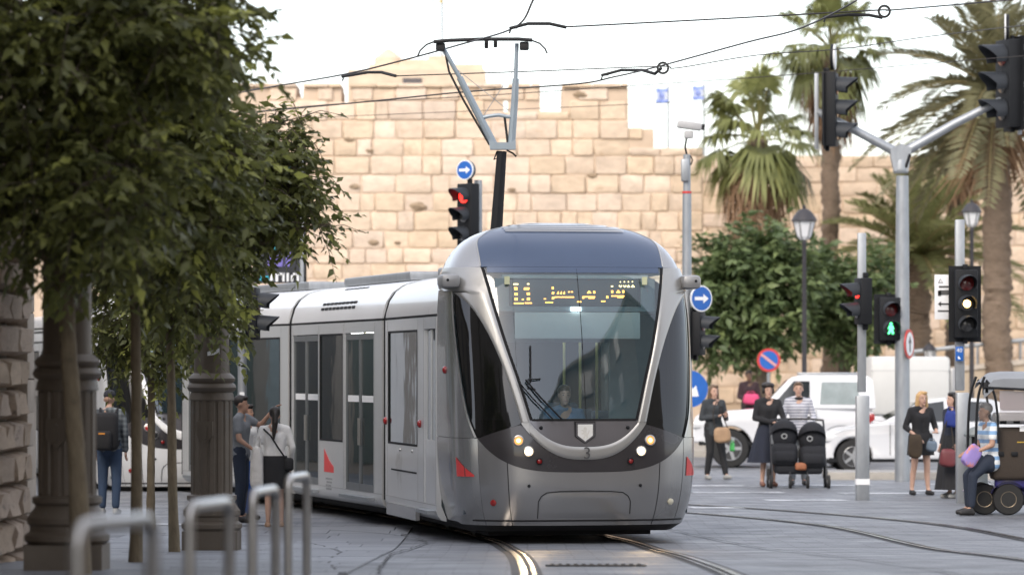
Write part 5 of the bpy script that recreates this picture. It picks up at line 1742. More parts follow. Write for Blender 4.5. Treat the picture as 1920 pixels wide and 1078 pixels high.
# pole with the amber signal and the lane sign
Y = 55.2
X0 = XX(1802, Y)
t = thing('traffic_signal', 'pole with glowing amber signal, white lane board and blue plate', 'traffic light', (X0, Y, 0))
def mz(py): return PX(0, py, Y).z
def mxx(px): return XX(px, Y) - X0
zk = mz(732)
MB().rbox((.02, 0, zk / 2 - .03), (.185, .185, zk), .02).build('lower_pole', M_STEEL, t)
MB().rbox((-.02, 0, (zk + mz(412)) / 2), (.135, .12, mz(412) - zk), .015).build('upper_pole', M_STEEL, t)
signal(t, (mxx(1808), -.16, mz(570)), math.radians(4), 3, .30, (1, 'a'), back=True)
sb_ = MB().rbox((mxx(1771), -.02, mz(557)), (.30, .012, .66), .004).build('lane_board', M_SIGNW, t)
bm_ = MB()
cx = mxx(1772); y0, y1 = -.032, -.027
def rz_(px0, px1, py0, py1): return bm_.bx(mxx(px0), mxx(px1), y0, y1, mz(py1), mz(py0))
rz_(1760, 1788, 536, 539.5); rz_(1760, 1788, 544, 553); bm_.bx(mxx(1758), mxx(1764), y0, y1, mz(555), mz(545))
rz_(1762, 1788, 568.5, 571.5); rz_(1758, 1782, 581.5, 584.5)
bm_.prism([(mxx(1758), mz(570)), (mxx(1764), mz(565)), (mxx(1764), mz(575))], y0, y1)
bm_.prism([(mxx(1789), mz(583)), (mxx(1783), mz(578)), (mxx(1783), mz(588))], y0, y1)
bm_.build('board_symbols', M_TXT, sb_, smooth=0)['kind'] = 'stuff'
MB().tube([(mxx(1759), -.03, mz(530)), (mxx(1763), -.03, mz(523)), (mxx(1767), -.03, mz(530)), (mxx(1759), -.03, mz(530))], .006, 4).build('board_triangle', M_TXT, sb_)
bp_ = MB().rbox((mxx(1797), -.12, mz(663)), (.115, .01, .21), .003).build('blue_plate', M_BLUE, t)
link('lettering', text_mesh('40', .085, M_SIGNW), bp_, (mxx(1797), -.128, mz(657)), FACE)
MB().prism([(mxx(1797) - .025, mz(668)), (mxx(1797) - .005, mz(668)), (mxx(1797) + .02, mz(673)), (mxx(1797) - .02, mz(673))][::-1], -.128, -.126).build('plate_mark', M_SIGNW, bp_, smooth=0)
# litter bin at its foot
Y = 55.0
t = thing('litter_bin', 'grey metal litter bin with domed lid beside the amber signal pole', 'bin', (XX(1812, Y) + .12, Y - .25, 0))
M_BIN = mat('bin_grey', (.17, .19, .19), .5, .2, var=.15)
MB().lathe([(.15, 0), (.165, .03), (.165, .86), (.17, .88)], (0, 0, 0), 20).build('bin_body', M_BIN, t)
MB().lathe([(.185, 1.0), (.19, 1.03), (.15, 1.10), (.05, 1.14), (.001, 1.145)], (0, 0, 0), 20).build('lid', M_BIN, t)
for k in range(4):
    a = PI / 4 + k * PI / 2
    MB().bx(-.03, .03, -.008, .008, .87, 1.01).build('lid_post', M_BIN, t, loc=(.16 * math.cos(a), .16 * math.sin(a), 0), rot=(0, 0, a + PI / 2))
MB().lathe([(.13, .87), (.13, 1.0)], (0, 0, 0), 16).build('bin_liner', M_RUB, t)

# no-parking sign
Y = 84.6
t = thing('no_parking_sign', 'round blue and red no parking sign behind the white jeep', 'sign', (XX(1441, Y), Y, .13))
pole(t, .035, .035, PX(0, 675, Y).z + .1)
ds = disc_sign(t, (0, -.06, PX(0, 675, Y).z - .13), 0, .265, M_BLUE, M_RED)
MB().box((0, -.018, 0), (.43, .008, .055), Matrix.Rotation(math.radians(38), 3, 'Y')).build('sign_bar', mat('sign_pink', (.62, .30, .28), .4, 0), ds, smooth=0)

# big blue arrow sign peeking from behind the tram
Y = 72.0
t = thing('keep_right_sign', 'large round blue arrow sign peeking out behind the tram', 'sign', (XX(1292, Y), Y, 0))
pole(t, .04, .04, PX(0, 700, Y).z)
ds = disc_sign(t, (0, -.06, PX(0, 729, Y).z), 0, .36, M_BLUE, M_BLUE)
arrow(ds, .46, .10, M_SIGNW, rot=math.radians(38))


# lantern posts
M_LANT = mat('lantern_iron', (.045, .043, .048), .5, .3, var=.1)
M_LGLASS = mat('frosted_lantern_glass', (.62, .63, .64), .4, 0, var=.05)


def lantern(label, px, Y, top, bot, base=None):
    z0 = .13 if Y > 84 else 0
    t = thing('lantern_post', label, 'street lamp', (XX(px, Y), Y, z0), 0, 'old style lantern posts')
    zt, zb2 = PX(0, top, Y).z - z0, PX(0, bot, Y).z - z0
    h = zt - zb2; w = h * .33
    MB().lathe([(.10, -.05), (.10, .5), (.075, .55), (.06, .9), (.045, zb2 - .1), (.06, zb2 - .06), (.03, zb2)], (0, 0, 0), 14).build('post', M_LANT, t)
    MB().lathe([(w * .35, zb2), (w * .6, zb2 + h * .1), (w * .95, zb2 + h * .52)], (0, 0, 0), 6).build('glass', M_LGLASS, t, 10)
    for k in range(6):
        a = 2 * PI * k / 6
        MB().tube([(w * .36 * math.cos(a), w * .36 * math.sin(a), zb2), (w * .62 * math.cos(a), w * .62 * math.sin(a), zb2 + h * .1), (w * .97 * math.cos(a), w * .97 * math.sin(a), zb2 + h * .53)], .012, 4).build('glazing_bar', M_LANT, t)
    MB().lathe([(w * 1.12, zb2 + h * .53), (w * 1.12, zb2 + h * .56), (w * .75, zb2 + h * .76), (w * .5, zb2 + h * .84), (w * .12, zb2 + h * .90), (w * .16, zb2 + h * .95), (.005, zb2 + h)], (0, 0, 0), 12).build('cap', M_LANT, t, 30)


lantern('dark lantern post before the round green trees', 1508, 82.5, 384, 450)
lantern('lantern post behind the amber signal pole', 1822, 88, 374, 426)
lantern('distant lantern whose top shows above the white box pickup', 1743, 94, 640, 676)

# advertising board above the tram, half hidden by leaves
Y = 71.0
X0 = XX(568, Y)
t = thing('advert_board', 'dark advertising board with white lettering behind the tree crown', 'billboard', (X0, Y, 0))
pole(t, .07, .07, PX(0, 285, Y).z, M_BLK)
MB().bx(-.95, -.05, -.08, .08, PX(0, 531, Y).z, PX(0, 288, Y).z).build('board', mat('board_black', (.022, .024, .03), .35, 0), t)
MB().bx(-.05, .02, -.10, .10, PX(0, 533, Y).z, PX(0, 284, Y).z).build('board_edge', M_STEEL, t)
def bz(py): return PX(0, py, Y).z
def bxx(px): return XX(px, Y) - X0
mb = MB()
for (a, b, c, d_) in ((507, 512, 512, 528), (517, 522, 512, 528), (520, 532, 512, 516), (530, 534, 512, 528), (538, 542, 512, 528), (546, 560, 512, 516), (546, 550, 512, 528), (557, 561, 512, 528)):
    MB().bx(bxx(a), bxx(b), -.095, -.085, bz(d_), bz(c)).build('board_letter', M_SIGNW, t, smooth=0)
for (a, b, c, d_) in ((488, 496, 514, 526), (497, 505, 518, 526), (514, 520, 462, 474), (518, 523, 452, 464)):
    MB().bx(bxx(a), bxx(b), -.095, -.085, bz(d_), bz(c)).build('board_mark', mat('board_turquoise', (.02, .42, .55), .4, 0), t, smooth=0)
for (a, b, c, d_) in ((530, 548, 420, 440), (520, 536, 395, 408), (500, 530, 480, 500), (534, 544, 470, 500)):
    MB().prism([(bxx(a), bz(d_)), (bxx(b), bz(d_)), (bxx(b) + .02, bz(c)), (bxx(a) + .05, bz(c))], -.093, -.085).build('board_mark', mat('board_violet', (.16, .13, .42), .4, 0), t, smooth=0)
MB().lathe([(.07, -.095), (.07, -.085), (.055, -.085), (.055, -.095), (.07, -.095)], (bxx(548), 0, bz(312)), 16, 'y', cap=False).build('board_ring', _M['board_turquoise'], t)

# overhead wires
M_WIRE = mat('overhead_wire', (.055, .05, .048), .5, .5)


def wire(label, pts, r=.011, clamps=()):
    P_ = [PX(*p) for p in pts]
    c = P_[len(P_) // 2].copy()
    t = thing('overhead_wire', label, 'wire', c, 0, 'overhead tram wires')
    MB().tube([p - c for p in spl3(P_, 8)], r, 5).build('wire', M_WIRE, t)
    for cl in clamps:
        q = [PX(*p) - c for p in cl]
        MB().tube(q, .022, 6).build('clamp', M_DARK, t)
        n = len(q)
        MB().tube([q[0] + Vector((0, 0, -.06)), q[0] + Vector((.02, 0, .0)), q[0] + Vector((.1, 0, .01))], .012, 5).build('clamp_hook', M_DARK, t)


wire('contact wire that runs over the pantograph and out of the picture top', [(420, 179, 58), (505, 164, 55), (640, 141, 51), (735, 119, 49.5), (860, 85, 47.9), (965, 52, 45), (1000, 0, 40), (1030, -70, 35)], .012, [[(642, 144, 50.5), (690, 136, 50), (715, 136, 49.8), (742, 143, 49.5)], [(955, 54, 45), (990, 45, 45), (1030, 45, 45), (1062, 52, 45)]])
wire('contact wire that climbs from the left wall to the palm tops', [(440, 214, 57), (560, 203, 55), (700, 190, 54), (880, 172, 52), (1080, 158, 50), (1150, 145, 50), (1235, 125, 49), (1400, 80, 47), (1500, 54, 46), (1600, 5, 44), (1660, -40, 43)], .011, [[(1127, 142, 50), (1165, 132, 50), (1205, 132, 49.5), (1228, 139, 49.3), (1240, 128, 49.2)]])
wire('pull-off wire that crosses behind the pantograph to the right edge', [(742, 143, 49.5), (1000, 134, 50), (1235, 125, 50), (1270, 128, 50), (1420, 104, 51), (1580, 92, 52), (1750, 68, 54), (1990, 40, 58)], .008)
wire('upper pull-off wire that ends in a ring before the palm', [(1062, 51, 45), (1350, 36, 46), (1640, 20, 47), (1690, 18, 47), (1990, -8, 50)], .010, [[(1545, 33, 46.8), (1590, 28, 46.9), (1630, 29, 47), (1655, 34, 47)]])
wire('thin span wire low across the city wall', [(440, 214, 62), (620, 196, 62), (900, 180, 61), (1100, 167, 60), (1480, 141, 60), (1760, 118, 60), (1990, 100, 60)], .007)
wire('faint lowest span wire across the battlements', [(560, 222, 66), (800, 212, 66), (1100, 200, 66), (1300, 190, 66)], .006)
rg = MB().lathe([(.085, -.012), (.085, .012), (.055, .012), (.055, -.012), (.085, -.012)], (0, 0, 0), 16, 'y', cap=False)
for px, py, Y, lb in ((1658, 22, 47, 'steel tension ring on the upper wire before the tall palm'), (1243, 128, 49, 'steel tension ring on the wires above the city wall step')):
    o = rg.build('tension_ring', M_DARK, None, loc=PX(px, py, Y)); tag(o, lb, 'ring', 'overhead tension rings')


# flags on the wall
def flag(label, px, py, w, h, Y, pole_bot, other=False):
    c = PX(px, py, Y)
    t = thing('flag', label, 'flag', (c.x, Y, PX(0, pole_bot, Y).z), 0, 'flags above the city wall')
    s = FPX / Y; z0 = PX(0, pole_bot, Y).z
    def q(a, b, y=0.): return ((a) / s, y + .05 * math.sin(a * .35), c.z - z0 + b / s)
    MB().tube([(0, 0, 0), (0, 0, c.z - z0 + (h / 2 + 4) / s)], .045, 6).build('flagpole', M_STEEL, t)
    def strip(b0, b1, m, n, y=0., a0=-w, a1=0.):
        MB().grid([[q(a0 + (a1 - a0) * i / 8, b, y) for i in range(9)] for b in (b0, b1)]).build(n, m, t, 60)
    M_FW = mat('flag_white', (.60, .65, .78), .8, 0, var=.04); M_FB = mat('flag_blue', (.20, .30, .72), .8, 0)
    strip(-h / 2, h / 2, M_FW, 'cloth')
    if other:
        strip(-h / 2, h / 2, mat('flag_yellow', (.75, .55, .12), .8, 0), 'yellow_band', -.03, -4, 0); return
    for yy in (-.03, .03):
        strip(h * .26, h * .40, M_FB, 'blue_stripe', yy); strip(-h * .40, -h * .26, M_FB, 'blue_stripe', yy)
    for k in range(2):
        r = h * .19
        pts = [q(-w / 2 + r * math.sin(a + k * PI), r * math.cos(a + k * PI), -.04) for a in (0, 2 * PI / 3, 4 * PI / 3, 0)]
        MB().tube(pts, .018, 4).build('star', M_FB, t)


flag('white and blue flag nearer the wall step', 1253, 180, 24, 30, 126, 300)
flag('white and blue flag nearer the fan palm', 1320, 175, 22, 28, 128, 300)
flag('pale flag cut by the picture top above the turret building', 829, -4, 22, 22, 122, 130, True)

# ================================================================ VEHICLES
M_CARW = mat('white_car_paint', (.64, .65, .67), .25, 0, var=.03, scale=2, coat=1., dirt=((.62, .62, .61), 2.5, .62))
M_CARGL = glass('car_glass', (.16, .18, .18), .10, .02, (.02, .022, .022), .45)
M_TYRE = mat('tyre', (.018, .018, .018), .8, 0, var=.2)
M_RIM = mat('alloy_rim', (.5, .51, .52), .3, .8, var=.05)
M_CLEAR = mat('clear_lamp', (.65, .66, .67), .15, 0, coat=.8)


def wheel(parent, x, y, z, r, w=.22, spokes=5):
    wh = MB().lathe([(r * .62, -w / 2), (r * .93, -w / 2), (r, -w * .35), (r, w * .35), (r * .93, w / 2), (r * .62, w / 2)], (0, 0, 0), 26, 'y', cap=False).build('wheel', M_TYRE, parent, loc=(x, y, z))
    MB().lathe([(r * .66, -w * .40), (r * .62, -w * .48), (r * .56, -w * .30), (r * .5, -w * .1), (.01, -w * .08)], (0, 0, 0), 24, 'y').build('rim', mat('dark_rim', (.06, .06, .062), .5, .5), wh)
    for k in range(spokes):
        a = 2 * PI * k / spokes + .3
        q = Matrix.Rotation(a, 3, 'Y')
        MB().box(q @ Vector((0, -w * .40, r * .33)), (r * .17, w * .12, r * .60), q).build('spoke', M_RIM, wh)
    MB().lathe([(r * .14, -w * .5), (r * .14, -w * .3)], (0, 0, 0), 12, 'y').build('hub', M_RIM, wh)
    MB().lathe([(r * .64, -w * .47), (r * .60, -w * .50), (r * .57, -w * .44)], (0, 0, 0), 24, 'y', cap=False).build('rim_lip', M_RIM, wh)


def car(label, X, Y, rz, low, green, W, wheels, wr, glassp, cat='car', name='parked_car', belt=None, group='white vehicles at the junction', rear_glass=True, extra=None):
    """low / green: side outlines (x, z); the side with y = 0 faces the camera"""
    t = thing(name, label, cat, (X, Y, 0), rz, group)
    # lower body with wheel arches cut into its outline
    out = []
    xs = sorted(wheels)
    bot = low['sill']
    top = low['top']
    poly = list(top)
    under = []
    for xw in reversed(xs):
        ar = wr * 1.17
        h0 = bot - wr
        a0 = math.asin(max(-1, min(1, h0 / ar)))
        for k in range(13):
            a = a0 + (PI - 2 * a0) * k / 12
            under.append((xw + ar * math.cos(a), wr + ar * math.sin(a)))
    poly = poly + [(top[-1][0] - .04, bot)] + under + [(top[0][0] + .04, bot)]
    bm = bmesh.new()
    n = len(poly)
    va = [bm.verts.new((p[0], 0, p[1])) for p in poly]; vb = [bm.verts.new((p[0], W, p[1])) for p in poly]
    bm.faces.new(va[::-1]); bm.faces.new(vb)
    for i in range(n): bm.faces.new((va[i], va[(i + 1) % n], vb[(i + 1) % n], vb[i]))
    zmax = max(p[1] for p in top)
    L_ = top[-1][0]
    for v in bm.verts:
        s = 1 if v.co.y < W / 2 else -1
        f = max(0, (v.co.z - .7 * zmax) / (.3 * zmax)); v.co.y += s * .06 * f * f
        e = min(v.co.x - top[0][0], L_ - v.co.x); v.co.y += s * .16 * max(0, 1 - e / .5) ** 2
    bmesh.ops.recalc_face_normals(bm, faces=bm.faces)
    ed = [e for e in bm.edges if len(e.link_faces) == 2 and e.calc_face_angle() > .6]
    bmesh.ops.bevel(bm, geom=ed, offset=.035, segments=3, affect='EDGES', profile=.5)
    me = bpy.data.meshes.new('body'); bm.to_mesh(me); bm.free()
    me.polygons.foreach_set('use_smooth', [True] * len(me.polygons)); me.set_sharp_from_angle(angle=math.radians(40)); me.materials.append(M_CARW)
    link('body', me, t)
    # cabin
    bm = bmesh.new(); n = len(green)
    gb = min(p[1] for p in green); gt = max(p[1] for p in green)
    def gy(z, s): return .07 + .17 * (z - gb) / (gt - gb) if s else W - .07 - .17 * (z - gb) / (gt - gb)
    va = [bm.verts.new((p[0], gy(p[1], 1), p[1])) for p in green]; vb = [bm.verts.new((p[0], gy(p[1], 0), p[1])) for p in green]
    bm.faces.new(va[::-1]); bm.faces.new(vb)
    for i in range(n): bm.faces.new((va[i], va[(i + 1) % n], vb[(i + 1) % n], vb[i]))
    bmesh.ops.recalc_face_normals(bm, faces=bm.faces)
    bmesh.ops.bevel(bm, geom=list(bm.edges), offset=.03, segments=2, affect='EDGES')
    me = bpy.data.meshes.new('cabin'); bm.to_mesh(me); bm.free()
    me.polygons.foreach_set('use_smooth', [True] * len(me.polygons)); me.set_sharp_from_angle(angle=math.radians(40)); me.materials.append(M_CARW)
    link('cabin', me, t)
    for gp in glassp:
        for s in (1, 0):
            off = -.006 if s else .006
            MB().add([(p[0], gy(p[1], s) + off, p[1]) for p in gp] + [(p[0], gy(p[1], s) + off * -1, p[1]) for p in gp], [tuple(range(len(gp))), tuple(range(2 * len(gp) - 1, len(gp) - 1, -1))] + [(i, (i + 1) % len(gp), (i + 1) % len(gp) + len(gp), i + len(gp)) for i in range(len(gp))]).build('side_window', M_CARGLB, t, smooth=0)
    # front and rear glass
    for (p, q) in ((green[0], green[1]),):
        d = Vector((q[0] - p[0], q[1] - p[1])); nn = Vector((-d.y, d.x)).normalized() * .006
        a = (p[0] + d.x * .1 + nn.x, p[1] + d.y * .1 + nn.y); b = (p[0] + d.x * .93 + nn.x, p[1] + d.y * .93 + nn.y)
        MB().add([(a[0], gy(a[1], 1) + .05, a[1]), (a[0], gy(a[1], 0) - .05, a[1]), (b[0], gy(b[1], 0) - .05, b[1]), (b[0], gy(b[1], 1) + .05, b[1])], [(0, 1, 2, 3)]).build('windscreen', M_CARGLB, t, smooth=0)
    for xw in wheels:
        wheel(t, xw, .12, wr, wr); 
        wheel(t, xw, W - .12, wr, wr)
        MB().bx(xw - wr * 1.12, xw + wr * 1.12, .25, W - .25, wr * .5, wr * 1.9).build('wheel_well', M_RUB, t, smooth=0)
    MB().bx(top[0][0] + .15, L_ - .15, .06, W - .06, bot - .05, bot + .03).build('sill', M_BLK, t, smooth=0)
    MB().rbox((top[0][0] + .16, .13, low['lamp']), (.26, .14, .13), .03).build('headlight', M_CLEAR, t)
    MB().rbox((L_ - .10, .12, low['lamp'] + .12), (.12, .14, .22), .03).build('tail_light', M_REDL, t)
    for (x0, z0, z1) in low['seams']:
        MB().bx(x0, x0 + .012, -.003, .02, z0, z1).build('door_seam', M_RUB, t, smooth=0)
    for (x0, z0) in low['handles']:
        MB().rbox((x0, -.012, z0), (.17, .03, .035), .01).build('door_handle', M_BLK if low.get('dark') else M_CARW, t)
    mx_, mz_ = low['mirror']
    MB().rbox((mx_, -.08, mz_), (.12, .18, .14), .04).build('wing_mirror', M_CARW, t)
    return t


M_CARGLB = mat('dark_car_glass', (.02, .024, .026), .06, 0, var=.1, coat=.3)
M_VANGL = mat('pale_van_glass', (.22, .26, .26), .10, 0, var=.15, coat=.4)

jeep = car('boxy white jeep behind the women with the stroller', XX(1296, 75), 75, math.radians(-3),
    {'sill': .50, 'top': [(0, .55), (0, .78), (.06, 1.0), (.2, 1.10), (1.42, 1.19), (3.62, 1.20), (3.70, .9), (3.72, .55)], 'lamp': .86, 'seams': [(1.50, .6, 1.16), (2.50, .6, 1.16)], 'handles': [(2.32, 1.02), (3.3, .80)], 'mirror': (1.72, 1.30), 'dark': True},
    [(1.38, 1.17), (1.98, 1.80), (2.18, 1.86), (3.50, 1.86), (3.64, 1.78), (3.70, 1.17)], 1.75, (.78, 3.0), .385,
    [[(1.62, 1.24), (2.06, 1.74), (2.38, 1.74), (2.38, 1.24)]], cat='jeep')
gyj = lambda z: .07 + .17 * (z - 1.17) / (1.86 - 1.17)
MB().add([(x, gyj(z) - .008, z) for x, z in ((2.58, 1.27), (2.62, 1.72), (3.36, 1.72), (3.36, 1.27))], [(0, 1, 2, 3)]).build('side_window', M_VANGL, jeep, smooth=0)
MB().rbox((2.8, .9, 1.885), (1.3, 1.2, .05), .02).build('roof_rack', M_STEEL, jeep)

sedan = car('white hatchback with alloy wheels behind the blonde woman', XX(1541, 71.2), 71.2, math.radians(1.5),
    {'sill': .26, 'top': [(0, .36), (0, .58), (.10, .72), (.45, .84), (1.2, .95), (4.1, 1.0), (4.28, .92), (4.32, .36)], 'lamp': .66, 'seams': [(1.30, .34, .92), (2.35, .34, .94), (3.25, .45, .95)], 'handles': [(2.15, .82), (3.08, .84)], 'mirror': (1.50, .98)},
    [(1.10, .93), (1.95, 1.37), (2.45, 1.44), (3.25, 1.41), (3.85, 1.22), (4.15, .96)], 1.74, (.60, 3.45), .315,
    [[(1.42, .97), (2.0, 1.32), (2.36, 1.37), (2.36, .98)], [(2.46, .98), (2.46, 1.38), (3.2, 1.35), (3.3, .99)]], cat='hatchback')

# pickup with a white box canopy
Yv = 80.0
t = thing('box_pickup', 'white box-backed pickup behind the mast and white hatchback', 'truck', (XX(1633, Yv), Yv, 0), 0, 'white vehicles at the junction')
bw = XX(1782, Yv) - XX(1633, Yv)
MB().rbox((bw / 2, .85, 1.62), (bw, 1.7, 1.26), .09).build('canopy_box', mat('cream_van_paint', (.56, .56, .54), .4, 0, var=.05, scale=2, dirt=((.48, .47, .44), 2, .6)), t)
MB().rbox((bw / 2 - .2, .85, .74), (bw + 2.2, 1.65, .50), .08).build('bed', M_CARW, t)
MB().prism([(-1.35, .95), (-1.0, 1.6), (-.8, 1.70), (-.08, 1.70), (-.04, .95)], .12, 1.58).build('cab', M_CARW, t)
MB().prism([(-1.15, 1.02), (-.92, 1.5), (-.2, 1.5), (-.2, 1.02)], .11, .115).build('side_window', M_CARGLB, t)
MB().prism([(-2.35, .6), (-2.3, .9), (-1.3, 1.0), (-1.3, .6)], .05, 1.65).build('bonnet', M_CARW, t)
MB().bx(.56, .572, -.003, .02, 1.0, 2.22).build('panel_seam', M_RUB, t, smooth=0)
MB().bx(.0, bw, -.004, .02, 1.94, 1.952).build('panel_seam', mat('seam_grey', (.45, .45, .45), .5, 0), t, smooth=0)
MB().rbox((bw + .06, .85, 1.5), (.12, 1.6, 1.0), .03).build('rear_door', M_PILLAR2, t)
for x in (-1.75, 1.15): wheel(t, x, .1, .33, .33); wheel(t, x, 1.6, .33, .33)


# ================================================================ PEOPLE
def remesh(name, caps, balls, m, voxel=.016, it=5, extra=None):
    mb = MB()
    for (p0, r0, p1, r1) in caps:
        p0 = Vector(p0); p1 = Vector(p1)
        mb.ball(p0, r0, 10, 8); mb.ball(p1, r1, 10, 8)
        if (p1 - p0).length > 1e-4: mb.tube([p0, p1], [r0, r1], 10)
    for (c, r) in balls: mb.ball(c, r, 12, 9)
    me = bpy.data.meshes.new(name); me.from_pydata(mb.v, [], mb.f)
    ob = bpy.data.objects.new(name, me); COL.objects.link(ob)
    md = ob.modifiers.new('r', 'REMESH'); md.mode = 'VOXEL'; md.voxel_size = voxel
    ms = ob.modifiers.new('s', 'SMOOTH'); ms.iterations = it; ms.factor = .5
    bpy.context.view_layer.update()
    dg = bpy.context.evaluated_depsgraph_get()
    out = bpy.data.meshes.new_from_object(ob.evaluated_get(dg))
    bpy.data.objects.remove(ob)
    if extra and extra.v:
        bm = bmesh.new(); bm.from_mesh(out)
        vs = [bm.verts.new(v) for v in extra.v]
        for f in extra.f:
            try: bm.faces.new([vs[i] for i in f])
            except ValueError: pass
        bm.to_mesh(out); bm.free()
    out.polygons.foreach_set('use_smooth', [True] * len(out.polygons))
    out.materials.clear(); out.materials.append(m)
    return out


def cloth(name, col, var=.12, rough=.85): return mat(name, col, rough, 0, var=var, scale=9, bump=.25, bscale=30)


def stripe_mat(name, c1, c2, period, axis='Z', duty=.5, both=False):
    m = bpy.data.materials.new(name); m.use_nodes = True
    nt = m.node_tree; b = nt.nodes['Principled BSDF']; L = nt.links.new
    tc = nd(nt, 'ShaderNodeTexCoord'); sp = nd(nt, 'ShaderNodeSeparateXYZ'); L(tc.outputs['Object'], sp.inputs[0])
    def st(ax):
        mu = nd(nt, 'ShaderNodeMath', operation='MULTIPLY'); L(sp.outputs[ax], mu.inputs[0]); mu.inputs[1].default_value = 1 / period
        fr = nd(nt, 'ShaderNodeMath', operation='FRACT'); L(mu.outputs[0], fr.inputs[0])
        gt = nd(nt, 'ShaderNodeMath', operation='GREATER_THAN'); L(fr.outputs[0], gt.inputs[0]); gt.inputs[1].default_value = duty
        return gt.outputs[0]
    f = st(axis)
    if both:
        g = st('X'); ad = nd(nt, 'ShaderNodeMath', operation='ADD'); L(f, ad.inputs[0]); L(g, ad.inputs[1])
        dv = nd(nt, 'ShaderNodeMath', operation='MULTIPLY'); L(ad.outputs[0], dv.inputs[0]); dv.inputs[1].default_value = .5; f = dv.outputs[0]
    mx = nd(nt, 'ShaderNodeMix', data_type='RGBA'); L(f, mx.inputs[0]); mx.inputs[6].default_value = (*c1, 1); mx.inputs[7].default_value = (*c2, 1)
    L(mx.outputs[2], b.inputs['Base Color']); b.inputs['Roughness'].default_value = .85
    return m


SKIN = mat('skin_light', (.50, .31, .23), .55, 0, var=.06, scale=12)
SKIN2 = mat('skin_tan', (.38, .22, .15), .55, 0, var=.06, scale=12)
SKIN3 = mat('skin_brown', (.12, .065, .04), .55, 0, var=.06, scale=12)
HAIR_D = mat('dark_hair', (.016, .012, .010), .5, 0, var=.3, scale=30, stretch=(1, 1, .2))
HAIR_B = mat('blonde_hair', (.48, .30, .13), .5, 0, var=.25, scale=30, stretch=(1, 1, .2))
HAIR_BR = mat('brown_hair', (.11, .065, .035), .5, 0, var=.3, scale=30, stretch=(1, 1, .2))
M_EYE = mat('eye_dark', (.02, .016, .014), .3, 0)
M_LIP = mat('lips', (.36, .14, .12), .5, 0)


def hand(mb, w, d, up=Vector((0, 0, 1)), curl=.5, left=False):
    """palm with four fingers and a thumb, pointing along d"""
    w = Vector(w); d = Vector(d).normalized(); s = d.cross(up)
    if s.length < .1: s = Vector((1, 0, 0))
    s.normalize(); n = s.cross(d)
    c = w + d * .05
    mb.tube([w - d * .01, w + d * .03, w + d * .085], [.024, .036, .034], 8, flat=.5)
    for i, (o, l) in enumerate(((-.027, .062), (-.009, .075), (.009, .070), (.026, .055))):
        b = w + d * .085 + s * o
        mb.tube([b, b + d * l * .5 - n * l * .18 * curl, b + d * l * .8 - n * l * .6 * curl], [.0095, .0085, .0065], 6)
    sg = -1 if left else 1
    b = w + d * .02 + s * .028 * sg
    mb.tube([b, b + d * .025 + s * .022 * sg, b + d * .055 + s * .028 * sg - n * .012], [.012, .010, .008], 6)


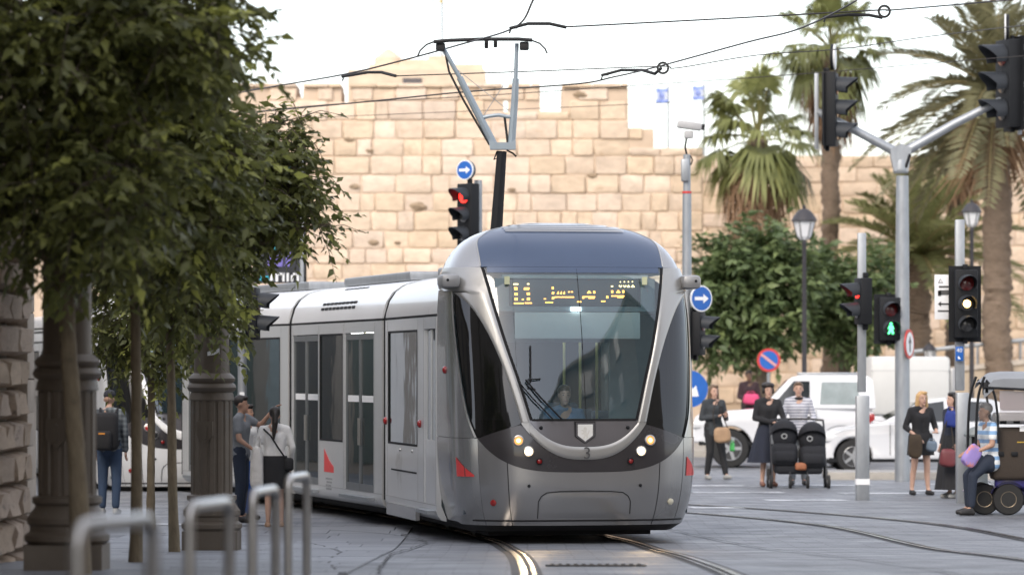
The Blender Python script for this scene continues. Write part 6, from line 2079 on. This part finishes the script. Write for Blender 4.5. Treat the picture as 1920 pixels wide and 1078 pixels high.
def person(label, X, Y, z0, rz, height, J=None, skin=SKIN, top=None, legs=None, skirt=None, shoes=None, hair=('short', HAIR_D), bare_legs=False, look=0., sleeves='long', toplen=.86, extras=None, female=False, hide=(), collar=None):
    t = thing('person', label, 'person', (X, Y, z0), rz)
    k = height / 1.70
    D = dict(pelvis=(0, 0, .92), waist=(0, 0, 1.08), chest=(0, -.01, 1.27), neck=(0, .005, 1.43), head=(0, -.02, 1.585),
             sl=(-.17, 0, 1.385), el=(-.225, .03, 1.12), wl=(-.215, -.06, .88), hl=None,
             sr=(.17, 0, 1.385), er=(.225, .03, 1.12), wr=(.215, -.06, .88), hr=None,
             pl=(-.085, 0, .90), kl=(-.095, -.02, .50), al=(-.095, .02, .085), tl=(-.105, -.13, .035),
             pr=(.085, 0, .90), kr=(.095, -.02, .50), ar=(.095, .02, .085), tr=(.105, -.13, .035))
    if J: D.update(J)
    D = {a: (Vector(b) * k if b is not None else None) for a, b in D.items()}
    f = .92 if female else 1.0
    h = D['head']; Rm = Matrix.Rotation(look, 3, 'Z')
    def hp(x, y, z): return h + Rm @ Vector((x, y, z)) * k
    off = Vector((.075 * f * k, 0, 0))
    # which way the shoulders run
    ax = (D['sr'] - D['sl']).normalized()
    caps = [(D['chest'] - ax * .075 * k * f, .095 * k * f, D['waist'] - ax * .06 * k * f, .082 * k * f), (D['chest'] + ax * .075 * k * f, .095 * k * f, D['waist'] + ax * .06 * k * f, .082 * k * f),
            (D['waist'] - ax * .06 * k, .082 * k * f, D['pelvis'] - ax * .075 * k, .10 * k), (D['waist'] + ax * .06 * k, .082 * k * f, D['pelvis'] + ax * .075 * k, .10 * k),
            (D['chest'], .10 * k * f, D['neck'], .055 * k), (D['neck'], .053 * k, h + Vector((0, 0, -.07)) * k, .048 * k),
            (D['sl'], .056 * k * f, D['chest'] - ax * .08 * k, .085 * k * f), (D['sr'], .056 * k * f, D['chest'] + ax * .08 * k, .085 * k * f), (D['sl'], .05 * k, D['neck'], .05 * k), (D['sr'], .05 * k, D['neck'], .05 * k)]
    torso_n = len(caps)
    arms = []
    for s in 'lr':
        arms += [(D['s' + s], .052 * k * f, D['e' + s], .040 * k * f), (D['e' + s], .040 * k * f, D['w' + s], .027 * k)]
    lg = []
    for s in 'lr':
        lg += [(D['p' + s], .085 * k, D['k' + s], .056 * k), (D['k' + s], .055 * k, D['k' + s].lerp(D['a' + s], .35) + Vector((0, .018, 0)) * k, .053 * k), (D['k' + s].lerp(D['a' + s], .35) + Vector((0, .018, 0)) * k, .053 * k, D['a' + s], .034 * k), (D['a' + s], .036 * k, D['t' + s], .030 * k)]
    hb = [(hp(0, .015, .03), (.074 * k, .090 * k, .088 * k)), (hp(0, -.022, -.045), (.055 * k, .062 * k, .068 * k)), (hp(0, -.088, -.012), (.013 * k, .02 * k, .022 * k)), (hp(-.076, .01, -.01), (.012 * k, .02 * k, .03 * k)), (hp(.076, .01, -.01), (.012 * k, .02 * k, .03 * k)), (hp(0, -.065, -.105), (.025 * k, .022 * k, .018 * k))]
    hands = MB()
    for s in 'lr':
        d = D['h' + s] if D['h' + s] is not None else (D['w' + s] - D['e' + s])
        hand(hands, D['w' + s], d, up=Vector((1, 0, 0)) if abs(Vector(d).normalized().z) > .7 else Vector((0, 0, 1)), left=(s == 'l'))
    if legs: lg = [(a, r0 * .78, b, r1 * .78) if i % 4 != 3 else (a, r0, b, r1) for i, (a, r0, b, r1) in enumerate(lg)]
    link('body', remesh('body', caps + arms + lg, hb, skin, .017, 4, hands), t)
    for x in (-.030, .030):
        MB().ball(hp(x, -.076, .008), (.011 * k, .006 * k, .006 * k), 8, 5).build('eye', M_EYE, t)
        MB().tube([hp(x - .016, -.083, .03), hp(x + .016, -.083, .032)], .004 * k, 4).build('eyebrow', hair[1], t)
    MB().tube([hp(-.02, -.080, -.062), hp(0, -.087, -.060), hp(.02, -.080, -.062)], .006 * k, 5).build('mouth', M_LIP, t)
    inf = .014 * k
    def fat(cs, e): return [(a, r0 + e, b, r1 + e) for (a, r0, b, r1) in cs]
    if top:
        cs = fat([c for c in caps if c[2] is not None][:torso_n], inf)
        cs = [c for i, c in enumerate(cs) if i not in (5,)]
        cs[4] = (D['chest'], .11 * k * f, D['chest'].lerp(D['neck'], .75), .055 * k)
        cs = cs[:8] + [(D['sl'], .055 * k, D['sl'].lerp(D['neck'], .62), .05 * k), (D['sr'], .055 * k, D['sr'].lerp(D['neck'], .62), .05 * k)]
        if sleeves == 'long':
            cs += fat(arms, .013 * k); 
            for i in (-1, -3):
                a = cs[i]; cs[i] = (a[0], a[1], Vector(a[0]).lerp(Vector(a[2]), .96), a[3] + .004 * k)
        elif sleeves == 'short':
            for s in 'lr': cs.append((D['s' + s], .068 * k * f, D['s' + s].lerp(D['e' + s], .6), .060 * k * f))
        elif sleeves == 'mid':
            for s in 'lr': cs += [(D['s' + s], .066 * k * f, D['e' + s], .055 * k * f), (D['e' + s], .055 * k * f, D['e' + s].lerp(D['w' + s], .35), .05 * k * f)]
        if toplen < .86:
            for sgn in (-1, 1):
                cs.append((D['pelvis'] + ax * sgn * .06 * k, .115 * k, D['pelvis'] + ax * sgn * .07 * k + Vector((0, 0, (toplen - .92) * k + .08)), .12 * k))
        link('top', remesh('top', cs, [], top, .016, 5), t)
    if legs:
        cs = []
        for s in 'lr':
            cs += [(D['p' + s] + Vector((0, 0, .06)) * k, .102 * k, D['k' + s], .072 * k), (D['k' + s], .072 * k, D['k' + s].lerp(D['a' + s], .9), .055 * k)]
        cs += [(D['pelvis'] - ax * .07 * k + Vector((0, 0, .09)) * k, .098 * k, D['pl'], .105 * k), (D['pelvis'] + ax * .07 * k + Vector((0, 0, .09)) * k, .098 * k, D['pr'], .105 * k), (D['pl'], .10 * k, D['pr'], .10 * k)]
        link('trousers', remesh('trousers', cs, [], legs, .016, 5), t)
    if skirt:
        m, zlow, rt, rl, fold = skirt
        zt = 1.02 * k
        n_ = 40; pr = []
        for i in range(9):
            u = i / 8
            pr.append((rt + (rl - rt) * u ** .9 if i else rt * .93, zt + (zlow * k - zt) * u))
        pr.append((rl * .94, zlow * k + .012))
        c0 = Vector((D['pelvis'].x, D['pelvis'].y, 0))
        mb = MB().lathe(pr, c0, n_, 'z', fl=lambda a, i: (1 + fold * (i / 9) * math.sin(a * 9 + 1.3 * math.sin(a * 2))) * (.78 + .22 * abs(math.cos(a))), cap=False)
        mb.build('skirt', m, t, 60)
    if shoes:
        for s in 'lr':
            a, b = D['a' + s], D['t' + s]
            cs = [(Vector((a.x, a.y, .0)) + (a - b) * .18 * Vector((1, 1, 0)) + Vector((0, 0, .042 * k)), .041 * k, b + Vector((0, 0, .004)), .038 * k), (a + Vector((0, 0, -.015 * k)), .042 * k, b, .036 * k)]
            mb = remesh('shoe', cs, [], shoes, .014, 3)
            link('shoe', mb, t)
    st, hm = hair
    bs, cs = [], []
    bs.append((hp(0, .030, .045), (.083 * k, .092 * k, .088 * k)))
    if st == 'short':
        bs.append((hp(0, -.045, .088), (.062 * k, .045 * k, .035 * k)))
    if st == 'cap':
        bs = [(hp(0, .012, .06), (.086 * k, .098 * k, .075 * k))]
    if st in ('long', 'bob'):
        ln = -.32 if st == 'long' else -.19
        for x in (-.062, .062):
            cs.append((hp(x, .03, .05), .042 * k, hp(x * 1.25, .035, ln * .6), .042 * k)); cs.append((hp(x * 1.25, .035, ln * .6), .042 * k, hp(x * 1.2, .03, ln), .026 * k))
        cs.append((hp(0, .07, .03), .06 * k, hp(0, .085, ln), .045 * k)); bs.append((hp(.02, -.04, .095), (.055 * k, .045 * k, .03 * k)))
    if st == 'pony':
        cs += [(hp(0, .10, .02), .042 * k, hp(0, .125, -.10), .046 * k), (hp(0, .125, -.10), .046 * k, hp(.015, .13, -.24), .032 * k), (hp(.015, .13, -.24), .032 * k, hp(.02, .12, -.36), .012 * k)]
        bs.append((hp(0, -.045, .088), (.058 * k, .045 * k, .033 * k)))
    if st == 'beret':
        bs += [(hp(0, .03, .085), (.115 * k, .125 * k, .055 * k)), (hp(-.075, .02, .0), (.03 * k, .05 * k, .06 * k)), (hp(.075, .02, .0), (.03 * k, .05 * k, .06 * k))]
    if st == 'tied':
        bs += [(hp(0, -.04, .09), (.058 * k, .045 * k, .03 * k)), (hp(0, .12, .0), (.05 * k, .05 * k, .05 * k))]
    link('hair' if st not in ('cap',) else 'cap', remesh('hair', cs, bs, hm, .012, 3), t)
    return t, D


def bag(label, loc, size, m, name='bag', cat='bag', strap=None, rot=0., round_=.05, handle=True):
    t = thing(name, label, cat, loc, rot)
    mb = MB(); rows = []; rb = random.Random(int(loc[0] * 1000))
    ph = rb.random() * 6
    for i in range(13):
        th = -PI / 2 + PI * i / 12
        row = []
        for k_ in range(25):
            a = 2 * PI * k_ / 24
            def sp(v, e): return math.copysign(abs(v) ** e, v)
            c_ = sp(math.cos(th), .42); zz = sp(math.sin(th), .55)
            sag = 1.06 - .14 * (zz + 1) / 2 + .05 * math.sin(a * 3 + ph + zz * 2)
            row.append((size[0] / 2 * c_ * sp(math.cos(a), .6) * sag, size[1] / 2 * c_ * sp(math.sin(a), .6) * sag * 1.1, size[2] / 2 * (1 + zz) + .012 * math.sin(a * 2 + ph)))
        rows.append(row)
    mb.grid(rows).build('bag_body', m, t, 60)
    if strap:
        MB().tube(spl3([Vector(p) for p in strap], 6), .011, 6).build('strap', strap_m(m), t)
    elif handle:
        MB().tube([(-size[0] * .28, 0, size[2] * .97), (-size[0] * .2, 0, size[2] * 1.25), (size[0] * .2, 0, size[2] * 1.25), (size[0] * .28, 0, size[2] * .97)], .009, 5).build('handle', m, t)
    return t


def strap_m(m): return M_STRAP


M_STRAP = cloth('dark_strap', (.03, .024, .02))
BLACK = cloth('black_cloth', (.014, .014, .016)); NAVY = cloth('navy_cloth', (.016, .02, .035)); JEAN = cloth('blue_denim', (.035, .06, .11)); DJEAN = cloth('dark_denim', (.018, .026, .045))
WHITEC = cloth('white_knit', (.70, .69, .67)); GREYC = cloth('grey_cloth', (.17, .18, .19)); SHOE_D = mat('dark_shoe', (.02, .018, .017), .5, 0); SHOE_G = mat('grey_shoe', (.30, .30, .29), .7, 0)
PLAID = stripe_mat('plaid_shirt', (.05, .06, .07), (.16, .18, .19), .07, 'Z', .5, True)
STRIPE = stripe_mat('grey_striped_knit', (.52, .52, .56), (.22, .23, .28), .05, 'Z', .6)
STRIPE2 = stripe_mat('blue_striped_shirt', (.72, .74, .74), (.22, .38, .60), .115, 'Z', .55)

# left pavement ------------------------------------------------------------------------------------
X, Y = XX(205, 51), 51.0
person('man walking away in plaid shirt and jeans between column and tree', X, Y, 0, PI - .1, 1.69, dict(al=(-.10, .06, .085), kl=(-.10, .0, .5), tl=(-.12, -.08, .035)), top=PLAID, legs=JEAN, shoes=SHOE_G, hair=('cap', mat('dark_beanie', (.02, .022, .03), .8, 0)))
bp = thing('backpack', 'black backpack on the man walking away', 'backpack', (X, Y, .0), PI - .1)
MB().rbox((0, .21, 1.14), (.33, .19, .52), .07).build('pack', BLACK, bp, 60)
MB().rbox((.03, .33, 1.02), (.26, .10, .26), .04).build('front_pocket', BLACK, bp, 60)
MB().bx(-.02, .07, .382, .385, 1.10, 1.125).build('orange_tag', mat('orange_tag', (.5, .2, .03), .7, 0), bp, smooth=0)
for s in (-1, 1):
    MB().tube([(s * .11, .14, 1.38), (s * .12, .02, 1.45), (s * .13, -.12, 1.33), (s * .15, -.10, 1.1), (s * .15, .14, .95)], .016, 6).build('strap', BLACK, bp)

X, Y = XX(451, 48.4), 48.4
person('dark haired man in grey and white raising his hand beside the pole', X, Y, 0, math.radians(80), 1.64, dict(er=(.22, -.22, 1.30), wr=(.16, -.40, 1.50), hr=(-.02, -.25, .22), sr=(.17, -.03, 1.40), el=(-.24, -.04, 1.12), wl=(-.2, -.2, 1.0)), skin=SKIN2, top=GREYC, sleeves='short', legs=DJEAN, shoes=SHOE_D, hair=('short', HAIR_D))
X, Y = XX(463, 49.2), 49.2
person('person in white shirt and bright blue jeans behind the waving man', X + .0, Y, 0, math.radians(60), 1.52, dict(), skin=SKIN2, top=WHITEC, sleeves='long', legs=cloth('bright_denim', (.03, .13, .42)), shoes=SHOE_D, hair=('short', HAIR_D))

X, Y = XX(515, 46.7), 46.7
person('woman in white sweater with dark ponytail seen from behind', X, Y, 0, PI + .12, 1.51, dict(el=(-.25, .02, 1.14), wl=(-.23, -.10, .93), er=(.26, .03, 1.13), wr=(.27, -.05, .90), kl=(-.08, -.02, .5), kr=(.09, 0, .5)), top=WHITEC, skirt=(BLACK, .56, .165, .20, .03), shoes=mat('tan_sandal', (.32, .2, .13), .6, 0), hair=('pony', HAIR_D), female=True)
cbg = thing('crossbody_bag', 'small dark bag on a strap across the white sweater', 'bag', (X, Y, 0), PI + .12)
MB().tube([(.14, .05, 1.24), (.06, .145, 1.16), (-.04, .155, 1.0), (-.14, .12, .86)], .011, 6).build('strap', BLACK, cbg)
MB().rbox((-.17, .05, .80), (.12, .2, .16), .03).build('bag_body', BLACK, cbg, 60)
bag('crumpled white bag held by the woman in the sweater', (XX(482, 46.6), 46.6, .50), (.17, .20, .52), mat('white_bag', (.62, .60, .57), .8, 0, var=.15, bump=.8, bscale=9), round_=.08)

# women crossing on the right ---------------------------------------------------------------------
X, Y = XX(1338, 67), 67.0
person('long haired woman in dark cardigan looking at her phone', X, Y, 0, math.radians(22), 1.69, dict(el=(-.24, .02, 1.10), wl=(-.02, -.22, 1.14), hl=(.3, -.1, .15), er=(.25, .0, 1.10), wr=(.12, -.25, 1.12), hr=(0, -.2, .25), kl=(-.10, -.06, .50), al=(-.12, .03, .085), tl=(-.13, -.12, .035), kr=(.11, -.12, .52), ar=(.16, -.18, .085), tr=(.18, -.33, .05)), top=cloth('charcoal_cardigan', (.035, .04, .045)), toplen=.74, legs=BLACK, shoes=SHOE_G, hair=('long', HAIR_BR), female=True)
t = thing('phone', 'dark phone held by the long haired woman', 'phone', (XX(1352, 66.6), 66.62, 1.20)); MB().rbox((0, 0, .06), (.075, .012, .15), .004, Matrix.Rotation(.6, 3, 'X')).build('phone_body', M_BLK, t); MB().box((0, -.008, .06), (.06, .004, .12), Matrix.Rotation(.6, 3, 'X')).build('screen', M_LENS, t)
bag('tan cloth bag on the arm of the long haired woman', (XX(1354, 66.6), 66.6, PX(0, 829, 66.6).z), (.30, .13, .26), mat('tan_bag', (.34, .22, .13), .8, 0, var=.2, bump=.6, bscale=10), strap=[(-.12, 0, .25), (-.16, .02, .5), (-.08, .12, .72), (.02, .06, .45), (.1, 0, .25)])
bag('green plastic bag below the tan bag', (XX(1373, 66.7), 66.7, PX(0, 845, 66.7).z), (.09, .07, .15), mat('green_bag', (.06, .38, .09), .4, 0, bump=.5, bscale=14))

X, Y = XX(1440, 63), 63.0
person('woman in black top and navy skirt wearing a dark beret', X, Y, 0, math.radians(10), 1.74, dict(el=(-.23, -.02, 1.13), wl=(.02, -.28, 1.06), hl=(.2, -.3, 0), er=(.25, -.06, 1.13), wr=(.20, -.34, 1.04), hr=(.05, -.3, 0), kl=(-.07, -.03, .5)), top=BLACK, skirt=(NAVY, .40, .165, .33, .10), shoes=mat('brown_sandal', (.20, .09, .06), .6, 0), hair=('beret', HAIR_D), female=True)
X, Y = XX(1497, 63.7), 63.7
person('woman in grey striped sweater pushing the double stroller', X, Y, 0, math.radians(-3), 1.76, dict(el=(-.25, .0, 1.12), wl=(-.18, -.34, 1.03), hl=(.02, -.3, 0), er=(.25, .0, 1.12), wr=(.2, -.34, 1.03), hr=(0, -.3, 0)), top=STRIPE, toplen=.80, legs=GREYC, shoes=SHOE_D, hair=('tied', HAIR_BR), female=True)
MB().lathe([(.075, 0), (.088, .015), (.085, .035), (.07, .04)], (0, 0, 0), 18, cap=False).build('collar', BLACK, bpy.data.objects[[o.name for o in bpy.data.objects if o.get('label') == 'woman in grey striped sweater pushing the double stroller'][0]], loc=(0, 0, 1.465))

# double stroller
Y = 62.4
t = thing('double_stroller', 'black double stroller with two hoods pushed over the crossing', 'stroller', (XX(1497, Y), Y, 0))
t.scale = (1.12, 1.05, 1.06)
M_STR = cloth('stroller_fabric', (.012, .013, .017)); M_STRF = mat('stroller_frame', (.045, .045, .048), .4, .6)
for s, hx, hz in ((-1, -.215, .80), (1, .205, .76)):
    hd = MB()
    rows = []
    for i in range(9):
        a = math.radians(-15 + 150 * i / 8)
        rows.append([(hx + .215 * math.cos(PI * j / 12), .16 - .31 * math.sin(a) * (1 - .0 * j) * (.35 + .65 * math.sin(PI * j / 12)), hz + .34 * math.cos(a) * math.sin(PI * j / 12) ** .5 - .05) for j in range(13)])
    rows = []
    for i in range(9):
        th = math.radians(8 + 100 * i / 8)      # from back over the top to the front rim
        rows.append([(hx + .21 * math.cos(PI * j / 14), .18 - .40 * math.sin(th - .4) * math.sin(PI * j / 14) ** .6 - .05, hz - .08 + .36 * math.sin(PI * j / 14) ** .55 * math.cos(th - 1.0)) for j in range(15)])
    h_ = MB().grid(rows).build('hood', M_STR, t, 60)
    MB().ball((hx, .02, hz + .02), (.205, .22, .27), 16, 12).build('hood', M_STR, t, 60)
    MB().rbox((hx, -.02, hz - .27), (.38, .46, .36), .08).build('seat', M_STR, t, 60)
    MB().rbox((hx, -.20, hz - .30), (.34, .16, .20), .06).build('footrest', M_STR, t, 60)
    MB().lathe([(.045, -.005), (.03, -.005), (.03, .005), (.045, .005)], (hx - .01 if s < 0 else hx - .05, -.205, hz + .02), 14, 'y', cap=False).build('hood_badge', M_RIM, t)
for x in (-.40, .40):
    MB().tube([(x, .42, 1.06), (x, .30, .98), (x, .0, .45), (x, -.12, .26)], .016, 8).build('frame_tube', M_STRF, t)
    for yy, r in ((-.26, .105), (.30, .15)):
        w = MB().lathe([(r * .55, -.022), (r, -.022), (r * 1.02, 0), (r, .022), (r * .55, .022)], (0, 0, 0), 18, 'x').build('wheel', M_TYRE, t, loc=(x + (.03 if x > 0 else -.03), yy, r))
        MB().lathe([(.02, -.028), (r * .58, -.01), (r * .58, .01), (.02, .028)], (0, 0, 0), 14, 'x').build('rim', M_STEEL, w)
        MB().tube([(x, yy, r), (x, yy * .4, .42)], .012, 6).build('wheel_fork', M_STRF, t)
for x in (-.14, .12):
    w = MB().lathe([(.05, -.02), (.10, -.02), (.102, 0), (.10, .02), (.05, .02)], (0, 0, 0), 16, 'x').build('wheel', M_TYRE, t, loc=(x, -.28, .10))
    MB().lathe([(.02, -.024), (.055, -.01), (.055, .01), (.02, .024)], (0, 0, 0), 12, 'x').build('rim', M_STEEL, w)
    MB().tube([(x, -.28, .10), (x, -.1, .40)], .012, 6).build('wheel_fork', M_STRF, t)
MB().tube([(-.40, .42, 1.06), (-.2, .46, 1.08), (.2, .46, 1.08), (.40, .42, 1.06)], .018, 8).build('handlebar', M_STRF, t)
MB().rbox((0, .05, .30), (.70, .5, .16), .05).build('basket', M_STR, t, 60)
MB().rbox((.02, -.24, .345), (.17, .06, .12), .03).build('brown_pouch', mat('brown_pouch', (.30, .11, .05), .6, 0), t, 60)
MB().rbox((-.37, -.05, .78), (.09, .06, .2), .03).build('grey_pouch', GREYC, t, 60)

# figure in the background behind the jeep
X, Y = XX(1404, 85), 85.0
person('dark clothed person sitting high behind the jeep bonnet', X, Y, .22, math.radians(15), 1.72, dict(wl=(-.05, -.25, 1.0), wr=(.1, -.25, 1.0), er=(.24, -.05, 1.1)), skin=SKIN3, top=cloth('maroon_cloth', (.035, .018, .022)), legs=BLACK, shoes=SHOE_D, hair=('short', HAIR_D))
bag('bright pink bag held behind the jeep bonnet', (XX(1408, 84.6), 84.55, PX(0, 757, 84.6).z), (.36, .14, .22), mat('pink_bag', (.62, .06, .17), .6, 0, bump=.4), round_=.06)

# right pavement -----------------------------------------------------------------------------------
X, Y = XX(1726, 58.8), 58.8
person('blonde woman in short black dress and sandals', X, Y, 0, math.radians(18), 1.63, dict(el=(-.26, .03, 1.12), wl=(-.14, -.18, .96), hl=(.1, -.1, -.1), er=(.27, .02, 1.12), wr=(.22, -.16, 1.03), hr=(-.1, -.15, .02), kl=(-.10, .02, .50), al=(-.13, .06, .085), tl=(-.15, -.09, .035), kr=(.09, -.06, .50), ar=(.11, -.06, .085), tr=(.12, -.21, .035), head=(.02, -.03, 1.585)), top=BLACK, sleeves='mid', toplen=.72, skirt=(BLACK, .66, .19, .215, .05), shoes=mat('black_sandal', (.015, .014, .014), .6, 0), hair=('bob', HAIR_B), female=True)
bag('dull blue pouch held by the blonde woman', (XX(1747, 58.5), 58.5, PX(0, 845, 58.5).z), (.17, .09, .15), mat('denim_pouch', (.13, .17, .22), .8, 0, bump=.4), round_=.04)
bag('brown jacket carried over the blonde woman arm', (XX(1716, 58.45), 58.45, PX(0, 858, 58.45).z), (.22, .12, .36), mat('brown_jacket', (.05, .035, .022), .9, 0, var=.3, bump=.7, bscale=9), name='jacket', cat='jacket', round_=.05, handle=False)

X, Y = XX(1786, 57.4), 57.4
person('woman in long black skirt hidden behind the amber signal pole', X, Y, 0, math.radians(-60), 1.62, dict(), top=NAVY, skirt=(BLACK, .14, .17, .30, .08), shoes=SHOE_G, hair=('long', HAIR_D), female=True)
bag('blue cloth bag on the shoulder of the woman behind the pole', (XX(1783, 57.1), 57.1, PX(0, 800, 57.1).z), (.19, .14, .24), mat('royal_blue_cloth', (.02, .04, .22), .8, 0, bump=.4), round_=.06)
bag('dark red handbag hanging before the amber signal pole', (XX(1777, 57.0), 57.0, PX(0, 874, 57.0).z), (.25, .13, .26), mat('dark_red_leather', (.14, .03, .035), .5, 0, var=.12), strap=[(-.1, 0, .24), (-.08, .02, .45), (.02, .05, .75), (.06, .05, .6), (.1, 0, .24)], round_=.05)

# mobility scooter with a roof
Y = 51.0
X0 = XX(1885, Y)
t = thing('mobility_scooter', 'mobility scooter with grey roof and brown luggage at right edge', 'scooter', (X0, Y, 0))
M_PURP = mat('purple_fender', (.035, .03, .16), .3, 0, coat=.6); M_CANO = mat('grey_canopy', (.22, .235, .255), .6, 0, var=.08); M_BROWNC = cloth('brown_luggage', (.045, .034, .026))
def sx(px): return XX(px, Y) - X0
def sz(py): return PX(0, py, Y).z
for (px, yy) in ((1845, .0), (1846, .50), (1888, -.12), (1950, -.1), (1955, .5)):
    r = .215
    w = MB().lathe([(r * .5, -.06), (r * .92, -.06), (r, -.035), (r, .035), (r * .92, .06), (r * .5, .06)], (0, 0, 0), 24, 'y').build('wheel', M_TYRE, t, loc=(sx(px), yy, r))
    MB().lathe([(r * .55, -.05), (r * .5, -.062), (r * .2, -.04), (.01, -.045)], (0, 0, 0), 20, 'y').build('rim', mat('scooter_rim', (.30, .24, .17), .35, .6), w)
    rows = [[((r + .035) * math.cos(a), y2, (r + .035) * math.sin(a)) for a in [math.radians(20 + 14 * q) for q in range(11)]] for y2 in (-.085, .085)]
    MB().grid(rows).build('fender', M_PURP, w, 60)
MB().rbox((sx(1905), .2, .30), (1.0, .5, .16), .05).build('deck', M_PURP, t, 60)
MB().rbox((sx(1905), -.10, .46), (.62, .10, .22), .05).build('side_cowl', M_PURP, t, 60)
MB().rbox((sx(1868), .22, .62), (.42, .44, .12), .04).build('seat', M_STR, t, 60)
lg_ = MB().rbox((sx(1905), -.02, sz(850)), (.70, .40, .72), .06).build('luggage', M_BROWNC, t, 60)
for (px, py) in ((1877, 790), (1902, 789), (1872, 850), (1898, 850)):
    MB().rbox((sx(px), -.23, sz(py)), (.09, .03, .06), .01).build('buckle', M_BLK, lg_)
MB().bx(sx(1908), sx(1922), -.225, -.222, sz(808), sz(798)).build('white_label', M_SIGNW, lg_, smooth=0)
MB().bx(sx(1903), sx(1918), -.225, -.222, sz(829), sz(827)).build('yellow_mark', mat('yellow_mark', (.5, .33, .03), .6, 0), lg_, smooth=0)
MB().rbox((sx(1905), .0, sz(784)), (.62, .30, .16), .03).build('grey_rack', M_PILLAR2, t)
# canopy roof and frame
rows = []
for yy, dz in ((-.35, -.05), (-.25, .02), (.1, .05), (.5, .03), (.62, -.05)):
    rows.append([(sx(1838) + u * .14, yy, sz(703) - .14 * max(0, 1 - u / 1.5) ** 2 + dz - .03 * max(0, u - 6)) for u in range(0, 11)])
MB().grid(rows).build('canopy', M_CANO, t, 60)
rows = [[(x, -.36, z - .13 if j else z + .0) for (x, _, z) in rows[0]] for j in range(2)]
MB().grid(rows).build('canopy_valance', M_CANO, t, 60)
for yy in (-.34, .56):
    MB().tube(spl3([(sx(1840), yy, sz(706)), (sx(1829), yy, sz(740)), (sx(1825), yy, sz(790)), (sx(1824), yy, sz(850))], 5), .02, 6).build('front_bow', M_BLK, t)
    MB().tube(spl3([(sx(1843), yy, sz(712)), (sx(1857), yy, sz(735)), (sx(1864), yy, sz(775)), (sx(1866), yy, sz(830))], 5), .018, 6).build('rear_bow', M_BLK, t)
    MB().tube([(sx(1952), yy, sz(708)), (sx(1955), yy, sz(850))], .02, 6).build('rear_post', M_BLK, t)
MB().tube([(sx(1838), -.36, sz(726)), (sx(1920), -.37, sz(730)), (sx(1955), -.37, sz(730))], .02, 6).build('canopy_rail', M_BLK, t)
MB().rbox((sx(1844), -.30, sz(728)), (.10, .12, .18), .03).build('hinge', M_BLK, t)
MB().add([(sx(1830), -.345, sz(735)), (sx(1864), -.345, sz(735)), (sx(1866), -.345, sz(830)), (sx(1826), -.345, sz(830))], [(0, 1, 2, 3)]).build('plastic_screen', glass('clear_plastic', (.80, .83, .86), .08, .15), t, smooth=0)
MB().add([(sx(1868), -.345, sz(732)), (sx(1952), -.345, sz(732)), (sx(1952), -.345, sz(788)), (sx(1868), -.345, sz(788))], [(0, 1, 2, 3)]).build('plastic_screen', glass('milky_plastic', (.80, .80, .82), .08, .2, (.55, .52, .52), .45), t, smooth=0)
MB().rbox((sx(1905), .1, sz(752)), (.42, .1, .26), .06).build('pink_cushion', mat('pink_cushion', (.55, .28, .30), .8, 0), t, 60)

X, Y = XX(1850, 50.85), 50.85
person('person in blue and white striped shirt seated on the scooter', X, Y, 0, math.radians(-72), 1.66, dict(pelvis=(0, .05, .72), waist=(0, .05, .90), chest=(0, .02, 1.12), neck=(0, .0, 1.29), head=(0, -.03, 1.44), sl=(-.17, .02, 1.24), sr=(.17, .02, 1.24), el=(-.22, -.02, .98), wl=(-.16, -.24, .88), er=(.22, -.02, .98), wr=(.16, -.24, .88), pl=(-.09, .0, .70), kl=(-.11, -.24, .55), al=(-.12, -.22, .10), tl=(-.13, -.38, .04), pr=(.09, .0, .70), kr=(.11, -.26, .55), ar=(.13, -.30, .10), tr=(.14, -.46, .04)), top=STRIPE2, sleeves='short', legs=DJEAN, shoes=SHOE_D, hair=('short', mat('grey_hair', (.22, .21, .2), .7, 0)), skin=SKIN2)
o = bag('purple and orange patterned bag on the scooter rider lap', (XX(1812, 50.6), 50.6, PX(0, 872, 50.6).z), (.22, .10, .30), mat('patterned_bag', (.30, .22, .52), .6, 0, var=.1, dirt=((.70, .22, .05), 8, .53)), rot=.5, round_=.03, handle=False)
o.rotation_euler = (0, math.radians(32), .3)

# driver
bpy.context.view_layer.update()
dp = tram.matrix_world @ Vector((-.02, 1.05, .46))
person('tram driver in blue shirt at the controls behind the windscreen', dp.x, dp.y, dp.z, TH1, 1.66, dict(pelvis=(0, .1, .52), waist=(0, .1, .68), chest=(0, .06, .92), neck=(0, .03, 1.10), head=(0, 0, 1.255), sl=(-.18, .05, 1.04), sr=(.18, .05, 1.04), el=(-.26, -.05, .80), wl=(-.16, -.28, .86), er=(.26, -.05, .80), wr=(.16, -.28, .86), pl=(-.09, .05, .50), kl=(-.12, -.30, .50), al=(-.12, -.34, .10), tl=(-.12, -.46, .04), pr=(.09, .05, .50), kr=(.12, -.30, .50), ar=(.12, -.34, .10), tr=(.12, -.46, .04)), top=cloth('driver_shirt', (.10, .19, .33)), legs=NAVY, shoes=SHOE_D, hair=('short', HAIR_BR), skin=SKIN)
dsx = bpy.data.objects.new('driver_seat', None)
MB().rbox((-.02, 1.18, .90), (.48, .46, .10), .03).rbox((-.02, 1.40, 1.25), (.46, .10, .70), .04).build('driver_seat', M_SEAT, tram, 60)
